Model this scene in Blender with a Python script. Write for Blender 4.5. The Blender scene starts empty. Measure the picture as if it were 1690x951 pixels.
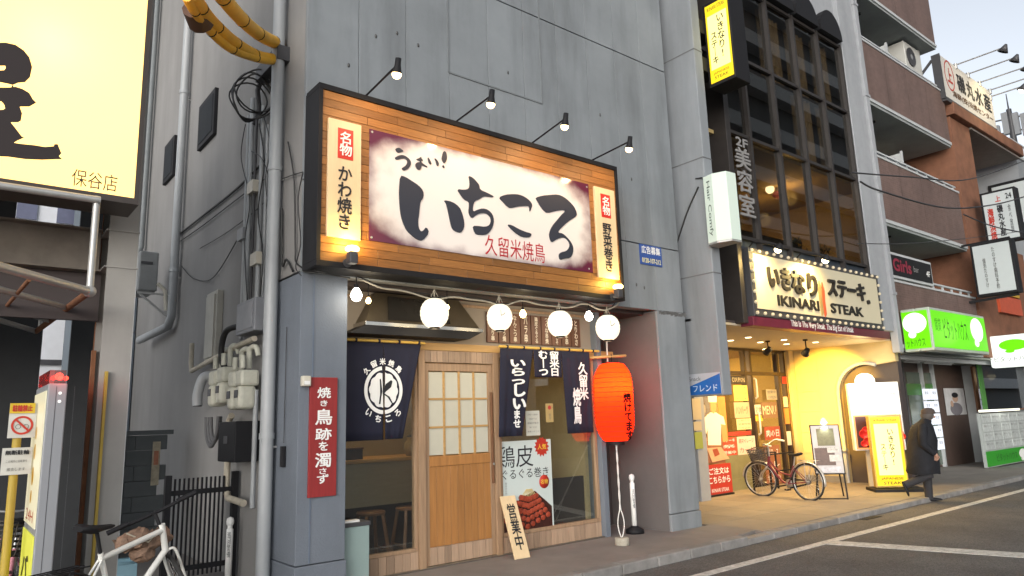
import bpy, bmesh, math, random
from mathutils import Vector, Matrix
random.seed(7)
S = bpy.context.scene
C = S.collection
# ------------------------------------------------------------------ camera
F = 1163.0
RM = Matrix((((0.780014, -0.090247, -0.619220), (-0.624924, -0.163510, -0.763370), (-0.032356, 0.982405, -0.183938))))
CAMP = Vector((0, 0, 1.6))
cd = bpy.data.cameras.new('camera'); cam = bpy.data.objects.new('camera', cd); C.objects.link(cam)
cd.sensor_width = 36; cd.lens = F / 1690 * 36; cd.clip_end = 2000; cd.clip_start = 0.05
cam.matrix_world = Matrix.Translation(CAMP) @ RM.to_4x4()
S.camera = cam
# ------------------------------------------------------------------ sky, sun, exposure
w = bpy.data.worlds.new('World'); S.world = w; w.use_nodes = True
nt = w.node_tree; bgn = nt.nodes['Background']
sk = nt.nodes.new('ShaderNodeTexSky'); sk.sky_type = 'NISHITA'; sk.sun_disc = False
SUN_EL, SUN_ROT = math.radians(14), math.radians(232)
sk.sun_elevation = SUN_EL; sk.sun_rotation = SUN_ROT
sk.air_density = 1.0; sk.dust_density = 2.0; sk.ozone_density = 2.0
hs = nt.nodes.new('ShaderNodeHueSaturation'); hs.inputs['Saturation'].default_value = 0.30
nt.links.new(sk.outputs[0], hs.inputs['Color']); nt.links.new(hs.outputs[0], bgn.inputs[0])
bgn.inputs[1].default_value = 0.15
sl = bpy.data.lights.new('sun', 'SUN'); sun = bpy.data.objects.new('sun', sl); C.objects.link(sun)
sl.energy = 0.25; sl.angle = math.radians(40); sl.color = (.95, .97, 1)
sd = Vector((math.sin(SUN_ROT) * math.cos(SUN_EL), math.cos(SUN_ROT) * math.cos(SUN_EL), math.sin(SUN_EL)))
sun.rotation_euler = sd.to_track_quat('Z', 'Y').to_euler()
S.view_settings.view_transform = 'Standard'; S.view_settings.look = 'None'
S.view_settings.exposure = 0.9; S.view_settings.gamma = 1.0
S.cycles.max_bounces = 8; S.cycles.transparent_max_bounces = 16
S.cycles.sample_clamp_indirect = 4.0; S.cycles.sample_clamp_direct = 0
# ------------------------------------------------------------------ survey helpers: a sight line met with a real plane of the place
def sight(px, py):
    return RM @ Vector((px - 845, -(py - 475.5), -F))
def aY(px, py, Y):
    d = sight(px, py); return CAMP + d * (Y / d.y)
def aX(px, py, X):
    d = sight(px, py); return CAMP + d * (X / d.x)
def aZ(px, py, Z=0):
    d = sight(px, py); return CAMP + d * ((Z - 1.6) / d.z)
def zrow(P, py):   # height at which the plumb line through P crosses photo row py
    lo, hi = -2., 30.
    for _ in range(40):
        m_ = (lo + hi) / 2; v = RM.transposed() @ (Vector((P[0], P[1], m_)) - CAMP)
        if 475.5 - F * v.y / -v.z < py: hi = m_
        else: lo = m_
    return lo
def mpp(P):   # metres per photo pixel at P
    return (RM.transposed() @ (Vector(P) - CAMP)).z / -F
# ------------------------------------------------------------------ materials
MATS = {}
LAMPK, EMITK = .68, .53      # lamps and lit faces against this exposure
def _new(name):
    m = bpy.data.materials.new(name); m.use_nodes = True
    return m, m.node_tree, m.node_tree.nodes['Principled BSDF']
def srgb(r, g, b):
    f = lambda c: (c / 255 / 12.92) if c / 255 <= .04045 else ((c / 255 + .055) / 1.055) ** 2.4
    return (f(r), f(g), f(b))
def mat(name, col, rough=.6, metal=0., var=.12, scale=6., bump=.0, stretch=(1, 1, 1), stain=0., spec=.5, rnd=0., bscale=None, coat=0.):
    if name in MATS: return MATS[name]
    m, t, p = _new(name); N = t.nodes; L = t.links
    p.inputs['Roughness'].default_value = rough; p.inputs['Metallic'].default_value = metal
    p.inputs['Specular IOR Level'].default_value = spec; p.inputs['Coat Weight'].default_value = coat
    geo = N.new('ShaderNodeNewGeometry'); mp = N.new('ShaderNodeMapping'); mp.inputs['Scale'].default_value = stretch
    L.new(geo.outputs['Position'], mp.inputs[0])
    nz = N.new('ShaderNodeTexNoise'); nz.inputs['Scale'].default_value = scale; nz.inputs['Detail'].default_value = 6; nz.inputs['Roughness'].default_value = .62
    L.new(mp.outputs[0], nz.inputs['Vector'])
    mr = N.new('ShaderNodeMapRange'); mr.inputs[1].default_value = .25; mr.inputs[2].default_value = .75
    mr.inputs[3].default_value = 1 - var; mr.inputs[4].default_value = 1 + var
    L.new(nz.outputs[0], mr.inputs[0])
    fac = mr.outputs[0]
    if rnd:
        oi = N.new('ShaderNodeObjectInfo'); r2 = N.new('ShaderNodeMapRange'); r2.inputs[3].default_value = 1 - rnd; r2.inputs[4].default_value = 1 + rnd
        L.new(oi.outputs['Random'], r2.inputs[0]); mm = N.new('ShaderNodeMath'); mm.operation = 'MULTIPLY'
        L.new(fac, mm.inputs[0]); L.new(r2.outputs[0], mm.inputs[1]); fac = mm.outputs[0]
    if stain:
        m2 = N.new('ShaderNodeMapping'); m2.inputs['Scale'].default_value = (1.3, 1.3, .20); L.new(geo.outputs['Position'], m2.inputs[0])
        n2 = N.new('ShaderNodeTexNoise'); n2.inputs['Scale'].default_value = 1.6; n2.inputs['Detail'].default_value = 6; n2.inputs['Roughness'].default_value = .6
        L.new(m2.outputs[0], n2.inputs['Vector'])
        r3 = N.new('ShaderNodeMapRange'); r3.inputs[1].default_value = .45; r3.inputs[2].default_value = .75; r3.inputs[3].default_value = 1; r3.inputs[4].default_value = 1 - stain
        L.new(n2.outputs[0], r3.inputs[0]); mm = N.new('ShaderNodeMath'); mm.operation = 'MULTIPLY'
        L.new(fac, mm.inputs[0]); L.new(r3.outputs[0], mm.inputs[1]); fac = mm.outputs[0]
    vm = N.new('ShaderNodeVectorMath'); vm.operation = 'SCALE'; vm.inputs[0].default_value = col
    L.new(fac, vm.inputs['Scale']); L.new(vm.outputs[0], p.inputs['Base Color'])
    if bump:
        n3 = N.new('ShaderNodeTexNoise'); n3.inputs['Scale'].default_value = bscale or scale * 6; n3.inputs['Detail'].default_value = 4
        L.new(mp.outputs[0], n3.inputs['Vector'])
        bp = N.new('ShaderNodeBump'); bp.inputs['Strength'].default_value = bump; bp.inputs['Distance'].default_value = .01
        L.new(n3.outputs[0], bp.inputs['Height']); L.new(bp.outputs[0], p.inputs['Normal'])
    MATS[name] = m; return m
def emit(name, col, s, base=None):
    base = base or tuple(c * .35 for c in col)
    if name in MATS: return MATS[name]
    m, t, p = _new(name); p.inputs['Base Color'].default_value = (*base, 1)
    p.inputs['Emission Color'].default_value = (*col, 1); p.inputs['Emission Strength'].default_value = s * EMITK; p.inputs['Roughness'].default_value = .35
    MATS[name] = m; return m
def lightbox(name, col, e=.25, trans=.9):
    """translucent acrylic face: lit by real lamps inside the box"""
    if name in MATS: return MATS[name]
    m, t, p = _new(name); N = t.nodes; L = t.links; out = N['Material Output']; N.remove(p)
    tr = N.new('ShaderNodeBsdfTranslucent'); tr.inputs[0].default_value = (*col, 1)
    em = N.new('ShaderNodeEmission'); em.inputs[0].default_value = (*col, 1); em.inputs[1].default_value = e
    ad = N.new('ShaderNodeAddShader'); L.new(tr.outputs[0], ad.inputs[0]); L.new(em.outputs[0], ad.inputs[1]); L.new(ad.outputs[0], out.inputs[0])
    MATS[name] = m; return m
def glassm(name, tint=(1, 1, 1), refl=.06, rough=.0):
    if name in MATS: return MATS[name]
    m, t, p = _new(name); N = t.nodes; L = t.links; out = N['Material Output']; N.remove(p)
    tr = N.new('ShaderNodeBsdfTransparent'); tr.inputs[0].default_value = (*tint, 1)
    gl = N.new('ShaderNodeBsdfGlossy'); gl.inputs['Roughness'].default_value = rough; gl.inputs[0].default_value = (.9, .93, .95, 1)
    fr = N.new('ShaderNodeLayerWeight'); fr.inputs[0].default_value = .5; pw_ = N.new('ShaderNodeMath'); pw_.operation = 'POWER'; pw_.inputs[1].default_value = 4
    L.new(fr.outputs['Facing'], pw_.inputs[0])
    mr = N.new('ShaderNodeMapRange'); mr.inputs[3].default_value = refl; mr.inputs[4].default_value = 1
    L.new(pw_.outputs[0], mr.inputs[0]); mx = N.new('ShaderNodeMixShader')
    L.new(mr.outputs[0], mx.inputs[0]); L.new(tr.outputs[0], mx.inputs[1]); L.new(gl.outputs[0], mx.inputs[2]); L.new(mx.outputs[0], out.inputs[0])
    MATS[name] = m; return m
# ------------------------------------------------------------------ mesh helpers
def wloc(o):
    v = Vector((0, 0, 0))
    while o: v += o.location; o = o.parent
    return v
class MB:
    def __init__(s): s.v = []; s.f = []; s.sm = []
    def add(s, vs, fs, sm=False):
        b = len(s.v); s.v += [Vector(v) for v in vs]
        for f in fs: s.f.append([b + i for i in f]); s.sm.append(sm)
        return s
    def box(s, x0, x1, y0, y1, z0, z1):
        return s.obb(Vector(((x0 + x1) / 2, (y0 + y1) / 2, (z0 + z1) / 2)), Vector(((x1 - x0) / 2, 0, 0)), Vector((0, (y1 - y0) / 2, 0)), Vector((0, 0, (z1 - z0) / 2)))
    def obb(s, c, a, b, d):
        c, a, b, d = Vector(c), Vector(a), Vector(b), Vector(d)
        vs = [c + i * a + j * b + k * d for k in (-1, 1) for j in (-1, 1) for i in (-1, 1)]
        return s.add(vs, [(0, 2, 3, 1), (4, 5, 7, 6), (0, 1, 5, 4), (2, 6, 7, 3), (0, 4, 6, 2), (1, 3, 7, 5)])
    def bar(s, p0, p1, w, h, up=(0, 0, 1)):
        p0, p1 = Vector(p0), Vector(p1); d = p1 - p0; up = Vector(up)
        sd_ = d.cross(up)
        if sd_.length < 1e-6: sd_ = d.cross(Vector((1, 0, 0)))
        sd_.normalize(); u = sd_.cross(d).normalized()
        return s.obb((p0 + p1) / 2, d / 2, sd_ * w / 2, u * h / 2)
    def cyl(s, p0, p1, r0, r1=None, n=12, cap=True):
        return s.tube([p0, p1], [r0, r0 if r1 is None else r1], n, cap)
    def tube(s, pts, r, n=8, cap=True, closed=False):
        pts = [Vector(p) for p in pts]; m = len(pts)
        rs = r if isinstance(r, (list, tuple)) else [r] * m
        vs = []; prev = None
        for i, p in enumerate(pts):
            if closed: d = pts[(i + 1) % m] - pts[i - 1]
            else: d = pts[min(i + 1, m - 1)] - pts[max(i - 1, 0)]
            d.normalize()
            if prev is None:
                a = d.cross(Vector((0, 0, 1)))
                if a.length < .05: a = d.cross(Vector((1, 0, 0)))
            else: a = prev - d * prev.dot(d)
            a.normalize(); prev = a; b = d.cross(a)
            for k in range(n):
                t = 2 * math.pi * k / n; vs.append(p + (a * math.cos(t) + b * math.sin(t)) * rs[i])
        fs = []
        for i in range(m if closed else m - 1):
            for k in range(n):
                j = (i + 1) % m
                fs.append((i * n + k, i * n + (k + 1) % n, j * n + (k + 1) % n, j * n + k))
        s.add(vs, fs, True)
        if cap and not closed:
            s.add(vs[:n], [tuple(reversed(range(n)))]); s.add(vs[-n:], [tuple(range(n))])
        return s
    def lathe(s, c, prof, n=16, ax=(0, 0, 1), sq=1.0):
        c = Vector(c); ax = Vector(ax).normalized()
        a = ax.cross(Vector((1, 0, 0)));
        if a.length < .1: a = ax.cross(Vector((0, 1, 0)))
        a.normalize(); b = ax.cross(a); vs = []
        for r, z in prof:
            for k in range(n):
                t = 2 * math.pi * k / n; vs.append(c + ax * z + (a * math.cos(t) + b * math.sin(t) * sq) * max(r, 1e-4))
        fs = []
        for i in range(len(prof) - 1):
            for k in range(n): fs.append((i * n + k, i * n + (k + 1) % n, (i + 1) * n + (k + 1) % n, (i + 1) * n + k))
        return s.add(vs, fs, True)
    def ball(s, c, r, n=14, sx=1, sz=1):
        pr = [(r * sx * math.sin(math.pi * i / (n // 2 + 2)), -r * sz * math.cos(math.pi * i / (n // 2 + 2))) for i in range(n // 2 + 3)]
        return s.lathe(c, pr, n)
    def prism(s, pts, off):
        """polygon (list of 3-D points) with depth"""
        pts = [Vector(p) for p in pts]; off = Vector(off); n = len(pts)
        vs = pts + [p + off for p in pts]
        fs = [tuple(reversed(range(n))), tuple(range(n, 2 * n))] + [(i, (i + 1) % n, n + (i + 1) % n, n + i) for i in range(n)]
        return s.add(vs, fs)
    def loft(s, rings, cap=True):
        n = len(rings[0]); vs = [p for r in rings for p in r]; fs = []
        for i in range(len(rings) - 1):
            for k in range(n): fs.append((i * n + k, i * n + (k + 1) % n, (i + 1) * n + (k + 1) % n, (i + 1) * n + k))
        s.add(vs, fs, True)
        if cap: s.add(rings[0], [tuple(reversed(range(n)))]); s.add(rings[-1], [tuple(range(n))])
        return s
    def build(s, name, m, parent=None, bevel=0, label=None, local=False, kind=None, seg=2):
        off = Vector((0, 0, 0)) if local else wloc(parent)
        me = bpy.data.meshes.new(name); me.from_pydata([v - off for v in s.v], [], s.f)
        me.polygons.foreach_set('use_smooth', s.sm); me.validate(); me.update()
        bm = bmesh.new(); bm.from_mesh(me); bmesh.ops.recalc_face_normals(bm, faces=bm.faces); bm.to_mesh(me); bm.free()
        me.materials.append(m); o = bpy.data.objects.new(name, me); C.objects.link(o)
        if parent: o.parent = parent
        if bevel:
            b = o.modifiers.new('bevel', 'BEVEL'); b.width = bevel; b.segments = seg; b.limit_method = 'ANGLE'; b.angle_limit = math.radians(40)
        if label: o['label'] = label
        if kind: o['kind'] = kind
        return o
def tag(o, label, cat, group=None):
    o['label'] = label; o['category'] = cat
    if group: o['group'] = group
    return o
def thing(name, label, cat, loc=(0, 0, 0), group=None):
    o = bpy.data.objects.new(name, None); C.objects.link(o); o.location = loc; o.empty_display_size = .1
    return tag(o, label, cat, group)
def copy_tree(o, parent=None):
    c = o.copy(); C.objects.link(c)
    if parent: c.parent = parent
    for ch in list(o.children): copy_tree(ch, c)
    return c
def piece(name, mesh, loc, parent):      # one of many alike pieces sharing a mesh
    o = bpy.data.objects.new(name, mesh); C.objects.link(o); o.parent = parent; o.location = Vector(loc) - wloc(parent); return o
def boxmesh(name, sx, sy, sz, m, ch=.0):
    b = MB(); b.box(-sx / 2, sx / 2, -sy / 2, sy / 2, -sz / 2, sz / 2)
    o = b.build(name, m); me = o.data; bpy.data.objects.remove(o)
    if ch:
        bm = bmesh.new(); bm.from_mesh(me); bmesh.ops.bevel(bm, geom=bm.edges[:], offset=ch, segments=1, affect='EDGES'); bm.to_mesh(me); bm.free()
    return me
_tc = {}
def tmesh(s, bold, res=3):
    k = (s, bold, res)
    if k not in _tc:
        cu = bpy.data.curves.new('lettering', 'FONT'); cu.body = s; cu.align_x = 'CENTER'; cu.resolution_u = res; cu.space_line = .95
        o = bpy.data.objects.new('lettering', cu); C.objects.link(o); bpy.context.view_layer.update()
        dg = bpy.context.evaluated_depsgraph_get(); me = bpy.data.meshes.new_from_object(o.evaluated_get(dg))
        vs = [v.co.copy() for v in me.vertices]; fs = [tuple(p.vertices) for p in me.polygons]
        bpy.data.objects.remove(o); bpy.data.meshes.remove(me)
        if bold:      # heavier strokes: the glyph printed again, shifted a hair and raised a hair
            V2, F2 = [], []
            for i, (dx, dy) in enumerate(((0, 0), (1, 0), (-1, 0), (0, 1), (0, -1), (.7, .7), (-.7, .7), (.7, -.7), (-.7, -.7))):
                F2 += [tuple(q + len(V2) for q in f) for f in fs]; V2 += [Vector((v.x + dx * bold, v.y + dy * bold, i)) for v in vs]
            vs, fs = V2, F2
        _tc[k] = (vs, fs)
    return _tc[k]
X_, Y_, Z_ = Vector((1, 0, 0)), Vector((0, 1, 0)), Vector((0, 0, 1))
def text(s, c, right, up, wd, ht, m, parent, bold=.0, vert=False, out=None, dep=0., name='lettering', res=3, warp=None):
    """print string s fitted to a wd x ht rectangle centred on c; out = normal towards the reader"""
    if vert: s = '\n'.join(s.replace('ー', '｜'))
    vs, fs = tmesh(s, bold, res)
    x0 = min(v.x for v in vs); x1 = max(v.x for v in vs); y0 = min(v.y for v in vs); y1 = max(v.y for v in vs)
    c = Vector(c); right = Vector(right).normalized(); up = Vector(up).normalized(); nrm = right.cross(up)
    b = MB(); P = []
    for v in vs:
        a = ((v.x - (x0 + x1) / 2) / (x1 - x0) * wd, (v.y - (y0 + y1) / 2) / (y1 - y0) * ht)
        P.append(warp(*a) if warp else c + right * a[0] + up * a[1] + nrm * v.z * 2e-4)
    b.add(P, fs)
    if dep and not warp:
        b.add([p - nrm * dep for p in P], fs)
        ec = {}
        for f in fs:
            for i in range(len(f)):
                e = (f[i], f[(i + 1) % len(f)]); k = tuple(sorted(e)); ec[k] = ec.get(k, []) + [e]
        for k, e in ec.items():
            if len(e) == 1: i, j = e[0]; b.add([P[i], P[j], P[j] - nrm * dep, P[i] - nrm * dep], [(0, 1, 2, 3)])
    off = wloc(parent); me = bpy.data.meshes.new(name); me.from_pydata([v - off for v in b.v], [], b.f); me.materials.append(m)
    o = bpy.data.objects.new(name, me); C.objects.link(o); o.parent = parent
    return o
def poly(pts, m, parent, off, name, z=None):
    """cut-out shape: pts on a plane, off = thickness vector"""
    b = MB(); b.prism(pts, off); return b.build(name, m, parent)
def smooth_pts(pts, k=2):
    for _ in range(k):
        q = []
        for i in range(len(pts)):
            a, b = Vector(pts[i]), Vector(pts[(i + 1) % len(pts)]); q += [a * .75 + b * .25, a * .25 + b * .75]
        pts = q
    return pts
def lamp(parent, loc, e, col=(1, .72, .38), r=.05, kind='POINT', name='lamp_light'):
    l = bpy.data.lights.new(name, kind); l.energy = e; l.color = col; l.shadow_soft_size = r
    l.energy = e * LAMPK; o = bpy.data.objects.new(name, l); C.objects.link(o); o.location = Vector(loc) - wloc(parent)
    if parent: o.parent = parent
    return o
def spot(parent, loc, to, e, col=(1, .72, .38), ang=90, r=.03, name='lamp_light'):
    o = lamp(parent, loc, e, col, r, 'SPOT', name); o.data.spot_size = math.radians(ang); o.data.spot_blend = .6
    o.rotation_euler = (Vector(loc) - Vector(to)).to_track_quat('Z', 'Y').to_euler(); return o
# palette
M_conc = mat('concrete_paint', (.218, .238, .254), .85, var=.16, scale=.9, bump=.2, stain=.34, bscale=30, rnd=.045)
M_conc2 = mat('side_wall_paint', (.25, .245, .24), .88, var=.12, scale=.8, bump=.06, stain=.16, bscale=30)
M_blue = mat('blue_grey_paint', (.15, .172, .205), .7, var=.10, scale=1.6, bump=.5, bscale=55, stain=.16)
M_fin = mat('fin_concrete', (.235, .255, .275), .85, var=.08, scale=1.3, bump=.15, stain=.3, bscale=25)
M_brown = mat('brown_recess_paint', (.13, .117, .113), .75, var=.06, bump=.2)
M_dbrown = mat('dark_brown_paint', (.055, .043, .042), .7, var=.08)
M_black = mat('black_metal', (.014, .014, .016), .6, var=.1, spec=.22)
M_dark = mat('dark_grey_metal', (.05, .05, .055), .5, var=.1)
M_grey = mat('grey_plastic', (.25, .26, .27), .5, var=.06)
M_steel = mat('galvanised_steel', (.42, .42, .41), .45, metal=.5, var=.12, scale=12)
M_pvc = mat('pale_pvc_pipe', (.36, .38, .395), .45, var=.05, scale=4, stain=.2)
M_white = mat('white_paint', (.78, .78, .76), .5, var=.03)
M_cream = mat('cream_plastic', (.55, .52, .44), .5, var=.08)
M_ink = mat('black_ink', (.012, .013, .018), .6, var=0)
M_wink = mat('white_ink', (.82, .82, .80), .6, var=0)
M_red = mat('red_paint', (.42, .03, .03), .5, var=.05)
M_plank = mat('sign_plank_wood', (.27, .115, .028), .5, var=.32, scale=5, stretch=(1.2, 6, 14), bump=.12, rnd=.28)
M_lam = mat('wood_laminate', (.33, .215, .13), .5, var=.28, scale=3, stretch=(14, 14, .7), bump=.05)
M_door = mat('door_timber', (.35, .16, .048), .45, var=.22, scale=3, stretch=(9, 9, .7), bump=.06, rnd=.1)
M_beam = mat('beam_timber', (.45, .27, .10), .5, var=.2, scale=3, stretch=(.8, 9, 9))
M_pale = mat('pale_board', (.72, .55, .33), .5, var=.08, scale=3, stretch=(8, 8, .8))
M_asph = mat('asphalt', (.093, .089, .087), .85, var=.28, scale=1.1, bump=.5, bscale=160)
M_asph = MATS['asphalt']; t_ = M_asph.node_tree; N_ = t_.nodes; p_ = N_['Principled BSDF']; src = p_.inputs['Base Color'].links[0].from_socket
g_ = N_.new('ShaderNodeNewGeometry'); v_ = N_.new('ShaderNodeTexVoronoi'); v_.inputs['Scale'].default_value = 95; t_.links.new(g_.outputs['Position'], v_.inputs['Vector'])
h_ = N_.new('ShaderNodeSeparateColor'); t_.links.new(v_.outputs['Color'], h_.inputs[0])
r_ = N_.new('ShaderNodeMapRange'); r_.inputs[3].default_value = .62; r_.inputs[4].default_value = 1.5; t_.links.new(h_.outputs[0], r_.inputs[0])
q_ = N_.new('ShaderNodeTexNoise'); q_.inputs['Scale'].default_value = .8; q_.inputs['Detail'].default_value = 9; q_.inputs['Roughness'].default_value = .7; t_.links.new(g_.outputs['Position'], q_.inputs['Vector'])
c_ = N_.new('ShaderNodeValToRGB'); c_.color_ramp.elements[0].position = .485; c_.color_ramp.elements[1].position = .5; c_.color_ramp.elements[0].color = (1, 1, 1, 1); c_.color_ramp.elements[1].color = (.55, .55, .55, 1)
e_ = c_.color_ramp.elements.new(.515); e_.color = (1, 1, 1, 1); t_.links.new(q_.outputs[0], c_.inputs[0])
a_ = N_.new('ShaderNodeVectorMath'); a_.operation = 'SCALE'; t_.links.new(src, a_.inputs[0]); t_.links.new(r_.outputs[0], a_.inputs['Scale'])
b_ = N_.new('ShaderNodeMix'); b_.data_type = 'RGBA'; b_.blend_type = 'MULTIPLY'; b_.inputs[0].default_value = .45; t_.links.new(a_.outputs[0], b_.inputs[6]); t_.links.new(c_.outputs[0], b_.inputs[7]); t_.links.new(b_.outputs[2], p_.inputs['Base Color'])
M_walk = mat('sidewalk_concrete', (.21, .19, .175), .85, var=.16, scale=2.2, bump=.3, bscale=60)
M_kerb = mat('kerb_concrete', (.22, .21, .20), .85, var=.25, scale=6, bump=.4, rnd=.12)
M_line = mat('road_line_paint', (.52, .51, .48), .7, var=.40, scale=14)
t_ = M_line.node_tree; N_ = t_.nodes; p_ = N_['Principled BSDF']; src = p_.inputs['Base Color'].links[0].from_socket; g_ = N_.new('ShaderNodeNewGeometry')
q_ = N_.new('ShaderNodeTexNoise'); q_.inputs['Scale'].default_value = 22; q_.inputs['Detail'].default_value = 10; q_.inputs['Roughness'].default_value = .8; t_.links.new(g_.outputs['Position'], q_.inputs['Vector'])
r_ = N_.new('ShaderNodeMapRange'); r_.inputs[1].default_value = .55; r_.inputs[2].default_value = .64; t_.links.new(q_.outputs[0], r_.inputs[0])
b_ = N_.new('ShaderNodeMix'); b_.data_type = 'RGBA'; t_.links.new(r_.outputs[0], b_.inputs[0]); t_.links.new(src, b_.inputs[6]); b_.inputs[7].default_value = (.11, .10, .095, 1); t_.links.new(b_.outputs[2], p_.inputs['Base Color'])
M_navy = mat('navy_cloth', (.010, .011, .028), .9, var=.12, scale=3)
M_cable = mat('black_cable', (.02, .02, .02), .5, var=0)
M_rope = mat('tan_cord', (.40, .36, .28), .8, var=.1)
# ================================================================== SETTING
b = MB(); b.box(-60, 140, -60, 5.62, -.5, -.10); road = b.build('road', M_asph, kind='structure')
b = MB(); b.box(-60, 140, 5.62, 90, -.6, -.112); b.build('ground', M_walk, kind='structure')
b = MB(); b.box(-12, 8.55, 5.80, 6.9, -.11, 0)
b.prism([aZ(0, 0, 0) * 0 + Vector(p) for p in ((8.55, 5.80, -.11), (8.9, 5.86, -.11), (9.0, 6.1, -.11), (9.0, 6.62, -.11), (8.55, 6.62, -.11))], (0, 0, .11))
b.box(2.9, 8.1, 6.9, 9, -.11, -.002); b.box(-12, 2.9, 6.9, 18, -.11, -.004)
walk = b.build('sidewalk', M_walk, kind='structure')
# kerb stones, one by one
for x0, x1, zt in ((-3.0, 8.4, .004), (9.0, 30, -.02)):
    L_ = .6; me = boxmesh('kerb_stone', L_ - .012, .17, .13, M_kerb, .012); x = x0
    while x + L_ <= x1 + .01:
        piece('kerb_stone', me, (x + L_ / 2, 5.715, zt - .065), walk if x0 < 0 else walk); x += L_
b = MB(); b.box(8.4, 9.0, 5.63, 5.80, -.11, -.03); b.build('kerb_ramp', M_kerb, walk, bevel=.01)
b = MB(); b.box(9.0, 60, 5.80, 6.9, -.115, -.04); b.box(9.0, 60, 6.9, 14, -.115, -.042)
M_fore = mat('forecourt_slab', (.20, .175, .15), .75, var=.14, scale=2.2, bump=.2, bscale=50, rnd=.07)
fore = b.build('forecourt_paving', M_kerb, kind='structure')
me = boxmesh('paving_slab', .888, .888, .03, M_fore, .003)
for i in range(14):
    for j in range(6):
        piece('paving_slab', me, (9.48 + .9 * i, 6.25 + .9 * j, -.04 + .009), fore)
b = MB()   # painted lines on the asphalt
b.box(-10, 60, 4.93, 5.06, -.106, -.096); b.build('road_line', M_line, road)
b = MB(); b.prism([(9.05, 4.92, -.106), (9.35, 4.92, -.106), (9.95, 2.9, -.106), (11.5, -1.5, -.106), (11.0, -1.5, -.106), (9.62, 2.9, -.106)], (0, 0, .0105)); b.build('road_line', M_line, road)
b = MB(); b.box(11.35, 11.85, 5.47, 5.60, -.11, -.094)
for k in range(7): b.box(11.37 + .07 * k, 11.41 + .07 * k, 5.475, 5.595, -.094, -.09)
tag(b.build('drain_grate', M_black), 'small dark iron drain grate in the gutter by the kerb', 'drain grate')

# ================================================================== MAIN BUILDING
mb = thing('concrete_building', 'weathered blue-grey concrete building carrying the big wooden restaurant sign', 'building', (2.7, 6.65, 0))
b = MB(); b.box(2.7, 8.74, 6.70, 19, 3.14, 15); b.box(2.7, 3.20, 7.6, 19, 0, 3.14)
b.build('wall', M_conc2, mb)
rows = ((3.12, 4.085), (4.10, 7.085), (7.10, 10.085), (10.1, 13.1))
for z0, z1 in rows:      # formwork panels of the facade, joints left open
    me = boxmesh('facade_panel', .599, .06, z1 - z0, M_conc, .004)
    for i in range(10): piece('facade_panel', me, (3.002 + .605 * i, 6.68, (z0 + z1) / 2), mb)
# old frame outline left on the facade high up
p0, p1 = aY(738, 0, 6.65), aY(890, 60, 6.65)
b = MB(); zb = aY(885, 168, 6.65).z
for a, c_ in (((p0.x, zb), (p0.x, 9)), ((p1.x, zb), (p1.x, 9)), ((p0.x, zb), (p1.x, zb))):
    b.bar((a[0], 6.645, a[1]), (c_[0], 6.645, c_[1]), .012, .02)
b.build('filled_opening_trim', mat('sealant', (.17, .185, .195), .9), mb)
# anchor scars
sc = mat('rust_scar', (.12, .12, .12), .9, var=.3, scale=30)
for px, py in ((620, 60), (655, 55), (838, 120), (990, 190), (1042, 296), (575, 108), (1050, 470), (1063, 475), (690, 75)):
    p = aY(px, py, 6.65); b = MB(); b.lathe((p.x, 6.648, p.z), [(0.001, -.004), (.026, -.003), (.022, -.001), (.001, 0)], 9, (0, 1, 0), sq=.6); b.build('anchor_scar', sc, mb)
# blue pillar, left
b = MB(); b.box(2.70, 3.20, 6.652, 7.6, .33, 3.118); b.build('pillar', M_blue, mb, bevel=.006)
b = MB(); b.box(2.69, 3.212, 6.64, 7.6, -.02, .322); b.build('plinth', M_blue, mb, bevel=.006)
b = MB(); b.box(2.83, 2.842, 6.645, 6.655, .34, 3.1); b.build('pillar_joint_strip', mat('joint_filler', (.12, .15, .2), .8), mb)
# right column and recess
b = MB(); b.box(8.12, 8.78, 6.652, 7.25, .23, 3.118); b.build('column', M_conc, mb, bevel=.01)
b = MB(); b.box(8.112, 8.795, 6.64, 7.25, -.02, .222); b.build('column_base', M_conc, mb, bevel=.012)
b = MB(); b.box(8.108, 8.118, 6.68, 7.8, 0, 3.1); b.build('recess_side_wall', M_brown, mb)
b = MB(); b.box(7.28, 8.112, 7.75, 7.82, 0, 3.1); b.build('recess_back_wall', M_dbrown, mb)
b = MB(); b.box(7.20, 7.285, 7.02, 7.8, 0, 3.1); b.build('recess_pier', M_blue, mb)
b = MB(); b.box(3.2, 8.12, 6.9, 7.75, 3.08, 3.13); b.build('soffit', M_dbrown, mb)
b = MB(); b.tube([aY(1000, 540, 7.0), aY(1003, 600, 7.0), aY(1003.5, 660, 7.0)], .012, 6); b.build('conduit', M_white, mb)
# jagged spalled lip where the wall meets the column
b = MB()
for k in range(14): b.obb((8.2 + .045 * k, 6.662, 3.10 - random.random() * .02), (.028, 0, .004), (0, .012, 0), (0, 0, .02 + random.random() * .015))
b.build('spalled_edge', sc, mb)
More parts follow.
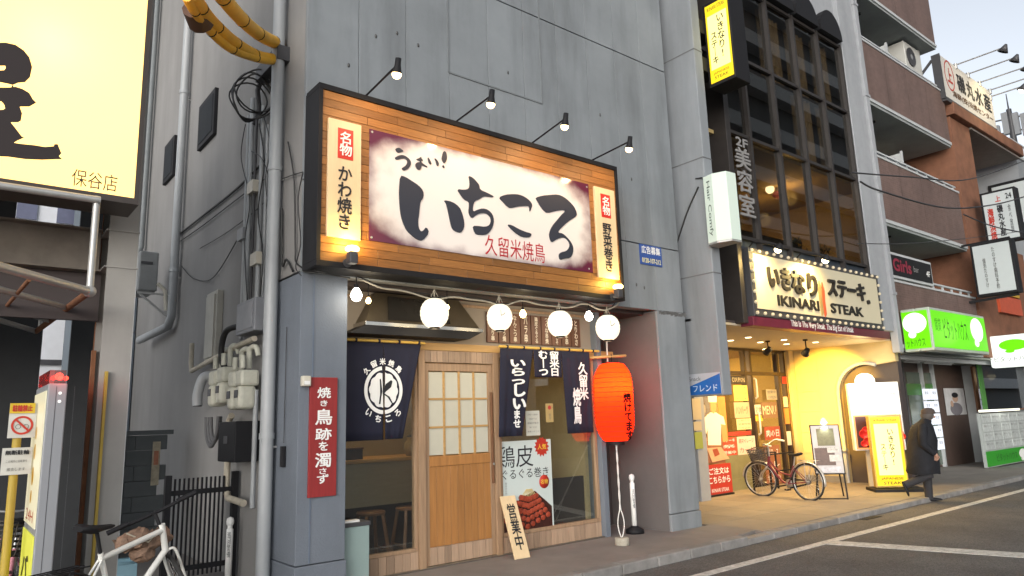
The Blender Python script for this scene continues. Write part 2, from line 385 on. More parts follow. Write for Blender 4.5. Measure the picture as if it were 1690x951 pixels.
# ---- shop room
M_in = mat('interior_plaster', (.52, .42, .25), .8, var=.08)
rm = thing('restaurant_room', 'warm lit grill restaurant interior seen through the front windows', 'room interior', (5, 8.5, 0))
b = MB(); b.box(3.2, 7.2, 10.4, 10.46, 0, 3.05); b.box(7.14, 7.2, 7.3, 10.4, 0, 3.05); b.box(3.201, 3.25, 7.61, 10.4, 0, 3.05); b.build('wall', M_in, rm)
b = MB(); b.box(3.2, 7.2, 7.2, 10.4, 3.0, 3.06); b.build('ceiling', M_in, rm)
b = MB(); b.box(3.2, 7.2, 7.05, 10.4, -.05, .012); b.build('floor', mat('interior_floor', (.10, .085, .07), .4), rm)
cnt = thing('grill_counter', 'metal faced grill counter behind the left window', 'counter', (3.8, 8, 0))
b = MB(); b.box(3.27, 4.95, 7.75, 8.4, .66, 1.16); b.build('front_panel', mat('brushed_counter', (.34, .29, .2), .4, metal=.3, var=.08, stretch=(1, 1, 8)), cnt)
b = MB(); b.box(3.27, 5.0, 7.68, 8.45, 1.16, 1.20); b.build('counter_top', M_beam, cnt, bevel=.006)
b = MB(); b.box(3.27, 4.95, 7.95, 8.4, 0.012, .66); b.build('base', M_dbrown, cnt)
for x_, w_, h_, lb in ((3.42, .12, .12, 'small dark spice box on the grill counter'), (3.86, .22, .12, 'dark lacquer napkin box on the grill counter')):
    t = thing('counter_box', lb, 'box', (x_, 7.85, 1.2)); b = MB(); b.box(x_ - w_ / 2, x_ + w_ / 2, 7.8, 7.92, 1.2, 1.2 + h_); b.build('body', M_dbrown, t, bevel=.005)
    b = MB(); b.box(x_ - w_ / 2 - .006, x_ + w_ / 2 + .006, 7.79, 7.93, 1.2 + h_, 1.215 + h_); b.build('lid', mat('lid_brown', (.12, .06, .03), .4), t)
t = thing('sake_jar', 'squat ceramic jar at the right end of the grill counter', 'jar', (4.72, 7.95, 1.2))
b = MB(); b.lathe((4.72, 7.95, 1.2), [(.001, 0), (.07, 0), (.1, .07), (.09, .15), (.05, .2), (.055, .23), (.001, .23)], 14); b.build('body', mat('jar_glaze', (.3, .24, .14), .3), t)
b = MB(); b.lathe((4.72, 7.95, 1.43), [(.058, 0), (.058, .012), (.02, .03), (.001, .032)], 12); b.build('lid', M_dbrown, t)
def stool(x, y, lb):
    t = thing('wooden_stool', lb, 'stool', (x, y, 0), 'stools at the grill counter'); m = mat('stool_wood', (.19, .085, .035), .5, var=.1)
    b = MB(); b.lathe((x, y, .60), [(.001, 0), (.16, 0), (.165, .02), (.16, .035), (.001, .035)], 16); b.build('seat', m, t)
    for sx in (-1, 1):
        for sy in (-1, 1):
            b = MB(); b.bar((x + sx * .1, y + sy * .1, .6), (x + sx * .17, y + sy * .17, .012), .034, .034); b.build('leg', m, t)
    for sx in (-1, 1):
        b = MB(); b.bar((x + sx * .15, y - .15, .22), (x + sx * .15, y + .15, .22), .02, .025); b.build('stretcher', m, t)
    b = MB(); b.bar((x - .155, y - .155, .17), (x + .155, y - .155, .17), .02, .025); b.build('stretcher', m, t)
stool(3.92, 7.50, 'brown wooden stool nearest the pale cabinet, behind the left window'); stool(4.45, 7.55, 'brown wooden stool nearest the sliding door, behind the left window')
for x_, y_, e in ((4.1, 8.0, 30), (5.6, 8.8, 2.4), (6.5, 8.2, .9)):
    t = thing('pendant_lamp', 'small warm pendant lamp inside the restaurant, ' + {4.1: 'above the grill counter', 5.6: 'behind the sliding door', 6.5: 'behind the right window'}[x_], 'lamp', (x_, y_, 2.95), 'lamps inside the restaurant')
    b = MB(); b.cyl((x_, y_, 3.0), (x_, y_, 2.8), .008, n=6); b.build('cord', M_black, t)
    b = MB(); b.lathe((x_, y_, 2.8), [(.02, 0), (.11, -.1)], 12); b.build('lamp_shade', M_black, t)
    b = MB(); b.ball((x_, y_, 2.72), .035); b.build('bulb', emit('warm_bulb', (1, .62, .25), 14), t); lamp(t, (x_, y_, 2.62), e, r=.05)
# ---- shop front at Y = 7.1
sf = thing('shop_front', 'timber framed restaurant shop front with windows either side of the door', 'shop front', (5.2, 7.1, 0))
YF = 7.10
gl = glassm('window_glass', (.84, .86, .84), .09)
def frame(x0, x1, z0, z1, y, t_, d, m, parent, name='frame'):
    b = MB(); b.box(x0, x1, y, y + d, z1 - t_, z1); b.box(x0, x1, y, y + d, z0, z0 + t_); b.box(x0, x0 + t_, y, y + d, z0 + t_, z1 - t_); b.box(x1 - t_, x1, y, y + d, z0 + t_, z1 - t_)
    return b.build(name, m, parent, bevel=.003)
# left window
w1 = frame(3.205, 4.30, .20, 2.44, YF, .035, .08, M_lam, sf, 'window'); b = MB(); b.box(3.24, 4.265, YF + .035, YF + .041, .235, 2.405); b.build('pane', gl, w1)
w2 = frame(5.47, 7.195, .20, 2.44, YF, .045, .08, M_lam, sf, 'window'); b = MB(); b.box(5.515, 7.15, YF + .035, YF + .041, .245, 2.395); b.build('pane', gl, w2)
b = MB(); b.box(5.52, 7.15, YF + .25, YF + .30, .012, .8); b.build('inner_partition', M_dbrown, sf)
# laminate boards under the windows
def boards(x0, x1, y, z0, z1, n, parent, m=M_lam, th=.03, name='board'):
    wd = (x1 - x0) / n; me = boxmesh(name, wd - .004, th, z1 - z0, m, .002)
    for i in range(n): piece(name, me, (x0 + wd * (i + .5), y + th / 2, (z0 + z1) / 2), parent)
M_lamr = mat('laminate_strip', (.34, .235, .16), .5, var=.2, scale=3, stretch=(14, 14, .7), rnd=.22)
boards(3.205, 4.30, YF, 0.005, .197, 11, sf, M_lamr); boards(5.47, 7.195, YF, 0.005, .197, 17, sf, M_lamr)
# door frame
b = MB(); b.box(4.302, 4.39, YF - .03, YF + .09, 0, 2.44); b.box(5.39, 5.468, YF - .03, YF + .09, 0, 2.44); b.build('door_post', M_lam, sf, bevel=.004)
boards(4.392, 5.388, YF - .025, 2.30, 2.438, 12, sf, M_lamr, .05)
b = MB(); b.box(4.39, 5.39, YF - .035, YF + .09, -.005, .016); b.build('door_sill', mat('sill_metal', (.35, .3, .24), .35, metal=.6), sf)
# beam over
b = MB(); b.box(3.205, 7.6, YF - .02, YF + .10, 2.442, 2.53); b.build('beam', M_beam, sf, bevel=.004)
b = MB(); b.box(3.205, 7.20, YF + .03, YF + .10, 2.531, 3.078); b.build('upper_wall', mat('upper_wall_paint', (.27, .23, .19), .8, var=.05), sf)
b = MB(); b.box(3.205, 7.20, YF, YF + .028, 3.0, 3.03); b.build('trim', M_lam, sf)
# sliding door
dr = thing('sliding_door', 'timber sliding door with paper panes above and planks below', 'door', (4.9, 7.12, 0)); D0 = YF + .005
x0, x1 = 4.40, 5.385
b = MB(); b.box(x0, x0 + .055, D0, D0 + .04, .02, 2.29); b.box(x1 - .055, x1, D0, D0 + .04, .02, 2.29); b.box(x0 + .055, x1 - .055, D0, D0 + .04, 2.20, 2.29); b.build('stile', M_lam, dr, bevel=.003)
b = MB(); b.box(x0 + .055, x1 - .055, D0 - .004, D0 + .04, 1.10, 1.215); b.build('middle_rail', M_door, dr, bevel=.004)
boards(x0 + .055, x1 - .055, D0 + .005, .215, 1.098, 9, dr, M_door, .03, 'plank')
boards(x0 + .055, x1 - .055, D0 - .001, .022, .212, 9, dr, M_lamr, .035, 'kick_board')
paper = mat('door_paper', (.50, .48, .39), .7, var=.05, scale=4)
pw = (x1 - x0 - .11) / 4
for i in range(4):
    for j in range(3):
        xa = x0 + .055 + pw * i; za = 1.215 + (2.20 - 1.215) / 3 * j; b = MB(); b.box(xa + .012, xa + pw - .012, D0 + .018, D0 + .024, za + .012, za + .328 - .012); b.build('pane', paper, dr)
b = MB()
for i in range(1, 4): b.box(x0 + .055 + pw * i - .013, x0 + .055 + pw * i + .013, D0 + .006, D0 + .034, 1.215, 2.20)
for j in range(1, 3):
    for i in range(4): b.box(x0 + .055 + pw * i + .013, x0 + .055 + pw * (i + 1) - .013, D0 + .006, D0 + .034, 1.215 + .3283 * j - .011, 1.215 + .3283 * j + .011)
b.build('lattice', M_beam, dr)
b = MB(); b.box(5.345, 5.375, D0 - .03, D0, .85, 1.95); b.build('handle', mat('handle_wood', (.16, .075, .035), .5), dr, bevel=.006)
b = MB(); b.cyl((5.36, D0 - .03, 1.08), (5.36, D0 - .036, 1.08), .014); b.build('lock', M_steel, dr)
# range hood
hd = thing('range_hood', 'black and stainless range hood over the left window', 'range hood', (4.3, 7.0, 2.6))
hy = YF + .03
b = MB(); b.loft([[Vector((3.52, hy - .26, 2.70)), Vector((5.05, hy - .26, 2.70)), Vector((5.05, hy, 2.70)), Vector((3.52, hy, 2.70))], [Vector((3.72, hy - .10, 3.06)), Vector((4.85, hy - .10, 3.06)), Vector((4.85, hy, 3.06)), Vector((3.72, hy, 3.06))]]); o = b.build('hood', mat('hood_side', (.16, .13, .09), .35, metal=.7), hd)
for p in o.data.polygons: p.use_smooth = False
b = MB(); b.add([(3.80, hy - .248, 2.735), (4.62, hy - .248, 2.735), (4.62, hy - .128, 3.02), (3.86, hy - .128, 3.02), (3.80, hy - .262, 2.735), (4.62, hy - .262, 2.735), (4.62, hy - .142, 3.02), (3.86, hy - .142, 3.02)], [(0, 1, 2, 3), (4, 5, 6, 7), (0, 1, 5, 4), (1, 2, 6, 5), (2, 3, 7, 6), (3, 0, 4, 7)]); b.build('glass_front', mat('hood_dark', (.02, .018, .016), .2), hd)
b = MB(); b.box(3.5, 5.07, hy - .30, hy, 2.655, 2.70); b.build('lip', mat('hood_steel', (.6, .58, .55), .25, metal=1), hd, bevel=.004)
b = MB(); b.loft([[Vector((3.30, hy - .32, 2.56)), Vector((4.85, hy - .32, 2.56)), Vector((4.85, hy, 2.56)), Vector((3.30, hy, 2.56))], [Vector((3.5, hy - .30, 2.653)), Vector((5.05, hy - .30, 2.653)), Vector((5.05, hy, 2.653)), Vector((3.5, hy, 2.653))]]); o = b.build('filter_tray', M_black, hd)
for p in o.data.polygons: p.use_smooth = False
# menu plaques
names = ['ぼんじり串', 'ししとう焼', 'なんこつ串', 'バラ串', '鶏皮ぐるぐる', 'つくね串焼', 'ささみ梅しそ', 'ねぎま串', 'とりわさ']
M_plq = mat('plaque_wood', (.13, .06, .035), .5, var=.15, scale=4, stretch=(10, 10, 1), rnd=.15); M_cream_ink = mat('cream_ink', (.75, .68, .55), .6)
pt = aY(801, 515, YF + .02); pe = aY(955, 530, YF + .02); stp = (pe.x - pt.x) / 9
for i, s_ in enumerate(names):
    x_ = pt.x + stp * (i + .5); t = thing('menu_plaque', 'brown wooden menu plaque lettered ' + s_ + [', leftmost of the row', ', second of the row', ', third of the row', ', fourth of the row', ', middle of the row', ', sixth of the row', ', seventh of the row', ', eighth of the row', ', rightmost of the row'][i], 'menu plaque', (x_, YF, 2.58), 'menu plaques above the right noren')
    b = MB(); b.box(x_ - stp * .46, x_ + stp * .46, YF - .005, YF + .028, 2.575, 2.965); b.build('board', M_plq, t, bevel=.003)
    text(s_, (x_, YF - .007, 2.77), X_, Z_, stp * (.34 if len(s_) < 5 else .30), .35, M_cream_ink, t, .02, True, res=2)
# ---- noren curtains
def cloth(name, x0, x1, z0, z1, y, parent, xb0=None, xb1=None, nx=22, nz=10, amp=.02, cut=None):
    xb0 = x0 if xb0 is None else xb0; xb1 = x1 if xb1 is None else xb1
    b = MB(); g = {}
    for j in range(nz + 1):
        v = j / nz
        for i in range(nx + 1):
            u = i / nx; xx = (x0 + (x1 - x0) * u) * (1 - v) + (xb0 + (xb1 - xb0) * u) * v
            yy = y + amp * math.sin(u * 9 + x0 * 3) * (.25 + .75 * v) + amp * .4 * math.sin(u * 23 + 1)
            b.v.append(Vector((xx, yy, z1 + (z0 - z1) * v)))
    for j in range(nz):
        for i in range(nx):
            b.f.append([j * (nx + 1) + i, j * (nx + 1) + i + 1, (j + 1) * (nx + 1) + i + 1, (j + 1) * (nx + 1) + i]); b.sm.append(True)
    o = b.build(name, M_navy, parent); s = o.modifiers.new('thick', 'SOLIDIFY'); s.thickness = .004; return o
YN = YF - .12
def pole(x0, x1, y, z, parent, gaps):
    b = MB(); b.cyl((x0, y, z), (x1, y, z), .016, n=10); b.build('pole', mat('bamboo', (.62, .40, .08), .4, var=.15, scale=5), parent)
    for x in gaps: b = MB(); b.cyl((x - .012, y, z), (x + .012, y, z), .022, n=10); b.build('loop', M_navy, parent)
zt = aY(630, 566, YN).z
n1 = thing('noren_curtain', 'navy split curtain with a round white crest over the left window', 'noren curtain', (3.7, YN, zt))
pole(3.22, 4.33, YN, zt + .02, n1, (3.46, 3.74, 3.99, 4.25))
bl = aY(572, 729, YN); br = aY(665, 724, YN); xs = aY(634, 700, YN).x
xl = 3.225
cloth('cloth', xl, aY(634, 600, YN).x - .004, bl.z, zt, YN, n1, xl, xs - .012, amp=.006); cloth('cloth', aY(634, 600, YN).x, 4.28, br.z, zt, YN, n1, xs + .012, br.x, amp=.006)
def on_n(px, py, d=.012): p = aY(px, py, YN); p.y -= d; return p
cc = on_n(632.5, 644); rx = (on_n(664, 644).x - on_n(601, 644).x) / 2; rz = (on_n(632, 605).z - on_n(632, 684).z) / 2
def ring(c, r0x, r0z, r1x, r1z, a0=0, a1=360, n=48, wob=0):
    b = MB(); vs = []
    for i in range(n + 1):
        a = math.radians(a0 + (a1 - a0) * i / n); k = 1 + wob * (1 if i % 8 < 4 else -1)
        vs += [c + Vector((math.cos(a) * r0x * k, 0, math.sin(a) * r0z * k)), c + Vector((math.cos(a) * r1x, 0, math.sin(a) * r1z))]
    b.add(vs, [(2 * i, 2 * i + 1, 2 * i + 3, 2 * i + 2) for i in range(n)]); b.add([v + Vector((0, .003, 0)) for v in vs], [(2 * i, 2 * i + 1, 2 * i + 3, 2 * i + 2) for i in range(n)]); return b
for a0, a1 in ((96, 268), (-86, 84)):
    ring(cc, rx * .84, rz * .84, rx, rz, a0, a1, 40).build('crest_ring', M_wink, n1)
    b = MB(); pts = [cc + Vector((math.cos(math.radians(a0 + (a1 - a0) * i / 30)) * rx * (.70 + .06 * abs(math.sin(i * .55))), 0, math.sin(math.radians(a0 + (a1 - a0) * i / 30)) * rz * (.70 + .06 * abs(math.sin(i * .55))))) for i in range(31)]
    b.prism(pts, (0, .003, 0)); b.build('crest_disc', M_wink, n1)
ck = cc + Vector((0, -.004, 0))
def kp(pts): return [ck + Vector((a * rx, 0, c * rz)) for a, c in pts]
for pts in ([(-.22, .45), (-.16, .47), (-.12, .2), (-.08, -.05), (-.14, -.3), (-.18, -.58), (-.26, -.58), (-.2, -.2), (-.2, .1)], [(-.06, -.05), (.1, .25), (.38, .42), (.45, .36), (.38, .12), (.12, -.05), (.02, -.14), (.3, -.28), (.5, -.6), (.44, -.6), (.2, -.3), (-.06, -.16)]):
    b = MB(); b.prism(kp(pts), (0, .002, 0)); b.build('crest_bird', M_ink, n1)
def arc_text(s, c, rx, rz, a0, a1, sz, m, par, flip=False):
    for i, ch in enumerate(s):
        a = math.radians(a0 + (a1 - a0) * (i / (len(s) - 1)))
        p = c + Vector((math.cos(a) * rx, 0, math.sin(a) * rz)); nrm = Vector((math.cos(a), 0, math.sin(a))) * (-1 if flip else 1)
        text(ch, p, Vector((nrm.z, 0, -nrm.x)), nrm, sz, sz, m, par, .035, res=2)
arc_text('久留米焼鳥', cc, rx * 1.2, rz * 1.2, 138, 48, .075, M_wink, n1); arc_text('いちころ', cc, rx * 1.2, rz * 1.22, 230, 308, .075, M_wink, n1, True)
zt2 = aY(900, 578, YN).z
n2 = thing('noren_curtain', 'navy three-panel curtain with white brush lettering over the right window', 'noren curtain', (6.2, YN, zt2))
pole(5.42, 7.2, YN, zt2 + .02, n2, (5.55, 5.82, 6.1, 6.35, 6.62, 6.88, 7.08))
pl, pr = aY(826, 580, YN).x, aY(880, 580, YN).x
cloth('cloth', pl, pr, aY(850, 720, YN).z, zt2, YN, n2, aY(823, 720, YN).x, aY(862, 720, YN).x, amp=.012)
cloth('cloth', pr + .004, aY(926, 580, YN).x, aY(900, 623, YN).z, zt2, YN, n2, amp=.012)
cloth('cloth', aY(926, 580, YN).x + .004, aY(972, 586, YN).x, aY(955, 715, YN).z, zt2, YN, n2, aY(937, 700, YN).x, aY(979, 714, YN).x, amp=.012)
def ntext(s, x0, y0, x1, y1, bold=.04, vert=True, par=n2):
    c = on_n((x0 + x1) / 2, (y0 + y1) / 2, .026); a = on_n(x0, (y0 + y1) / 2); e = on_n(x1, (y0 + y1) / 2); tp = on_n((x0 + x1) / 2, y0); bt = on_n((x0 + x1) / 2, y1)
    text(s, c, X_, Z_, e.x - a.x, tp.z - bt.z, M_wink, par, bold, vert)
ntext('いらっ', 841, 594, 866, 635); ntext('しい', 844, 634, 866, 676, .05); ntext('ませ', 845, 677, 857, 706)
ntext('むーつ', 887, 579, 902, 620); ntext('留米日', 905, 580, 921, 621, .03); ntext('久留米', 953, 598, 968, 660, .03); ntext('焼鳥', 944, 640, 957, 700, .03)
# bracket pole for the lantern
b = MB(); a = aY(985, 592, 6.93); b.tube([(7.10, YF, a.z + .02), (7.16, 6.88, a.z + .02), (7.62, 6.86, a.z + .05)], .02, 8); b.build('bracket', M_beam, sf)
# ================================================================== MAIN SIGN
YS = 6.30
sg = thing('restaurant_sign', 'big wood planked signboard in a black frame with white panel and brush lettering', 'signboard', (4.85, 6.3, 3.1))
sx0, sx1, sz0, sz1 = 2.70, 7.03, 3.125, 4.995
b = MB(); b.box(sx0, sx1, YS + .02, 6.64, sz0, sz1); b.build('box', M_black, sg)
b = MB(); t_ = .05; b.box(sx0 - .01, sx1 + .01, YS - .02, 6.60, sz1 - t_, sz1 + .01); b.box(sx0 - .01, sx1 + .01, YS - .02, 6.60, sz0 - .01, sz0 + t_); b.box(sx0 - .01, sx0 + t_ * .7, YS - .02, 6.60, sz0 + t_, sz1 - t_); b.box(sx1 - t_ * .7, sx1 + .01, YS - .02, 6.60, sz0 + t_, sz1 - t_); b.build('frame', M_black, sg, bevel=.004)
ph = .09; nr = round((sz1 - sz0 - .1) / ph); ph = (sz1 - sz0 - .1) / nr
lens = [.5, .62, .74, .86]; mes = [boxmesh('plank', l - .004, .02, ph - .003, M_plank, .002) for l in lens]
for r in range(nr):
    x = sx0 + .035 - random.random() * .0
    while x < sx1 - .035 - .05:
        rem = sx1 - .035 - x; k = random.randrange(4)
        if lens[k] > rem or rem - lens[k] < .25:
            me = boxmesh('plank', rem - .004, .02, ph - .003, M_plank, .002); l = rem
        else: me = mes[k]; l = lens[k]
        piece('plank', me, (x + l / 2, YS + .005 + random.random() * .004, sz0 + .05 + ph * (r + .5)), sg); x += l
# white printed panel
def SP(px, py, d=0): p = aY(px, py, YS - .012); p.y -= d; return p
m = mat('sign_print', (.80, .74, .68), .13, var=0); t = m.node_tree; N = t.nodes; L = t.links; pb = N['Principled BSDF']
pl_ = SP(610, 214); pr_ = SP(975, 430); PX0, PX1 = pl_.x, aY(974, 360, YS - .012).x; PZ1 = aY(612, 213, YS - .012).z; PZ0 = aY(612, 397, YS - .012).z
geo = N.new('ShaderNodeNewGeometry'); mp = N.new('ShaderNodeMapping'); cxp, czp = (PX0 + PX1) / 2, (PZ0 + PZ1) / 2
sxp, szp = 2 / (PX1 - PX0), 2 / (PZ1 - PZ0)
mp.inputs['Scale'].default_value = (sxp, 0, szp); mp.inputs['Location'].default_value = (-cxp * sxp, 0, -czp * szp); L.new(geo.outputs['Position'], mp.inputs[0])
sp_ = N.new('ShaderNodeSeparateXYZ'); L.new(mp.outputs[0], sp_.inputs[0])
def mth(op, a, c=None):
    n = N.new('ShaderNodeMath'); n.operation = op
    for i, q in enumerate((a, c)):
        if q is None: continue
        if isinstance(q, (int, float)): n.inputs[i].default_value = q
        else: L.new(q, n.inputs[i])
    return n.outputs[0]
d_ = mth('ADD', mth('POWER', mth('ABSOLUTE', sp_.outputs[0]), 3.2), mth('POWER', mth('ABSOLUTE', sp_.outputs[2]), 3.2))
nz = N.new('ShaderNodeTexNoise'); nz.inputs['Scale'].default_value = 4; nz.inputs['Detail'].default_value = 7; L.new(geo.outputs['Position'], nz.inputs['Vector'])
d_ = mth('ADD', d_, mth('MULTIPLY', mth('SUBTRACT', nz.outputs[0], .5), .9))
mr = N.new('ShaderNodeMapRange'); mr.interpolation_type = 'SMOOTHSTEP'; mr.inputs[1].default_value = .55; mr.inputs[2].default_value = 1.45; L.new(d_, mr.inputs[0])
mx = N.new('ShaderNodeMix'); mx.data_type = 'RGBA'; mx.inputs[6].default_value = (.78, .73, .69, 1); mx.inputs[7].default_value = (.10, .02, .045, 1); L.new(mr.outputs[0], mx.inputs[0]); L.new(mx.outputs[2], pb.inputs['Base Color'])
b = MB(); b.box(PX0, PX1, YS - .012, YS - .001, PZ0, PZ1); b.build('printed_panel', m, sg)
M_logo = mat('logo_ink', (.022, .028, .045), .55, var=0)
def z1(pts, ox, oy, k): return [(ox + x / k, oy + y / k) for x, y in pts]
K1 = 1223 / 180; K2 = 1141 / 180; K3 = 1630 / 120
strokes = [
 z1([(135,135),(190,150),(270,200),(345,250),(395,310),(398,380),(362,430),(352,500),(345,590),(335,640),(340,720),(365,765),(395,755),(428,710),(462,778),(388,868),(335,860),(285,825),(215,765),(180,700),(150,620),(135,540),(125,420),(122,300)], 640, 270, K1),
 z1([(620,410),(720,430),(800,490),(830,560),(855,660),(850,730),(815,780),(765,770),(720,740),(700,680),(685,600),(665,510),(650,450)], 640, 270, K1),
 z1([(900,138),(950,160),(1000,215),(1022,245),(1028,295),(1110,330),(1188,372),(1170,382),(1110,370),(1065,372),(1020,405),(970,420),(950,480),(950,545),(1000,520),(1060,503),(1120,520),(1170,570),(1187,640),(1175,710),(1135,775),(1090,803),(985,800),(962,760),(948,700),(1010,702),(1090,712),(1140,690),(1155,640),(1140,590),(1090,555),(1030,560),(985,580),(940,615),(915,590),(900,540),(908,480),(905,430),(850,405),(815,360),(770,288),(850,298),(905,285),(915,240),(910,180)], 640, 270, K1),
 z1([(140,230),(210,200),(290,195),(350,198),(410,220),(470,265),(495,310),(480,355),(465,382),(462,325),(430,318),(350,322),(265,342),(230,325),(190,280)], 800, 290, K2),
 z1([(228,512),(280,518),(340,555),(420,590),(482,605),(485,630),(455,652),(390,645),(340,618),(280,570)], 800, 290, K2),
 z1([(525,232),(600,210),(680,203),(760,198),(820,222),(880,270),(930,325),(955,380),(960,425),(890,465),(830,515),(770,575),(765,600),(810,605),(860,650),(900,700),(923,750),(920,810),(895,862),(830,868),(780,888),(768,825),(800,800),(850,790),(880,755),(885,710),(850,660),(810,645),(750,665),(693,705),(672,650),(670,600),(700,530),(750,470),(800,410),(842,370),(810,360),(740,370),(650,395),(610,365),(570,310),(545,265)], 800, 290, K2)]
small = [
 z1([(160,215),(235,190),(290,220),(350,275),(300,285),(235,308),(185,280)], 640, 230, K3),
 z1([(150,415),(230,370),(310,352),(400,385),(480,450),(515,520),(500,600),(440,670),(345,715),(300,655),(340,630),(400,590),(432,530),(420,460),(360,430),(290,435),(230,460),(170,458)], 640, 230, K3),
 z1([(630,450),(690,430),(745,390),(740,430),(790,485),(740,490),(750,530),(880,615),(875,640),(745,575),(745,640),(715,695),(660,680),(615,620),(610,560),(650,520),(715,515),(710,490),(650,470)], 640, 230, K3),
 z1([(890,405),(920,440),(975,545),(955,578),(920,540),(892,460)], 640, 230, K3),
 z1([(1035,425),(1080,450),(1130,520),(1138,590),(1112,610),(1085,570),(1070,500)], 640, 230, K3),
 z1([(1240,275),(1275,270),(1308,310),(1322,420),(1300,500),(1262,550),(1225,510),(1198,450),(1215,350)], 640, 230, K3),
 z1([(1215,585),(1245,590),(1268,630),(1255,650),(1215,625)], 640, 230, K3)]
for s_ in strokes + small:
    pts = smooth_pts([SP(x, y, .010) for x, y in s_], 1); b = MB(); b.prism(pts, (0, .008, 0)); b.build('brush_stroke', M_logo, sg)
    c_ = sum(pts, Vector()) / len(pts)
def stext(s, x0, y0, x1, y1, m, par, d=.008, bold=.0, vert=False, sl=None, Y=YS - .012):
    P0, P1 = aY(x0, (y0 + y1) / 2, Y), aY(x1, (y0 + y1) / 2, Y); T, B_ = aY((x0 + x1) / 2, y0, Y), aY((x0 + x1) / 2, y1, Y)
    text(s, ((P0.x + P1.x) / 2, Y - d, (T.z + B_.z) / 2), X_, Z_, P1.x - P0.x, T.z - B_.z, m, par, bold, vert)
rp = aY(850, 412, YS); text('久留米焼鳥', (rp.x, YS - .016, rp.z), X_, Z_, aY(899, 412, YS).x - aY(801, 412, YS).x, .24, mat('crimson_ink', (.42, .008, .02), .6), sg, .0)
for px, py, in ((614, 218), (968, 309), (613, 392), (972, 444)):
    p = SP(px, py); b = MB(); b.cyl(p, p - Y_ * .006, .012, n=8); b.build('screw', M_steel, sg)
# vertical pine plates
for (l, r, tp_, bt_, s_, lb) in ((541, 596, 193, 393, 'かわ焼き', 'left'), (985, 1018, 308, 462, '野菜巻き', 'right')):
    a = aY(l, (tp_ + bt_) / 2, YS - .03); e = aY(r, (tp_ + bt_) / 2, YS - .03); T = aY(l, tp_, YS - .03).z; B_ = aY(l, bt_ - (3 if lb == 'left' else 0), YS - .03).z
    if lb == 'right': B_ = aY(l, 457, YS - .03).z
    b = MB(); b.box(a.x, e.x, YS - .03, YS + .0, B_, T); pl2 = b.build('pine_plate', M_pale, sg, bevel=.004)
    xm = (a.x + e.x) / 2; W_ = e.x - a.x; H_ = T - B_
    b = MB(); b.box(xm - W_ * .22, xm + W_ * .24, YS - .036, YS - .029, T - H_ * .33, T - H_ * .07); b.build('red_patch', mat('plate_red', (.55, .025, .015), .5, var=0), pl2)
    text('名物', (xm + W_ * .01, YS - .041, T - H_ * .20), X_, Z_, W_ * .38, H_ * .21, M_wink, pl2, .02, True)
    text(s_, (xm, YS - .035, T - H_ * .66), X_, Z_, W_ * .44, H_ * .53, M_ink, pl2, .02, True)
    # uplight
    bx = xm + W_ * .12; bz = B_ - .24
    t = thing('sign_uplight', 'small dark wall light shining up at the %s pine plate of the big sign' % lb, 'uplight', (bx, YS, bz), 'uplights on the big sign')
    b = MB(); b.cyl((bx, YS + .0, bz), (bx, YS - .03, bz), .045, n=14); b.build('wall_plate', M_dark, t)
    b = MB(); b.tube([(bx, YS - .03, bz), (bx, YS - .10, bz + .02)], .018, 8); b.build('arm', M_dark, t)
    b = MB(); b.box(bx - .045, bx + .045, YS - .17, YS - .08, bz - .03, bz + .09); b.build('body', M_dark, t, bevel=.012)
    b = MB(); b.lathe((bx, YS - .125, bz + .095), [(.05, 0), (.068, .01), (.07, .035), (.055, .05), (.001, .055)], 16); b.build('lens', emit('uplight_lens', (1, .78, .35), 5), t)
    lamp(t, (bx, YS - .13, bz + .19), 11, (1, .62, .12), .03)
# gooseneck lamps over the sign
for i, (bx_, by_, hx, hy_) in enumerate(((597, 154, 657, 106), (745, 196, 812, 157), (870, 231, 934, 195), (968, 262, 1040, 233))):
    A = aY(bx_, by_, 6.45); A.z = 5.0; H = aX(hx, hy_, A.x)
    nm = ['leftmost', 'second from the left', 'third from the left', 'rightmost'][i]
    t = thing('arm_lamp', 'black arm lamp reaching out over the big sign, %s of the four' % nm, 'arm lamp', A, 'arm lamps over the big sign')
    b = MB(); b.tube([A, A + Vector((0, -.04, .03)), H], .011, 7); b.cyl(A - Z_ * .002, A + Z_ * .03, .03, n=10); b.build('arm', M_black, t)
    dn = Vector((0, .22, -1)).normalized()
    b = MB(); b.lathe(H + Vector((0, 0, .03)), [(.001, -.03), (.03, -.03), (.032, .04), (.045, .10), (.055, .125), (.05, .12), (.03, .04)], 14, dn); b.build('lamp_shade', M_black, t)
    b = MB(); c_ = H + Vector((0, 0, .03)) + dn * .13; b.ball(c_, .048, 12); b.build('bulb', emit('lamp_bulb', (1, .70, .34), 9), t)
    spot(t, c_ + dn * .06, c_ + dn * 1 + Vector((0, .42, 0)), 19, (1, .62, .30), 150, .04)
# cable, lanterns and bulbs hung under the sign
YL = 6.50
hp = [(590, 462), (640, 480), (716, 492), (770, 496), (823, 503), (870, 502), (922, 508), (965, 507), (1003, 512), (1022, 502)]
cab = thing('light_string', 'tan and black cable strung with lights under the big sign', 'cable', aY(800, 500, YL)); b = MB()
P = [aY(x, y - (4 if i % 2 else 0), YL) for i, (x, y) in enumerate(hp)]
def spl(P, k=8):
    Q = []
    for i in range(len(P) - 1):
        a, b_, c_, d = P[max(i - 1, 0)], P[i], P[i + 1], P[min(i + 2, len(P) - 1)]
        for j in range(k):
            t = j / k; Q.append(.5 * ((2 * b_) + (c_ - a) * t + (2 * a - 5 * b_ + 4 * c_ - d) * t * t + (3 * b_ - a - 3 * c_ + d) * t ** 3))
    return Q + [P[-1]]
Q = spl(P); b.tube([q + Vector((0, 0, .012 * math.sin(i * .7))) for i, q in enumerate(Q)], .010, 6); b.build('cable', M_rope, cab)
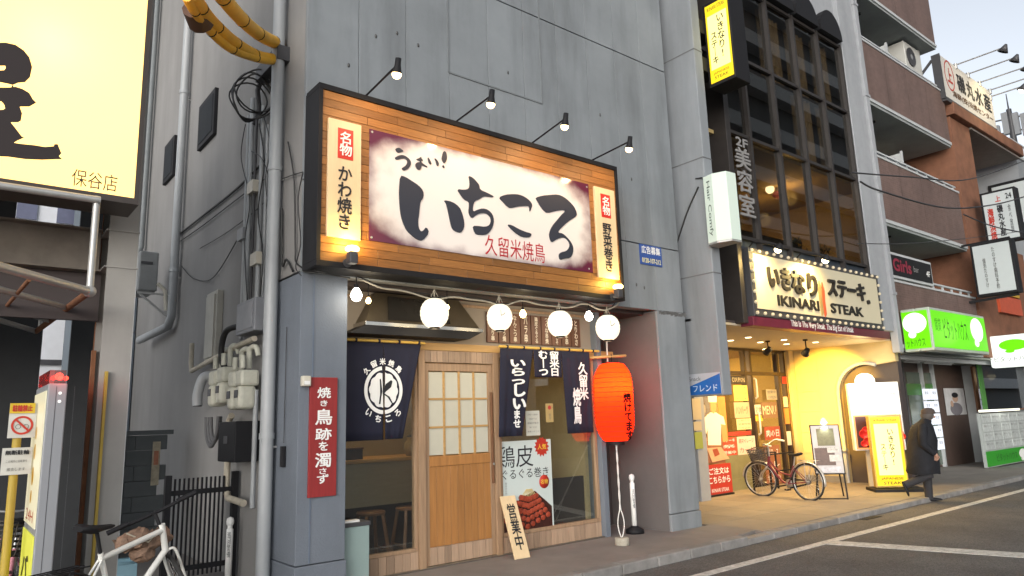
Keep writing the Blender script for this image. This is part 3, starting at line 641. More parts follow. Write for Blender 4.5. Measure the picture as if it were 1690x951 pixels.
b = MB(); b.tube([q + Vector((0, .02, .02 + .018 * math.sin(i * .45 + 1))) for i, q in enumerate(Q)], .007, 6); b.build('cable', M_cable, cab)
M_lan = emit('white_paper_glow', (1, .90, .66), 1.25)
for i, (x, y, r) in enumerate(((717, 517, 23.5), (824.5, 524, 21), (924, 534.5, 20.5), (1003, 541, 20))):
    c_ = aY(x, y, YL); R_ = r * mpp(c_)
    t = thing('paper_lantern', 'glowing round white paper lantern under the sign, %s' % ['leftmost of the four', 'second of the four', 'third of the four', 'rightmost by the dark recess'][i], 'paper lantern', c_, 'white paper lanterns under the big sign')
    pr = []; n_ = 20
    for k in range(n_ + 1):
        a = -math.pi / 2 * .86 + math.pi * .86 * k / n_; pr.append((R_ * math.cos(a) ** .8 * (1 + (.014 if k % 2 else -.014)), R_ * 1.06 * math.sin(a)))
    b = MB(); b.lathe(c_, pr, 24); b.build('shade', M_lan, t)
    b = MB(); b.lathe(c_ + Z_ * R_ * 1.03, [(R_ * .38, -.012), (R_ * .38, .014), (.001, .016)], 16); b.build('top_ring', M_black, t)
    b = MB(); b.lathe(c_ - Z_ * R_ * 1.05, [(.001, -.012), (R_ * .36, -.012), (R_ * .38, .014)], 16); b.build('bottom_ring', M_black, t)
    b = MB(); b.tube([c_ + Z_ * R_, c_ + Z_ * (R_ + .12)], .007, 6); b.tube([c_ + Z_ * (R_ + .11), c_ + Vector((-.04, 0, R_ + .03)), c_ + Vector((-.02, 0, R_))], .004, 5); b.tube([c_ + Z_ * (R_ + .11), c_ + Vector((.05, 0, R_ + .03)), c_ + Vector((.02, 0, R_))], .004, 5); b.build('cord', M_rope, t)
    if i in (1, 3):
        def wp(u, v, c_=c_, R_=R_):
            th = math.radians(-112) + u / R_; rr = R_ * 1.045
            zc = v + R_ * .22; k = math.sqrt(max(.1, 1 - (zc / R_ / 1.06) ** 2)); return c_ + Vector((math.cos(th) * rr * k, math.sin(th) * rr * k, zc))
        text('レ', c_, X_, Z_, R_ * .38, R_ * .5, M_dark, t, .0, warp=wp)
    if i < 4: lamp(t, c_ - Z_ * (R_ + .10), 4.2, (1, .78, .48), .06)
for x, y, r, m_, e, nm, lb in ((588, 488, 12.5, emit('white_bulb', (1, .93, .82), 14), 2.2, 'bulb_lamp', 'bright bare white bulb at the left end of the light string'), (608, 497, 6, emit('small_warm_bulb', (1, .72, .3), 12), 2, 'bulb_lamp', 'small warm bulb beside the bright white one'), (738, 508, 5, emit('small_warm_bulb', (1, .72, .3), 12), 1.5, 'bulb_lamp', 'small warm bulb peeping past the first lantern'), (863, 519, 7.5, emit('small_warm_bulb', (1, .72, .3), 12), 2.5, 'bulb_lamp', 'small warm bulb between the second and third lanterns'), (972, 523, 9, emit('white_bulb', (1, .93, .82), 14), 3, 'bulb_lamp', 'bare white bulb between the third and fourth lanterns')):
    yy = YL if r > 8 else YL + .2; c_ = aY(x, y, yy); R_ = r * mpp(c_) * .8; t = thing(nm, lb, 'light bulb', c_)
    b = MB(); b.lathe(c_, [(.001, -R_), (R_ * .6, -R_ * .8), (R_, 0), (R_ * .7, R_ * .75), (R_ * .35, R_ * 1.3), (.001, R_ * 1.35)], 14); b.build('bulb', m_, t)
    b = MB(); b.cyl(c_ + Z_ * R_ * 1.1, c_ + Z_ * (R_ * 1.9), R_ * .4, n=8); b.tube([c_ + Z_ * R_ * 1.9, Vector((c_.x, yy, 3.09))], .006, 5); b.build('socket', M_black, t)
    lamp(t, c_ - Z_ * (R_ + .04) - Y_ * .05, e, (1, .85, .62), .04)
# ---- red lantern
c0, c1 = aY(1011, 601, 6.86), aY(1017, 728, 6.86); cx_ = (c0.x + c1.x) / 2 - .01; RL = 32.5 * mpp(c0)
cz = (c0.z + c1.z) / 2; HH = (c0.z - c1.z) / 2; c_ = Vector((cx_, 6.86, cz))
t = thing('red_lantern', 'tall glowing orange-red paper lantern hanging by the dark recess', 'red lantern', c_); pr = []; n_ = 46
for k in range(n_ + 1):
    v = -1 + 2 * k / n_; rr = RL * (1 - abs(v) ** 5 * .42) * (1 if k % 2 else .955); pr.append((rr, HH * v))
pr = [(RL * .30, -HH * 1.005)] + pr + [(RL * .30, HH * 1.03)]
mL = lightbox('red_paper', (1, .055, .012), .42)
b = MB(); b.lathe(c_, pr, 30); b.build('shade', mL, t)
for k in range(1, 16):
    v = -1 + 2 * k / 16; rr = RL * (1 - abs(v) ** 5 * .42) * 1.0; b = MB(); b.tube([c_ + Vector((rr * math.cos(a), rr * math.sin(a), HH * v)) for a in [2 * math.pi * q / 28 for q in range(28)]], .0032, 4, closed=True); b.build('rib', mat('lantern_rib', (.30, .02, .01), .7), t)
b = MB(); b.cyl(c_ - Z_ * (HH + .05), c_ - Z_ * (HH - .002), RL * .42, n=18); b.build('bottom_ring', M_black, t)
b = MB(); b.cyl(c_ + Z_ * (HH + .004), c_ + Z_ * (HH + .03), RL * .36, n=18); b.tube([c_ + Z_ * HH, c_ + Z_ * (HH + .14)], .006, 6); b.build('top_ring', M_black, t)
def wp(u, v): th = math.radians(-96) + u / RL; return c_ + Vector((math.cos(th) * RL * 1.035, math.sin(th) * RL * 1.035, v - HH * .38))
text('焼けてます', c_, X_, Z_, RL * .52, HH * 1.2, mat('lantern_ink', (.02, .004, .004), .8, var=0, spec=.1), t, .045, True, warp=wp)
lamp(t, c_ + Vector((-.01, -.05, HH * .42)), 12, (1, .5, .10), .045)
# twisted flex down to its weight
A = c_ - Z_ * (HH + .05); bt = aZ(1027, 900, 0); bt = Vector((bt.x, bt.y, 0))
t = thing('lantern_weight', 'round timber block weight with white cord holding the red lantern down', 'weight', bt)
b = MB(); b.lathe(bt, [(.001, 0), (.085, 0), (.09, .01), (.09, .085), (.082, .095), (.001, .095)], 18); b.build('block', mat('weight_block', (.36, .33, .27), .8, var=.25, scale=18), t)
m_ = mat('white_flex', (.68, .67, .64), .6); e = bt + Z_ * .095
for s_ in (0, 1):
    pts = []
    for k in range(41):
        v = k / 40; p = A.lerp(e, v); w_ = .010 + (.05 * math.sin((v - .72) / .28 * math.pi) if v > .72 else 0)
        ph_ = v * 22 + s_ * math.pi if v <= .72 else s_ * math.pi + .72 * 22
        pts.append(p + Vector((math.cos(ph_), 0, 0)) * w_)
    b = MB(); b.tube(pts, .007, 6); b.build('cord', m_, t)
# bollards (white with number)
def bollard(P, H, lb, base=True):
    t = thing('bollard', lb, 'bollard', P, 'white ball-topped bollards'); r = .035
    b = MB(); b.lathe(P, [(.001, .0), (r, .0), (r, H - .13), (r * .72, H - .12), (r * .72, H - .095), (r * 1.05, H - .075), (r * 1.15, H - .045), (r * .95, H - .015), (.001, H)], 16); b.build('post', M_white, t)
    if base: b = MB(); b.lathe(P, [(.001, 0), (.13, 0), (.125, .05), (.06, .085), (.045, .10)], 20); b.build('base', M_black, t)
    def wp(u, v): th = math.radians(-118) + u / r; return P + Vector((math.cos(th) * (r + .002), math.sin(th) * (r + .002), H * .58 + v))
    text('巡回警備', P, X_, Z_, .035, .26, M_ink, t, 0, True, warp=wp)
p = aZ(1048, 880, 0); bollard(Vector((p.x, p.y + .0, 0)), .80, 'white ball-topped bollard on a black base in the dark recess')
# ---- small things on the front
rd = thing('red_plaque', 'long red wooden plaque with white vertical lettering on the blue pillar', 'plaque', (2.96, 6.65, 1.5))
a, e = aY(512, 622, 6.63), aY(557, 625, 6.63); zb = aY(511, 822, 6.63).z
b = MB(); b.box(a.x, e.x, 6.625, 6.651, zb, a.z - .005); b.build('board', mat('plaque_red', (.26, .022, .022), .55, var=.15, scale=4, stretch=(10, 10, 1)), rd, bevel=.003)
xm = (a.x + e.x) / 2; hh = a.z - zb; wd = e.x - a.x
for s_, v, h_, w_ in (('焼', .135, .095, .5), ('き', .225, .05, .26), ('鳥', .34, .135, .62), ('跡', .485, .10, .6), ('を', .585, .075, .34), ('濁', .70, .12, .58), ('さ', .79, .05, .26), ('ず', .855, .075, .42)):
    text(s_, (xm, 6.621, a.z - hh * v), X_, Z_, wd * w_, hh * h_, M_wink, rd, .02)
t = thing('sensor_box', 'small cream plastic box beside the top of the red plaque', 'sensor box', aY(506, 629, 6.62)); p = aY(506, 629, 6.6)
b = MB(); b.box(p.x - .045, p.x + .04, 6.58, 6.651, p.z - .05, p.z + .05); b.build('case', M_cream, t, bevel=.01); b = MB(); b.box(p.x - .03, p.x + .025, 6.574, 6.581, p.z - .035, p.z); b.build('cover', M_white, t)
t = thing('blue_ad_plate', 'small blue plate advertising for advertisers on the concrete facade', 'plate'); p = aY(1055, 403, 6.64); q = aY(1093, 440, 6.64); zt_ = aY(1055, 402, 6.64).z; zb_ = aY(1055, 435, 6.64).z
t.location = (p.x, 6.64, zb_); b = MB(); b.box(p.x, q.x, 6.637, 6.649, zb_, zt_); b.build('plate', mat('plate_blue', (.03, .08, .30), .5, var=.03), t)
text('広告募集', ((p.x + q.x) / 2, 6.634, zt_ - .08), X_, Z_, (q.x - p.x) * .86, .12, M_wink, t, .02); text('0120-107-212', ((p.x + q.x) / 2, 6.634, zb_ + .065), X_, Z_, (q.x - p.x) * .86, .075, mat('yellow_ink', (.75, .7, .35), .6), t, .02)
# open sign leaning
t = thing('open_sign', 'pale wooden board lettered 営業中 leaning against the right window', 'leaning sign'); bl, br = aZ(850, 924, 0), aZ(880, 920, 0); tl = aY(825, 820, 7.04); tr = aY(856, 818, 7.04)
o_ = Vector((bl.x, bl.y, 0)); t.location = o_; r_ = Vector((br.x - bl.x, br.y - bl.y, 0)); r_ = r_.normalized(); up = (tl - o_); up = (up - r_ * up.dot(r_)); Lh = (tl - o_).length; 
up = (tl - o_).normalized(); r_ = (X_ - up * X_.dot(up)).normalized(); n_ = r_.cross(up); wd = .225
b = MB(); b.obb(o_ + up * Lh / 2 + r_ * wd / 2, r_ * wd / 2, up * Lh / 2, n_ * .012); b.build('board', M_pale, t, bevel=.003)
nf = n_ if n_.y < 0 else -n_
text('営業中', o_ + up * Lh * .5 + r_ * wd / 2 + nf * .016, r_, up, wd * .6, Lh * .74, M_ink, t, .015, True)
# pale cabinet at the left window
t = thing('umbrella_cabinet', 'pale green-grey cabinet with dark top beside the blue pillar', 'cabinet'); a, e = aY(568, 862, 6.75), aY(610, 862, 6.75); t.location = (a.x, 6.75, 0)
b = MB(); b.box(3.23, 3.52, 6.76, 7.06, 0, .60); b.build('body', mat('cabinet_paint', (.24, .32, .31), .4, var=.04), t, bevel=.008)
b = MB(); b.box(3.222, 3.528, 6.75, 7.06, .601, .64); b.build('top', M_dark, t, bevel=.004)
b = MB(); b.box(3.24, 3.42, 6.78, 6.86, .641, .66); tag(b.build('white_tray', M_white), 'small white strip lying on the dark top of the pale cabinet', 'tray')
# papers and poster inside the right window
YI = YF + .028
def sheet(name, lb, cat, x0, y0, x1, y1, Y, m, th=.004, z_mode=0):
    """rectangular flat sheet on plane Y between pixel columns, heights read at the left edge"""
    a, e = aY(x0, (y0 + y1) / 2, Y), aY(x1, (y0 + y1) / 2, Y); xc = (x0 + x1) / 2; T, B_ = aY(xc, y0, Y).z, aY(xc, y1, Y).z
    t = thing(name, lb, cat, ((a.x + e.x) / 2, Y, B_)); b = MB(); b.box(a.x, e.x, Y, Y + th, B_, T); b.build('sheet', m, t); return t, a.x, e.x, B_, T
M_pap = mat('notice_paper', (.52, .53, .46), .7, var=.04); M_gink = mat('grey_ink', (.12, .12, .12), .7, var=0)
t, xa, xb, za, zb = sheet('notice_paper', 'white printed notice above the chicken poster in the window', 'notice', 868, 678, 891, 719, YI, M_pap)
for k, s_ in enumerate(('ご来店のお客様へ', '当店では', '感染対策を', '実施しております', '焼鳥 いちころ')): text(s_, ((xa + xb) / 2, YI - .003, zb - .05 - k * (zb - za) * .17), X_, Z_, (xb - xa) * (.8 if k % 2 == 0 else .55), .022, M_gink, t, res=1)
t, xa, xb, za, zb = sheet('shrine_charm', 'slim tan paper charm with a red dot stuck to the window', 'charm', 901, 666, 913, 697, YI, mat('charm_paper', (.42, .30, .12), .6))
b = MB(); b.cyl(((xa + xb) / 2, YI, zb - .055), ((xa + xb) / 2, YI - .003, zb - .055), .028, n=16); b.build('red_dot', M_red, t); text('御守', ((xa + xb) / 2, YI - .003, za + .07), X_, Z_, .035, .09, M_gink, t, 0, True)
ps, xa, xb, za, zb = sheet('skewer_poster', 'chicken skin skewer poster in the right window', 'poster', 822, 727, 912, 891, YI, mat('poster_paper', (.55, .62, .60), .5, var=.04, scale=2))
W_, H_ = xb - xa, zb - za; yy = YI - .003
text('鶏皮', (xa + W_ * .32, yy, zb - H_ * .16), X_, Z_, W_ * .66, H_ * .22, M_ink, ps, .0); text('ぐるぐる巻き', (xa + W_ * .5, yy, zb - H_ * .335), X_, Z_, W_ * .86, H_ * .10, M_ink, ps, .0)
def star(c, r0, r1, n, m, par, nm):
    b = MB(); b.prism([c + Vector((math.cos(math.pi * k / n) * (r0 if k % 2 else r1), 0, math.sin(math.pi * k / n) * (r0 if k % 2 else r1))) for k in range(2 * n)], (0, .002, 0)); return b.build(nm, m, par)
M_pred = mat('poster_red', (.45, .03, .015), .5, var=0); M_pyel = mat('poster_yellow', (.75, .45, .05), .5, var=0)
star(Vector((xa + W_ * .82, yy, zb - H_ * .075)), W_ * .11, W_ * .145, 14, M_pred, ps, 'burst'); text('人気', (xa + W_ * .82, yy - .003, zb - H_ * .075), X_, Z_, W_ * .17, H_ * .06, M_pyel, ps, .03)
b = MB(); b.lathe((xa + W_ * .84, yy, zb - H_ * .44), [(.001, 0), (W_ * .095, 0), (W_ * .095, .002), (.001, .002)], 20, (0, -1, 0)); b.build('price_disc', M_pred, ps); text('名物', (xa + W_ * .84, yy - .004, zb - H_ * .44), X_, Z_, W_ * .14, H_ * .05, M_pyel, ps, .02)
text('秘伝のたれ', (xa + W_ * .14, yy, zb - H_ * .47), X_, Z_, W_ * .03, H_ * .12, M_gink, ps, 0, True)
ms = mat('skewer_meat', (.34, .055, .025), .35, var=.5, scale=22); mb2 = mat('skewer_meat_dark', (.045, .012, .008), .4, var=.4, scale=30)
b = MB(); b.prism([Vector((xa + W_ * .02, yy, za + .02)), Vector((xa + W_ * .97, yy, za + .05)), Vector((xa + W_ * .97, yy, za + H_ * .30)), Vector((xa + W_ * .66, yy, za + H_ * .475)), Vector((xa + W_ * .4, yy, za + H_ * .42)), Vector((xa + W_ * .02, yy, za + H_ * .2))], (0, .002, 0)); b.build('printed_skewers', mb2, ps)
for i in range(9):
    a0 = Vector((xa + W_ * (.55 + .012 * (i - 4)), yy - .002, za + H_ * .50)); a1 = Vector((xa + W_ * (.08 + i * .105), yy - .002, za + H_ * (.09 + .05 * abs(i - 4) * .5))); d = a1 - a0
    st = mat('skewer_stick', (.6, .48, .22), .6); b = MB(); b.bar(a0, a0 + d * .18, .008, .004, Y_); b.build('printed_stick', st, ps)
    b = MB()
    for k in range(5):
        c_ = a0 + d * (.25 + .165 * k); b.lathe(c_ - Y_ * .0, [(.001, 0), (W_ * .040, 0), (W_ * .034, .003), (.001, .004)], 10, (0, -1, 0), sq=1.15)
    b.build('printed_skewer', ms, ps)
text('焼鳥', ((xa + W_ * .16), yy - .002, za + H_ * .06), X_, Z_, .12, .05, M_wink, ps) if False else None
# ================================================================== BUILDING 2 (steak restaurant)
B2 = thing('glass_fronted_building', 'narrow building with dark glass upper wall, white fins and a lit steak restaurant below', 'building', (9, 6.65, 0))
FX = 9.0
b = MB(); b.box(FX, FX + .22, 6.23, 12, 1.86, 16); b.build('fin_wall', M_fin, B2, bevel=.015)
b = MB()
for z in (3.70, 5.55, 7.4, 9.3, 11.2): b.box(FX - .004, FX + .224, 6.226, 9, z, z + .018)
b.build('fin_joint', mat('joint_dark', (.12, .125, .13), .9), B2)
b = MB(); b.box(9.23, 10.38, 6.9, 7.0, 3.05, 14); b.box(9.22, 9.26, 6.62, 6.9, 3.05, 14); b.build('dark_cladding', M_dbrown, B2)
b = MB(); b.box(10.2, 10.34, 6.55, 6.95, 3.05, 14); b.build('side_frame', mat('bronze', (.042, .037, .035), .45, metal=.3), B2, bevel=.006)
b = MB(); b.box(9.22, 16.1, 7.0, 7.05, 8.9, 16); b.box(9.22, 16, 10.5, 10.6, 3.1, 16); b.box(15.9, 16.1, 7.05, 14, 3.1, 16); b.build('wall', M_dbrown, B2)
b = MB(); b.box(9.22, 16, 6.72, 10.5, 3.06, 3.10); b.build('floor_slab', M_dbrown, B2)
# glazed wall
bz = MATS['bronze']; YG = 6.62
zr = [4.55, 6.47, 8.03, 9.60]; xm_ = [10.34, 11.02, 12.02, 13.02, 14.02, 15.06]
glB = glassm('tinted_glass', (.62, .58, .52), .05)
for i in range(5):
    for j in range(len(zr) - 1):
        b = MB(); b.box(xm_[i] + .04, xm_[i + 1] - .04, YG + .03, YG + .036, zr[j] + .03, zr[j + 1] - .03); b.build('pane', glB, B2)
for i in range(6): b = MB(); b.box(xm_[i] - .032, xm_[i] + .032, YG - .04, YG + .09, 3.1, 9.63); b.build('mullion', bz, B2)
for z in zr:
    for i in range(5): b = MB(); b.box(xm_[i] + .04, xm_[i + 1] - .04, YG - .02, YG + .07, z - .03, z + .03); b.build('transom', bz, B2)
b = MB(); b.box(10.36, 15.1, YG + .05, YG + .09, 3.1, 4.52); b.build('spandrel', mat('spandrel_blue', (.035, .045, .06), .4), B2)
# floors, curtains behind the glass
M_room = mat('salon_wall', (.42, .31, .13), .8, var=.06)
b = MB(); b.box(10.4, 15.85, 9.6, 9.7, 4.4, 6.42); b.box(15.8, 15.88, 6.8, 9.6, 4.4, 6.42); b.box(13.0, 13.08, 8.2, 9.6, 4.4, 6.42); b.build('salon_wall', M_room, B2)
b = MB(); b.box(9.3, 15.9, 6.8, 10.4, 6.43, 6.50); b.build('floor_slab', M_room, B2); b = MB(); b.box(9.3, 15.9, 6.8, 10.4, 4.40, 4.46); b.build('floor_slab', M_dbrown, B2)
b = MB(); b.box(9.3, 15.9, 6.8, 10.4, 8.0, 8.08); b.box(9.3, 15.9, 6.8, 10.4, 9.6, 9.68); b.build('floor_slab', M_dbrown, B2)
M_curt = mat('curtain_cloth', (.34, .29, .20), .9, var=.08)
for (x0, x1, z0, z1) in ((11.1, 11.6, 8.1, 9.5), (13.1, 13.9, 6.55, 9.5), (12.2, 12.9, 8.1, 9.5), (14.1, 14.5, 6.6, 8.0), (12.1, 12.4, 8.1, 9.6), (14.15, 14.9, 8.1, 9.6)):
    b = MB(); n_ = 26; y0 = 6.85
    for k in range(n_ + 1): x = x0 + (x1 - x0) * k / n_; yy = y0 + .035 * math.sin(k * 1.3); b.v += [Vector((x, yy, z0)), Vector((x + .02 * math.sin(k), yy, z1))]
    for k in range(n_): b.f.append([2 * k, 2 * k + 1, 2 * k + 3, 2 * k + 2]); b.sm.append(True)
    b.build('curtain', M_curt, B2)
# twin globe lamp in salon
G = aY(1281, 316, 7.9)
t = thing('globe_lamp', 'twin white globe ceiling lamp glowing in the second floor salon', 'lamp', G)
b = MB(); b.cyl(G + Z_ * .25, (G.x, G.y, 6.42), .015, n=6); b.bar(G + Vector((-.22, 0, .12)), G + Vector((.22, 0, .12)), .03, .03); b.cyl(G + Z_ * .1, G + Z_ * .26, .03, n=8); b.build('arm', M_steel, t)
for s_ in (-1, 1): b = MB(); b.ball(G + Vector((s_ * .25, 0, 0)), .095); b.build('globe', emit('globe_glow', (1, .85, .55), 5), t)
b = MB(); b.lathe(G + Vector((.02, -.05, -.18)), [(.001, 0), (.12, .02), (.15, .1), (.1, .16), (.001, .17)], 12); b.build('pink_shade', mat('pink_shade', (.4, .1, .12), .5), t)
lamp(t, G + Vector((0, -.3, -.25)), 18, (1, .66, .22), .15); lamp(t, Vector((14.3, 8.4, 5.9)), 12, (1, .64, .2), .15)
t = thing('salon_mirror_station', 'dark styling station with plants behind the second floor window', 'styling station', (12.2, 7.6, 4.46))
b = MB(); b.box(11.2, 13.6, 7.3, 7.6, 4.46, 5.0); b.build('cabinet', M_dark, t); b = MB(); b.box(11.3, 12.0, 7.62, 7.66, 5.0, 5.7); b.build('mirror', glassm('mirror_glass', (.3, .3, .3), .3), t)
b = MB()
for k in range(60):
    c_ = Vector((random.choice([13.2, 14.4]) + random.gauss(0, .18), 7.2 + random.gauss(0, .06), 4.75 + random.random() * .3)); a = random.random() * 6.3; u = Vector((math.cos(a), .3, math.sin(a))) * .09; v = Vector((-math.sin(a), .2, math.cos(a))) * .03
    b.add([c_ - u, c_ - v, c_ + u, c_ + v], [(0, 1, 2, 3)])
tag(b.build('window_plant', mat('leaf', (.03, .06, .02), .6)), 'low leafy plants on the salon sill behind the glass', 'plants')
# vertical lettering 2F beauty salon on the glass
M_silv = mat('silver_letter', (.25, .245, .24), .5, var=0)
def ytext(s, x0, y0, x1, y1, Y, m, par, bold=0, vert=False, dep=0, res=3):
    P0, P1 = aY(x0, (y0 + y1) / 2, Y), aY(x1, (y0 + y1) / 2, Y); xc = (x0 + x1) / 2; T, B_ = aY(xc, y0, Y).z, aY(xc, y1, Y).z
    return text(s, ((P0.x + P1.x) / 2, Y, (T + B_) / 2), X_, Z_, P1.x - P0.x, T - B_, m, par, bold, vert, dep=dep, res=res)
zc = 6.34; xc = 10.68
text('2F', (xc, YG - .05, 6.30), X_, Z_, .38, .17, M_silv, B2, .03)
for ch, z in (('美', 6.0), ('容', 5.58), ('室', 5.14)): text(ch, (xc, YG - .05, z), X_, Z_, .46, .40, M_silv, B2, .015, dep=.02)
# arched hoods above
M_bw = mat('white_render', (.32, .335, .355), .8, var=.06, stain=.2)
pa = []
b = MB(); b.box(10.36, 15.82, 6.66, 7.0, 9.635, 16); b.build('upper_wall', M_bw, B2)
b = MB()
for i in range(5):
    x0, x1 = xm_[i] + .05, xm_[i + 1] - .05
    c_ = (x0 + x1) / 2; r = (x1 - x0) / 2
    pts = [Vector((c_ + r * math.cos(math.pi * k / 14), 6.50, 9.66 + r * 1.25 * math.sin(math.pi * k / 14))) for k in range(15)]
    o = MB(); o.prism(pts, (0, .16, 0)); o.build('arched_light', M_black, B2)
# outer pilaster + white pipe at the right end
b = MB(); b.box(15.10, 15.83, 6.56, 6.75, 3.2, 16); b.build('pilaster', M_bw, B2, bevel=.01)
t = thing('drain_pipe', 'tall white square drainpipe at the right end of the steak building', 'drainpipe', (16.08, 6.5, 0))
b = MB(); b.box(15.84, 16.02, 6.50, 6.66, 2.75, 16); b.build('pipe', M_bw, t, bevel=.012)
for z in (4.0, 6.3, 8.6, 10.9): b = MB(); b.box(15.825, 16.035, 6.485, 6.67, z, z + .06); b.build('collar', M_bw, t)
# ---- steak sign
ss = thing('steak_sign', 'long lit cream signboard with black lettering and a border of marquee bulbs', 'signboard', (13, 6.4, 3.2))
YT = 6.45; X0, X1, Z0, Z1 = 10.37, 15.1, 3.16, 4.33
b = MB(); b.box(X0, X1, YT, 6.60, Z0, Z1); b.build('box', M_dark, ss, bevel=.01)
mf = mat('cream_face', (.62, .56, .40), .45, var=.02)
b = MB(); b.box(X0 + .10, X1 - .12, YT - .012, YT - .001, Z0 + .13, Z1 - .10); b.build('face', mf, ss)
def st(px, py): return aY(px, py, YT)
blk = mat('black_letter', (.02, .017, .015), .5, var=0)
fz = lambda v: Z0 + .13 + (Z1 - Z0 - .23) * v
def sx(px): return aY(px, 480, YT).x
for s_, a_, e_, v, h_, bo in (('いき', 1267, 1303, .62, .44, .03), ('なり', 1304, 1346, .60, .46, .03), ('ステーキ', 1364, 1424, .63, .38, .03)): text(s_, ((sx(a_) + sx(e_)) / 2, YT - .055, fz(v)), X_, Z_, sx(e_) - sx(a_), (Z1 - Z0) * .8 * h_, blk, ss, bo, dep=.04)
text('。', (sx(1428), YT - .055, fz(.44)), X_, Z_, .09, .09, blk, ss, .02, dep=.04); text('IKINARI', ((sx(1280) + sx(1347)) / 2, YT - .03, fz(.20)), X_, Z_, sx(1347) - sx(1280), .19, blk, ss, .025, dep=.015); text('STEAK', ((sx(1366) + sx(1418)) / 2, YT - .03, fz(.20)), X_, Z_, sx(1418) - sx(1366), .19, blk, ss, .025, dep=.015)
mo = mat('orange_red', (.55, .10, .04), .5, var=0); mbz = mat('brass', (.35, .25, .1), .4)
c_ = st(1352, 492); c2 = st(1357, 494)
for cc_, m_ in ((c_, mbz), (c2, mo)):
    b = MB(); b.prism([cc_ + Vector((a, -.04, z)) for a, z in ((-.05, .16), (0, .32), (.05, .16), (.03, -.05), (.035, -.28), (-.02, -.34), (-.035, -.05))], (0, .02, 0)); b.build('cutlery_mark', m_, ss)
bme = None
mbulb = emit('marquee_bulb', (1, .85, .58), .35); k = 0
for x in [X0 + .06 + i * (X1 - X0 - .12) / 20 for i in range(21)]:
    for z in (Z0 + .055, Z1 - .045):
        if bme is None:
            b = MB(); b.ball((0, 0, 0), .030, 10); o = b.build('marquee_bulb', mbulb); bme = o.data; bpy.data.objects.remove(o)
        piece('marquee_bulb', bme, (x, YT - .02, z), ss)
for z in [Z0 + .055 + i * (Z1 - Z0 - .1) / 6 for i in range(1, 6)]:
    for x in (X0 + .045, X1 - .055): piece('marquee_bulb', bme, (x, YT - .02, z), ss)
b = MB(); b.box(10.33, 15.35, 6.46, 6.70, 3.0, 3.155); mr_ = b.build('maroon_band', mat('maroon', (.13, .015, .035), .4), ss, bevel=.006)
ytext('This Is The Very Steak. The Big Eat of Steak', 1306, 533, 1408, 547, 6.455, M_wink, ss, .02, res=1)
for i, (x, y) in enumerate(((1284, 411), (1362, 429))):
    p = aY(x, y, 6.05); t = thing('spot_lamp', 'small bright spot lamp over the steak sign, %s' % ('left one' if i == 0 else 'right one'), 'spot lamp', (p.x, 6.6, 4.36), 'spot lamps over the steak sign')
    b = MB(); b.tube([(p.x, 6.6, 4.36), (p.x, 6.5, 4.45), (p.x, 6.1, p.z + .08)], .014, 6); b.build('arm', M_black, t)
    b = MB(); b.lathe(p, [(.02, .10), (.06, .06), (.085, 0)], 12, (0, -.5, .85)); b.build('lamp_shade', M_black, t)
    b = MB(); b.ball(p - Vector((0, 0, .01)), .06, 12); b.build('bulb', emit('halogen', (1, .82, .42), 16), t)
    spot(t, p + Vector((0, .03, -.06)), (p.x, 6.45, 3.9), 110, (1, .70, .24), 150, .03)
# ---- forecourt soffit, side wall, shop front
M_yel = mat('cream_render', (.46, .36, .19), .75, var=.05, scale=2, bump=.1)
b = MB(); b.box(9.0, 15.93, 6.71, 9.1, 3.02, 3.058); b.build('soffit', mat('soffit_paint', (.46, .40, .30), .7, var=.03), B2)
# right side wall at X = 16 with an arched opening
aw = []; y0, y1, zt_ = 6.75, 7.95, 2.05
prof = [Vector((15.93, 9.1, -.05)), Vector((15.93, 9.1, 3.02)), Vector((15.93, 6.66, 3.02)), Vector((15.93, 6.66, 2.58))]
prof += [Vector((15.93, 7.35 + .62 * math.cos(a), 1.95 + .62 * math.sin(a))) for a in [math.radians(110 - 110 * k / 12) for k in range(13)]] + [Vector((15.93, 7.97, -.05))]
b = MB(); b.prism(prof, (.16, 0, 0)); b.build('side_wall', M_yel, B2)
b = MB(); b.tube([Vector((15.92, 7.35 + .64 * math.cos(a), 1.95 + .64 * math.sin(a))) for a in [math.radians(115 - 115 * k / 14) for k in range(15)]] + [Vector((15.92, 7.99, -.04))], .045, 6); b.build('arch_moulding', M_bw, B2)
b = MB(); b.box(15.80, 15.925, 7.9, 8.1, .68, .74); b.box(15.86, 15.925, 7.94, 8.06, .2, .68); b.build('bracket_shelf', M_bw, B2)
b = MB(); b.box(15.9, 15.925, 8.05, 9.1, -.04, .12); b.build('skirting', mat('skirting', (.2, .18, .15), .7), B2)
b = MB(); b.box(15.72, 15.92, 8.98, 9.06, -.04, 3.018); b.build('pilaster_edge', M_yel, B2)
me = None
for j in range(6): b = MB(); b.box(15.918, 15.925, 8.42, 8.97, .15 + .47 * j, .60 + .47 * j); b.build('wall_tile', M_yel, B2, bevel=.002)
b = MB(); b.box(16.1, 16.3, 6.7, 8.3, -.04, 2.9); b.box(16.05, 18, 8.3, 8.36, -.04, 2.9); b.build('stair_wall', M_dbrown, B2)
YP = 9.1
bp = mat('bronze_door', (.045, .03, .022), .4, metal=.3)
b = MB(); b.box(11.6, 15.72, YP, YP + .1, 2.42, 2.50); b.box(11.6, 15.72, YP, YP + .1, 2.96, 3.018); b.box(11.6, 15.72, YP, YP + .1, -.04, .06)
for x in (11.6, 14.0, 14.22, 15.35, 15.64): b.box(x, x + .075, YP - .005, YP + .10, .06, 2.96)
b.build('shop_front_frame', bp, B2)
gs = glassm('shop_glass', (.9, .88, .8), .05)
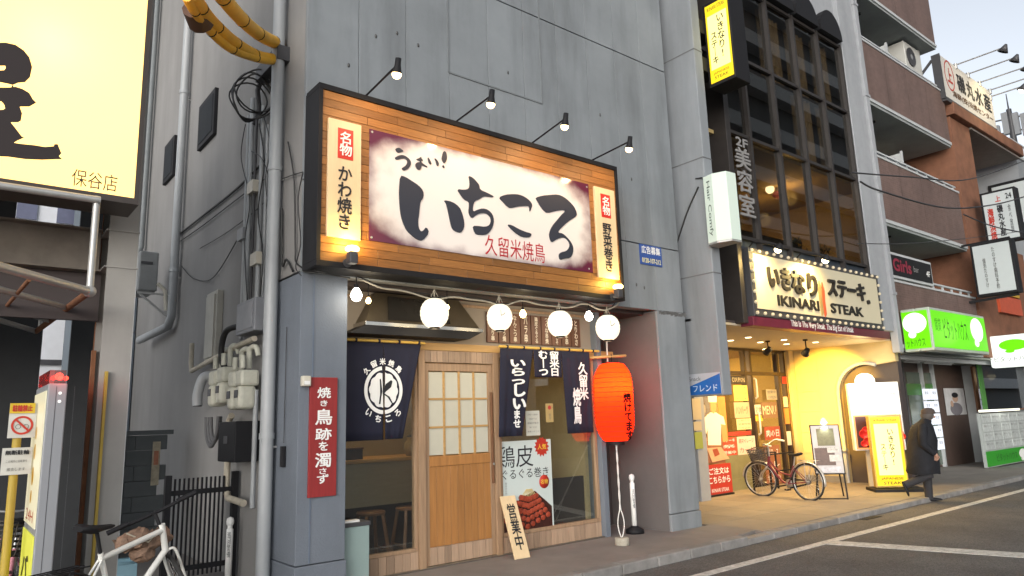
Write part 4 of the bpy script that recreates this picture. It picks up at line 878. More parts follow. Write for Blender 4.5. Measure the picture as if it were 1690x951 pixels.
for x0_, x1_ in ((11.68, 14.0), (14.3, 15.35), (15.43, 15.64)):
    for za_, zb_ in ((.06, 2.42), (2.5, 2.96)): b = MB(); b.box(x0_, x1_, YP + .045, YP + .05, za_, zb_); b.build('pane', gs, B2)
b = MB(); b.box(14.35, 15.3, YP + .12, YP + .14, 2.52, 2.9); b.build('transom_panel', mat('transom_panel', (.35, .26, .12), .6), B2)
b = MB(); b.box(11.3, 11.6, 8.5, 9.2, -.04, 3.018); b.build('white_pier', M_bw, B2, bevel=.01)
b = MB(); b.box(11.6, 15.9, 12.2, 12.3, 0, 3); b.box(11.6, 11.66, 9.2, 12.2, 0, 3); b.box(15.85, 15.9, 9.1, 12.2, 0, 3); b.build('inner_wall', M_room, B2)
b = MB(); b.box(11.6, 15.9, 9.1, 12.2, -.04, .01); b.box(11.6, 15.9, 9.2, 12.2, 2.97, 3.015); b.build('inner_floor', mat('inner_floor', (.2, .12, .06), .5), B2)
b = MB(); b.box(11.72, 13.98, YP - .02, YP + .04, -.03, .22); b.box(11.72, 13.98, YP - .01, YP + .04, .22, .74); b.build('stall_riser', mat('olive_riser', (.20, .19, .10), .5), B2)
lamp(B2, (13.0, 10.4, 2.5), 150, (1, .68, .30), .2, name='interior_light'); lamp(B2, (15, 10.6, 2.5), 14, (1, .68, .30), .2, name='interior_light')
# kitchen shelf clutter inside
for i in range(8):
    x = 12.3 + .2 * i; z = 1.0 + .3 * (i % 3); t = thing('shelf_jar', 'pale jar number %d from the left' % 0 if False else ['first', 'second', 'third', 'fourth', 'fifth', 'sixth', 'seventh', 'last'][i] + ' pale jar from the left on the shelf inside the steak window', 'jar', (x, 9.8, z), 'jars on the shelf inside the steak window')
    b = MB(); b.lathe((x, 9.8, z), [(.001, 0), (.07, 0), (.075, .05), (.07, .18), (.04, .2), (.04, .23), (.001, .23)], 10); b.build('body', mat('jar_pale', (.6, .5, .3), .4), t); b = MB(); b.cyl((x, 9.8, z + .23), (x, 9.8, z + .25), .045, n=10); b.build('lid', M_red, t)
t = thing('shelf_unit', 'wooden shelf unit inside the steak restaurant window', 'shelf', (13, 9.8, 0)); 
for z in (.97, 1.27, 1.57): b = MB(); b.box(12.15, 13.95, 9.7, 9.95, z, z + .026); b.build('shelf', M_beam, t)
for x in (12.13, 13.95): b = MB(); b.box(x, x + .03, 9.7, 9.95, .01, 1.9); b.build('side_panel', M_beam, t)
# posters on shop glass
def poster(lb, x0, y0, x1, y1, col, lines=(), ink=None, Y=YP - .012, cat='poster', name='window_poster', tw=.8):
    t, xa, xb, za, zb = sheet(name, lb, cat, x0, y0, x1, y1, Y, mat('print_%d_%d_%d' % tuple(int(c * 99) for c in col), col, .6, var=.03))
    n = len(lines)
    for k, s_ in enumerate(lines): text(s_, ((xa + xb) / 2, Y - .004, zb - (zb - za) * (k + .5) / n), X_, Z_, (xb - xa) * tw, (zb - za) / n * .55, ink or M_gink, t, .0, res=1)
    return t, xa, xb, za, zb
poster('black strip sign lettered COUPON over the steak window', 1205, 620, 1231, 634, (.03, .02, .015), ('COUPON',), mat('warm_letter', (.8, .7, .45), .5))
poster('yellow menu sheet under the coupon strip', 1211, 636, 1234, 662, (.70, .52, .12), ('ランチ', 'ステーキ', '300g'))
poster('photo poster with yellow dish beside the door', 1212, 664, 1237, 690, (.45, .34, .22), ('ハンバーグ',), M_red)
poster('cream notice under the photo poster', 1216, 691, 1240, 709, (.62, .55, .28), ('お知らせ', '営業時間', '11:00-23:00'))
poster('red menu poster on the lower steak window', 1190, 722, 1216, 752, (.50, .06, .03), ('ステーキ', '祭', '開催中'), M_wink)
poster('white and red flyer next to the bicycle basket', 1217, 720, 1247, 750, (.60, .50, .40), ('肉マイレージ', 'カード'), M_red)
poster('dark red strip poster above the lower flyers', 1202, 712, 1240, 719, (.35, .03, .02))
poster('small pale notice on the steak door', 1265, 643, 1282, 660, (.42, .37, .24), ('営業中', 'OPEN'))
poster('brown menu sheet on the steak door', 1256, 664, 1283, 690, (.22, .12, .06), ('MENU',), mat('warm_letter', (.8, .7, .45), .5))
poster('white menu strip on the door edge', 1246, 668, 1257, 684, (.62, .56, .42), ('定食',))
poster('yellow strip under the white menu strip', 1247, 686, 1259, 695, (.70, .5, .06))
poster('red steak photo poster low on the door', 1262, 704, 1288, 726, (.30, .05, .03), ('肉の日',), M_wink)
poster('meat photo panel at the foot of the door', 1263, 735, 1289, 800, (.26, .10, .05), ('リブロース', 'ヒレ', 'サーロイン'), M_wink)
poster('small red square sign high on the right strip', 1291, 622, 1298, 633, (.65, .03, .02))
poster('white notice on the narrow right strip', 1293, 655, 1300, 672, (.6, .5, .35)); poster('orange notice on the narrow right strip', 1295, 674, 1303, 700, (.5, .16, .05)); poster('white strip low on the narrow right strip', 1299, 712, 1306, 735, (.6, .55, .5))
t = thing('door_handle', 'long pale vertical door handle on the steak door', 'door handle', (14.35, 9.0, .9))
for z0, z1 in ((1.9, 2.35), (1.1, 1.6)): b = MB(); b.tube([(14.33, YP - .01, z0), (14.33, YP - .06, z0 + .03), (14.33, YP - .06, z1 - .03), (14.33, YP - .01, z1)], .022, 8); b.build('bar', M_cream, t)
# paper strips on white pier
for lb, a in (('white notice at the top of the white pier', (1143, 658, 1157, 693, (.5, .42, .28))), ('white notice in the middle of the white pier', (1145, 696, 1158, 711, (.5, .42, .28))), ('green paper low on the white pier', (1147, 713, 1160, 741, (.30, .34, .07)))):
    poster(lb, *a[:4], a[4], Y=8.49, name='paper_notice', cat='notice')
# cut-out figure of a cook standing in front of the window
PX = 8.85
t = thing('cook_cutout', 'life-size cut-out of a cook in white holding a steak tray over a red panel', 'cutout figure', (12.3, PX, -.04))
def ph_(pts, y=PX): return [aY(x, yy, y) for x, yy in pts]
def cut(nm, pts, m, y=PX, th=.012): b = MB(); b.prism(smooth_pts(ph_(pts, y), 0), (0, th, 0)); return b.build(nm, m, t)
skin = mat('print_skin', (.55, .28, .10), .5, var=.05); wht = mat('print_white', (.85, .78, .6), .5, var=.03)
cut('coat', [(1173, 681), (1182, 681), (1188, 685), (1194, 688), (1197, 700), (1198, 708), (1192, 710), (1190, 704), (1190, 735), (1169, 735), (1168, 706), (1166, 716), (1161, 716), (1162, 700), (1164, 689), (1168, 685)], wht)
cut('head', [(1172, 660), (1177, 655), (1182, 660), (1182, 676), (1178, 683), (1173, 678)], skin, PX - .004); cut('hat', [(1170, 664), (1168, 652), (1174, 647), (1183, 651), (1183, 664)], wht, PX - .008)
cut('arm', [(1161, 722), (1167, 722), (1168, 745), (1162, 742)], skin, PX - .004); cut('arm', [(1190, 700), (1198, 702), (1201, 728), (1193, 730)], skin, PX - .004)
cut('trousers', [(1166, 728), (1192, 728), (1198, 765), (1168, 765)], mat('print_brown', (.25, .1, .05), .6), PX + .004); cut('tray', [(1167, 740), (1190, 738), (1204, 757), (1176, 763)], mat('print_tray', (.62, .35, .2), .5), PX - .008); cut('steak', [(1176, 742), (1184, 740), (1188, 750), (1180, 754)], mat('print_steak', (.3, .06, .03), .5), PX - .012)
cut('orange_strip', [(1184, 655), (1196, 655), (1202, 728), (1197, 728), (1192, 690), (1186, 682)], mat('print_orange', (.6, .22, .05), .5), PX + .006)
a, e = aY(1165, 785, PX - .03), aY(1206, 785, PX - .03); zt_ = aY(1185, 766, PX - .03).z
b = MB(); b.box(a.x, e.x, PX - .05, PX - .03, .02, zt_); o = b.build('red_panel', mat('panel_red', (.42, .03, .02), .5, var=.03), t)
text('ご注文は', ((a.x + e.x) / 2, PX - .053, zt_ - .13), X_, Z_, (e.x - a.x) * .8, .13, M_wink, t, .02); text('こちらから', ((a.x + e.x) / 2, PX - .053, zt_ - .3), X_, Z_, (e.x - a.x) * .85, .13, M_wink, t, .02); text('IKINARI STEAK', ((a.x + e.x) / 2, PX - .053, zt_ - .5), X_, Z_, (e.x - a.x) * .7, .07, M_wink, t)
b = MB(); b.box(a.x + .02, e.x - .02, PX - .10, PX + .08, -.04, .02); b.build('foot', M_black, t)
# downlights and track spots
dl = [(1206, 562), (1235, 557), (1255, 565), (1294, 561), (1298, 568), (1346, 565)]; nms = ['leftmost', 'second', 'third', 'fourth', 'fifth', 'rightmost']
for i, (x, y) in enumerate(dl):
    p = aZ(x, y, 3.018); p.y = min(max(p.y, 6.85), 8.9); p = Vector((aY(x, y, p.y).x, p.y, 3.018)); t = thing('downlight', 'round recessed downlight in the steak restaurant soffit, %s of six' % nms[i], 'downlight', p, 'downlights in the steak restaurant soffit')
    b = MB(); b.lathe(p, [(.055, 0), (.075, -.004), (.075, .0)], 16); b.build('trim_ring', M_steel, t); b = MB(); b.cyl(p - Z_ * .006, p - Z_ * .001, .058, n=16); b.build('diffuser', emit('downlight_glow', (1, .82, .5), 9), t)
    spot(t, p - Z_ * .02, p - Z_ * 1, 150, (1, .63, .22), 140, .05)
for i, (x, y, zz) in enumerate(((1268, 578, 7.9), (1331, 580, 7.4))):
    p = aY(x, y, zz); t = thing('track_spot', 'black track spotlight hanging from the soffit, %s' % ('in front of the steak door' if i == 0 else 'in front of the cream wall'), 'track spotlight', (p.x, p.y, 3.018), 'black track spotlights')
    b = MB(); b.cyl((p.x, p.y, 3.018), (p.x, p.y, p.z + .06), .014, n=8); b.cyl((p.x, p.y, 3.018), (p.x, p.y, 2.99), .05, n=10); b.build('stem', M_black, t)
    d = Vector((.6, .8, -.6)).normalized() if i else Vector((.3, 1, -.5)).normalized(); b = MB(); b.lathe(p, [(.001, -.07), (.05, -.06), (.06, .03), (.085, .09), (.07, .09)], 12, d); b.build('lamp_head', M_black, t)
    if i: spot(t, p + d * .1, aX(1374, 655, 15.93), 1700, (1, .56, .07), 58, .03)
    else: spot(t, p + d * .1, p + d, 30, (1, .72, .3), 70, .03)
# projecting signs
def sideplane(px0, py0, X): return aX(px0, py0, X)
t = thing('yellow_box_sign', 'tall yellow lit box sign projecting high beside the dark glass wall', 'box sign'); XB = 9.42
ya, yb = aX(1174, 138, XB).y, aX(1211, 121, XB).y; zb_ = aX(1174, 139, XB).z; zt_ = aX(1158, 14, XB).z; zt_ = aX(1161, 14, XB).z
t.location = (XB, yb, zb_)
b = MB(); b.box(XB + .01, XB + .42, yb - .03, ya + .05, zb_ - .06, zt_ + .06); b.build('case', M_black, t, bevel=.01)
b = MB(); b.box(XB, XB + .012, yb, ya, zb_, zt_); b.build('face', emit('yellow_box', (1, .70, .02), 1.1), t)
b = MB(); b.box(XB - .003, XB - .0005, yb + .03, ya - .03, zb_ + .22, zt_ - .2); b.build('face_centre', emit('pale_yellow_box', (1, .90, .30), 1.5), t)
yc = (ya + yb) / 2; H_ = zt_ - zb_; ym = -1
R_ = Vector((0, -1, 0))
text('いきなり!', (XB - .008, yc - .06, zb_ + H_ * .55), R_, Z_, .13, H_ * .55, M_ink, t, .02, True); text('ステーキ', (XB - .008, yc + .08, zb_ + H_ * .42), R_, Z_, .11, H_ * .4, M_ink, t, .02, True)
text('IKINARI STEAK', (XB - .008, yc, zt_ - .08), R_, Z_, .34, .07, M_ink, t, 0); text('JAPANESE', (XB - .008, yc, zb_ + .14), R_, Z_, .3, .05, M_ink, t, 0); text('STEAK', (XB - .008, yc, zb_ + .07), R_, Z_, .26, .05, M_ink, t, 0)
for z in (zb_ + .35, zb_ + H_ * .75): b = MB(); b.box(FX + .2, XB + .3, ya + .04, ya + .5, z - .12, z + .12); b.build('bracket', M_black, t)
lamp(t, (XB - .45, yc, zb_ + H_ / 2), 1.5, (1, .8, .3), .3, name='glow_light')
t = thing('salon_box_sign', 'slim white faceted box sign lettered Hair Comfy on the pale fin', 'box sign'); XB = 9.0
p = aX(1166, 291, XB - .1); q = aX(1175, 401, XB - .1); zt_, zb_ = p.z, q.z; y1_ = 6.22; y0_ = aX(1200, 300, XB - .05).y
t.location = (XB, y1_, zb_)
hexa = [(XB - .02, y1_), (XB - .10, y1_ - .02), (XB - .14, (y1_ + y0_) / 2), (XB - .06, y0_), (XB + .16, y0_ - .02), (XB + .18, y1_)]
b = MB(); b.prism([(x, y, zb_) for x, y in hexa], (0, 0, zt_ - zb_)); b.build('case', emit('white_green_box', (.80, 1, .84), .30, (.45, .5, .45)), t, bevel=.006)
b = MB(); b.prism([(x, y, zb_ - .03) for x, y in hexa], (0, 0, .028)); b.build('base_plate', M_steel, t)
dr_ = (Vector((XB - .14, (y1_ + y0_) / 2, 0)) - Vector((XB - .10, y1_ - .02, 0))).normalized(); ctr = (Vector((XB - .14, (y1_ + y0_) / 2, 0)) + Vector((XB - .10, y1_ - .02, 0))) / 2; nn = Z_.cross(dr_); nn = nn if nn.x < 0 else -nn
text('Hair Comfy', ctr + Z_ * (zb_ + zt_) / 2 + nn * .006, -Z_, dr_, (zt_ - zb_) * .82, .09, mat('soft_grey_ink', (.05, .07, .06), .6, var=0), t)
b = MB(); b.tube([(FX, 6.4, zt_ + .06), (FX - .03, 6.27, zt_ + .03), (XB - .02, y1_ - .02, zt_)], .012, 6); b.build('stay', M_dark, t)
t = thing('snack_bar_plate', 'blue and white plate lettered snack フレンド low on the pale fin', 'plate'); XB = FX - .012
a = aX(1142, 616, XB); q = aX(1195, 610, XB); ya, yb, zt_, zb_ = a.y, aX(1194, 611, XB).y, 2.20, 1.885; ya = 6.85; yb = 6.26
t.location = (XB, yb, zb_)
b = MB(); b.box(XB, FX - .001, yb, ya, zb_, zt_); b.build('plate', mat('plate_white', (.36, .38, .42), .5), t); b = MB(); b.prism([(XB - .003, yb, zb_), (XB - .003, ya, zb_), (XB - .003, ya, zb_ + .12), (XB - .003, yb, zt_ - .02)], (.002, 0, 0)); b.build('blue_field', mat('field_blue', (.01, .10, .36), .5), t)
text('フレンド', (XB - .006, (ya + yb) / 2 - .02, zb_ + .09), R_, Z_, .44, .10, mat('pale_blue_ink', (.45, .55, .7), .5), t, .01); text('Snack', (XB - .006, ya - .14, zb_ + .24), R_, Z_, .22, .06, M_gink, t)
b = MB(); P = [aY(1103, 330, 6.6), aY(1135, 300, 6.3), aY(1160, 292, 6.2)]; P = [Vector((8.99, 6.85, 4.3)), Vector((8.98, 6.6, 4.75)), Vector((8.98, 6.35, 5.1))]; b.tube(spl(P), .012, 6); tag(b.build('wall_cable', M_cable), 'grey cable running across the pale fin to the white box sign', 'cable')
# ---- standing things on the forecourt
GZ = -.031
t = thing('menu_easel', 'black A-frame easel holding a menu poster with clip lamp', 'menu easel'); 
fl, fr = aZ(1362, 826, GZ), aZ(1390, 824, GZ); C0 = Vector(((fl.x + fr.x) / 2, (fl.y + fr.y) / 2, GZ)); C0 = Vector((12.9, 6.95, GZ))
rt = Vector((.55, -.83, 0)).normalized(); bk = Vector((.83, .55, 0)).normalized(); C0 = aZ(1376, 826, GZ); t.location = C0
up = (Z_ + bk * .22).normalized(); nf = rt.cross(up); nf = nf if nf.dot(bk) < 0 else -nf
for s_ in (-1, 1): b = MB(); b.bar(C0 + rt * .24 * s_, C0 + rt * .22 * s_ + up * 1.30, .025, .02); b.build('leg', M_black, t)
for s_ in (-1, 1): b = MB(); b.bar(C0 + bk * .55 + rt * .24 * s_, C0 + rt * .12 * s_ + up * 1.15 + bk * .02, .022, .02); b.build('leg', M_black, t)
b = MB(); b.bar(C0 + bk * .55 - rt * .24, C0 + bk * .55 + rt * .24, .02, .02); b.bar(C0 - rt * .24 + up * .03, C0 + rt * .24 + up * .03, .02, .02); b.bar(C0 - rt * .235 + up * .4, C0 - rt * .24 + bk * .42 + Z_ * .4, .015, .015); b.build('stretcher', M_black, t)
b = MB(); b.obb(C0 + up * .92 + nf * .02, rt * .26, up * .46, nf * .012); b.build('board', M_black, t)
b = MB(); b.obb(C0 + up * .92 + nf * .036, rt * .24, up * .44, nf * .003); b.build('menu_sheet', mat('menu_sheet', (.42, .40, .40), .4, var=.06), t)
for (u, v, a_, b_, col, nm) in ((0, .22, .15, .16, (.14, .13, .06), 'menu_photo'), (-.05, -.14, .17, .16, (.10, .06, .05), 'menu_photo'), (.1, -.02, .10, .05, (.5, .48, .46), 'menu_label'), (.12, -.17, .10, .06, (.5, .48, .46), 'menu_label'), (0, -.37, .2, .05, (.45, .45, .5), 'menu_label')):
    b = MB(); b.obb(C0 + up * (.92 + v) + rt * u + nf * (.041 if nm == 'menu_photo' else .044), rt * a_, up * b_, nf * .0015); b.build(nm, mat('menu_print_%d%d' % (int(col[0] * 100), int(col[2] * 100)), col, .5, var=.3, scale=20), t)
for s_, u, v, w_, h_ in (('MENU', 0, .40, .16, .04), ('ワイルドステーキ', 0, .02, .30, .03), ('ランチ 1,130円', .1, -.02, .16, .03)): text(s_, C0 + up * (.92 + v) + rt * u + nf * .047, rt, up, w_, h_, M_gink, t)
cl = C0 + up * 1.42 + nf * .08
b = MB(); b.lathe(cl, [(.02, .08), (.05, .04), (.06, -.02)], 10, -nf * .4 + up); b.tube([C0 + up * 1.36, C0 + up * 1.44 + nf * .02, cl + up * .06], .01, 5); b.build('clip_lamp', M_white, t)
b = MB(); b.ball(cl - up * .01, .045, 10); b.build('bulb', emit('clip_bulb', (.85, .95, 1), 8), t); spot(t, cl - up * .06, C0 + up * .9 + nf * .03, 8, (.85, .93, 1), 120, .03)
# tall white sign box with globe behind the yellow one (both turned towards people coming up the street)
P_ = Vector((15.55, 15.55 * .4520, GZ)); th_ = -.95; Wh = .46; t = thing('white_lit_sign', 'white lit upright sign box with red meat panels and a globe lamp on top', 'standing sign', (P_.x, P_.y, GZ)); x_, y_ = P_.x, P_.y
zt_, zm, zb_ = zrow(P_, 634), zrow(P_, 684), zrow(P_, 741); WX0, WX1, WY = x_ - Wh, x_ + Wh, y_
b = MB(); b.box(WX0 - .03, WX1 + .03, WY, WY + .28, zb_ - .03, zt_ + .03); b.build('case', M_white, t, bevel=.01)
b = MB(); b.box(WX0, WX1, WY - .01, WY - .001, zm + .01, zt_); b.build('lit_face', emit('white_face_glow', (1, .88, .66), 1.3), t)
b = MB(); b.box(WX0, WX1, WY - .01, WY - .001, zb_, zm - .01); b.build('meat_face', mat('meat_face', (.05, .012, .01), .3, var=.4), t)
b = MB()
for x0_, x1_, z0_, z1_ in ((WX0, WX1, zb_, zb_ + .03), (WX0, WX1, zm - .04, zm - .01), (WX0, WX0 + .03, zb_ + .03, zm - .04), (WX1 - .03, WX1, zb_ + .03, zm - .04)): b.box(x0_, x1_, WY - .016, WY - .011, z0_, z1_)
b.build('glow_border', emit('orange_border', (1, .35, .12), 1.0), t)
mr2 = emit('red_meat_glow', (.9, .03, .02), .55)
for x, z, r in ((.22, .33, .11), (.26, .17, .09), (.18, .12, .07), (.93, .33, .07), (.95, .26, .08), (.24, .42, .07)): b = MB(); b.lathe((WX0 + x * (WX1 - WX0), WY - .012, zb_ + z * .95), [(.001, .005), (r, 0), (r * .9, .004)], 11, (0, -1, 0), sq=1.2); b.build('meat_photo', mr2, t)
text('三階 居酒屋', (WX1 - .2, WY - .013, zt_ - .22), X_, Z_, .3, .06, M_gink, t)
for x in (WX0 + .18, WX1 - .25): b = MB(); b.box(x, x + .09, WY + .08, WY + .18, GZ, zb_ - .03); b.build('post', M_cream, t, bevel=.005)
lamp(t, (x_, WY - .35, zt_ - .25), 14, (1, .80, .5), .15, name='glow_light'); t.rotation_euler.z = th_
g = thing('globe_lamp', 'half-dome white globe lamp on top of the white lit sign', 'lamp', (x_, y_, zt_ + .03)); gx_, gy_ = x_ - .12, y_ + .14
b = MB(); b.lathe((gx_, gy_, zt_ + .03), [(.20, 0), (.195, .08), (.15, .16), (.08, .20), (.001, .21)], 20); b.build('globe', emit('globe_bright', (1, .9, .68), 4), g)
b = MB(); b.cyl((gx_, gy_, zt_ + .03), (gx_, gy_, zt_ + .045), .21, n=20); b.build('base_ring', M_steel, g); lamp(g, (gx_, gy_ - .3, zt_ + .3), 16, (1, .76, .36), .15); g.rotation_euler.z = th_
# yellow standing sign
P_ = aZ(1475, 812, GZ); t = thing('yellow_standing_sign', 'yellow lit standing sign lettered いきなりステーキ on a black base', 'standing sign', (P_.x, P_.y, GZ)); YY = P_.y; A, E2 = P_.x - .275, P_.x + .275
zt_, zb_ = zrow(P_, 686), .05
b = MB(); b.box(A - .03, E2 + .03, YY, YY + .16, zb_, zt_); b.build('case', mat('gold_trim', (.5, .35, .1), .35, metal=.6), t, bevel=.01)
b = MB(); b.box(A, E2, YY - .012, YY - .001, zb_ + .04, zt_ - .03); b.build('face', emit('yellow_stand_glow', (1, .66, .01), 1.25), t)
b = MB(); b.box(A + .05, E2 - .05, YY - .016, YY - .0125, zb_ + .24, zt_ - .16); b.build('face_centre', emit('pale_stand_glow', (1, .90, .32), 1.6), t)
xm = (A + E2) / 2; W_ = E2 - A; H_ = zt_ - zb_
text('いきなり!', (xm + W_ * .12, YY - .019, zb_ + H_ * .56), X_, Z_, W_ * .2, H_ * .5, M_ink, t, .02, True); text('ステーキ', (xm - W_ * .17, YY - .019, zb_ + H_ * .42), X_, Z_, W_ * .17, H_ * .36, M_ink, t, .02, True)
text('IKINARI STEAK', (xm, YY - .019, zt_ - .09), X_, Z_, W_ * .8, .05, M_ink, t); text('JAPANESE', (xm, YY - .019, zb_ + .17), X_, Z_, W_ * .75, .06, M_ink, t, .01); text('STEAK', (xm, YY - .019, zb_ + .09), X_, Z_, W_ * .6, .055, M_ink, t, .01)
b = MB(); b.box(A - .12, E2 + .3, YY - .22, YY + .40, GZ, GZ + .07); b.build('base', M_black, t, bevel=.01); lamp(t, (xm, YY - .35, .7), 6, (1, .8, .25), .2, name='glow_light'); t.rotation_euler.z = -.85
q = aZ(1508, 800, GZ); b = MB(); b.prism([(q.x - .18, q.y, .0), (q.x + .18, q.y, .0), (q.x + .08, q.y + .1, .62), (q.x - .05, q.y + .1, .62)], (0, .02, 0)); ag = b.build('folding_board', M_cream); tag(ag, 'small pale folding board behind the walking man beside the yellow sign', 'board')
# ================================================================== BUILDING 3 (balconies, estate agent below)
B3 = thing('balcony_building', 'apartment building with brown tiled balconies above a green estate agent shop', 'building', (16.25, 6.65, 0))
M_tile = mat('brown_tile', (.16, .105, .09), .6, var=.12, scale=3, bump=.1, rnd=.05, stain=.3)
tn = M_tile.node_tree; bs = tn.nodes['Principled BSDF']; sr = bs.inputs['Base Color'].links[0].from_socket; gg = tn.nodes.new('ShaderNodeNewGeometry'); sx_ = tn.nodes.new('ShaderNodeSeparateXYZ'); cb = tn.nodes.new('ShaderNodeCombineXYZ'); ad = tn.nodes.new('ShaderNodeMath')
tn.links.new(gg.outputs['Position'], sx_.inputs[0]); tn.links.new(sx_.outputs[0], ad.inputs[0]); tn.links.new(sx_.outputs[1], ad.inputs[1]); tn.links.new(ad.outputs[0], cb.inputs[0]); tn.links.new(sx_.outputs[2], cb.inputs[1])
bk_ = tn.nodes.new('ShaderNodeTexBrick'); bk_.offset = 0; bk_.inputs['Scale'].default_value = 1; bk_.inputs['Brick Width'].default_value = .11; bk_.inputs['Row Height'].default_value = .055; bk_.inputs['Mortar Size'].default_value = .004; bk_.inputs['Color1'].default_value = (1, 1, 1, 1); bk_.inputs['Color2'].default_value = (.78, .78, .78, 1); bk_.inputs['Mortar'].default_value = (1.2, 1.2, 1.2, 1)
tn.links.new(cb.outputs[0], bk_.inputs['Vector']); mm_ = tn.nodes.new('ShaderNodeMix'); mm_.data_type = 'RGBA'; mm_.blend_type = 'MULTIPLY'; mm_.inputs[0].default_value = 1; tn.links.new(sr, mm_.inputs[6]); tn.links.new(bk_.outputs[0], mm_.inputs[7]); tn.links.new(mm_.outputs[2], bs.inputs['Base Color'])
M_sof = mat('balcony_soffit', (.30, .33, .33), .8, var=.05, stain=.2); M_edge = mat('balcony_edge', (.45, .47, .48), .7, var=.06)
bx0, bx1, by1 = 16.22, 21.2, 8.1
b = MB(); b.box(bx0, bx1 - .5, by1, 14, 2.9, 15); b.build('wall', mat('balcony_back_wall', (.22, .22, .20), .8), B3)
for z0, z1 in ((2.95, 4.35), (5.80, 7.28), (8.75, 10.22), (11.70, 13.2)):
    for i in range(4):
        xa = bx0 + (bx1 - bx0) / 4 * i; b = MB(); b.box(xa + .004, xa + (bx1 - bx0) / 4 - .004, 6.65, 6.80, z0, z1); b.build('balcony_parapet', M_tile, B3)
    b = MB(); b.box(bx1 - .148, bx1, 6.802, by1, z0, z1); b.build('balcony_parapet', M_tile, B3)
    b = MB(); b.box(bx0, bx1, 6.66, by1, z0 - .14, z0 - .003); b.build('balcony_slab', M_sof, B3)
    b = MB(); b.box(bx0, bx1 + .02, 6.63, 6.655, z0 - .08, z0 + .0); b.build('slab_trim', M_edge, B3)
    b = MB(); b.box(bx0, bx1 + .02, 6.63, 6.83, z1 + .002, z1 + .05); b.build('parapet_cap', M_edge, B3)
    b = MB(); b.box(bx0, bx1, 6.70, 6.76, z1 + .17, z1 + .21)
    b.build('hand_rail', M_edge, B3)
    me = None
    for k in range(9):
        if me is None: me = boxmesh('rail_post', .04, .04, .12, M_edge)
        piece('rail_post', me, (bx0 + .2 + k * .58, 6.73, z1 + .11), B3)
    for xx, yy in ((17.0, 7.1), (17.5, 7.1)): b = MB(); b.cyl((xx, yy, z0 - .17), (xx, yy, z0 - .141), .06, n=12); b.build('soffit_vent', M_black, B3)
for z0 in (4.35, 7.3, 10.25):
    b = MB(); b.box(16.4, 18.4, by1 - .05, by1 - .003, z0 - 1.2, z0 + 1.0); o = b.build('balcony_window', glassm('dark_window', (.25, .27, .27), .2), B3)
    b = MB(); b.box(17.38, 17.42, by1 - .08, by1 - .051, z0 - 1.2, z0 + 1.0); b.build('frame', M_steel, o)
for px0, px1, y0_, zz in ((1440, 1466, 58, 10.25), (1443, 1492, 232, 7.3)):
    X = 18.2; b = MB(); b.box(X, X + .03, 6.85, 7.95, zz - 1.3, zz + .55); b.build('partition_panel', mat('partition', (.5, .52, .52), .6), B3); b = MB(); b.box(X - .01, X + .04, 6.80, 6.85, zz - 1.3, zz + .6); b.build('partition_post', M_edge, B3)
b = MB(); b.box(18.9, 20.2, by1 - .06, by1 - .003, 7.0, 8.6); b.build('beige_shutter', mat('beige_panel', (.42, .38, .30), .7), B3)
b = MB(); b.box(19.3, 20.6, by1 - .06, by1 - .003, 4.2, 5.6); b.build('beige_shutter', MATS['beige_panel'], B3)
t = thing('air_conditioner', 'white air conditioner unit hung under the upper balcony soffit', 'air conditioner', (20.2, 6.9, 10.8))
b = MB(); b.box(19.75, 20.75, 6.95, 7.4, 10.75, 11.5); b.build('case', mat('ac_white', (.5, .5, .47), .5, var=.05), t, bevel=.02)
b = MB(); b.cyl((20.1, 6.945, 11.1), (20.1, 6.92, 11.1), .27, n=20); b.build('fan_grille', M_dark, t); b = MB(); b.lathe((20.1, 6.915, 11.1), [(.08, 0), (.001, .012)], 12, (0, -1, 0)); b.build('fan_hub', M_grey, t)
b = MB(); b.box(20.78, 20.9, 6.98, 7.3, 10.8, 11.6); b.build('pipe_cover', MATS['ac_white'], t)
t = thing('bar_sign', 'small black sign with red and white lettering on the lowest balcony', 'sign', (16.4, 6.66, 4.5)); a, e = aY(1467, 440, 6.62), aY(1538, 460, 6.62)
b = MB(); b.box(a.x, e.x, 6.60, 6.69, 4.43, 5.02); b.build('frame', M_edge, t, bevel=.006); b = MB(); b.box(a.x + .06, e.x - .06, 6.59, 6.599, 4.49, 4.96); b.build('face', M_black, t)
text("Girls", (a.x + .62, 6.586, 4.74), X_, Z_, .95, .30, mat('pink_red', (.26, .02, .045), .5, var=0), t, .03); text('bar', (a.x + 1.36, 6.586, 4.74), X_, Z_, .28, .14, M_silv, t, .01); text('4F', (e.x - .28, 6.586, 4.70), X_, Z_, .22, .14, M_wink, t, .02)
# green estate agent signs
M_grn = emit('green_glow', (.12, .72, .0), .75, (.1, .4, 0)); M_wgl = emit('white_bubble', (1, 1, .92), 1.3); M_dgr = mat('dark_green_ink', (.01, .07, .01), .5, var=0)
gx0, gx1, gy, gz0, gz1 = 16.4, 19.6, 6.02, 2.80, 3.75
p = aY(1533, 506, gy); q = aY(1624, 522, gy); gx0, gx1, gz1 = p.x, q.x, p.z; gz0 = aY(1537, 577, gy).z
gs_ = thing('green_shop_sign', 'green lit shop sign with white speech bubble lettered ピタットハウス', 'shop sign', (gx0, gy, gz0)); yb_ = 6.625
b = MB(); b.box(gx0 + .01, gx1, gy + .01, gy + .3, gz0, gz1); b.box(gx0 + .01, gx0 + .3, gy + .3, yb_, gz0, gz1); b.build('case', mat('sign_case', (.4, .45, .4), .5), gs_, bevel=.02)
b = MB(); b.box(gx0 + .05, gx1 - .05, gy, gy + .009, gz0 + .07, gz1 - .06); b.build('front_face', M_grn, gs_); b = MB(); b.box(gx0, gx0 + .009, gy + .06, yb_ - .02, gz0 + .06, gz1 - .06); b.build('side_face', M_grn, gs_)
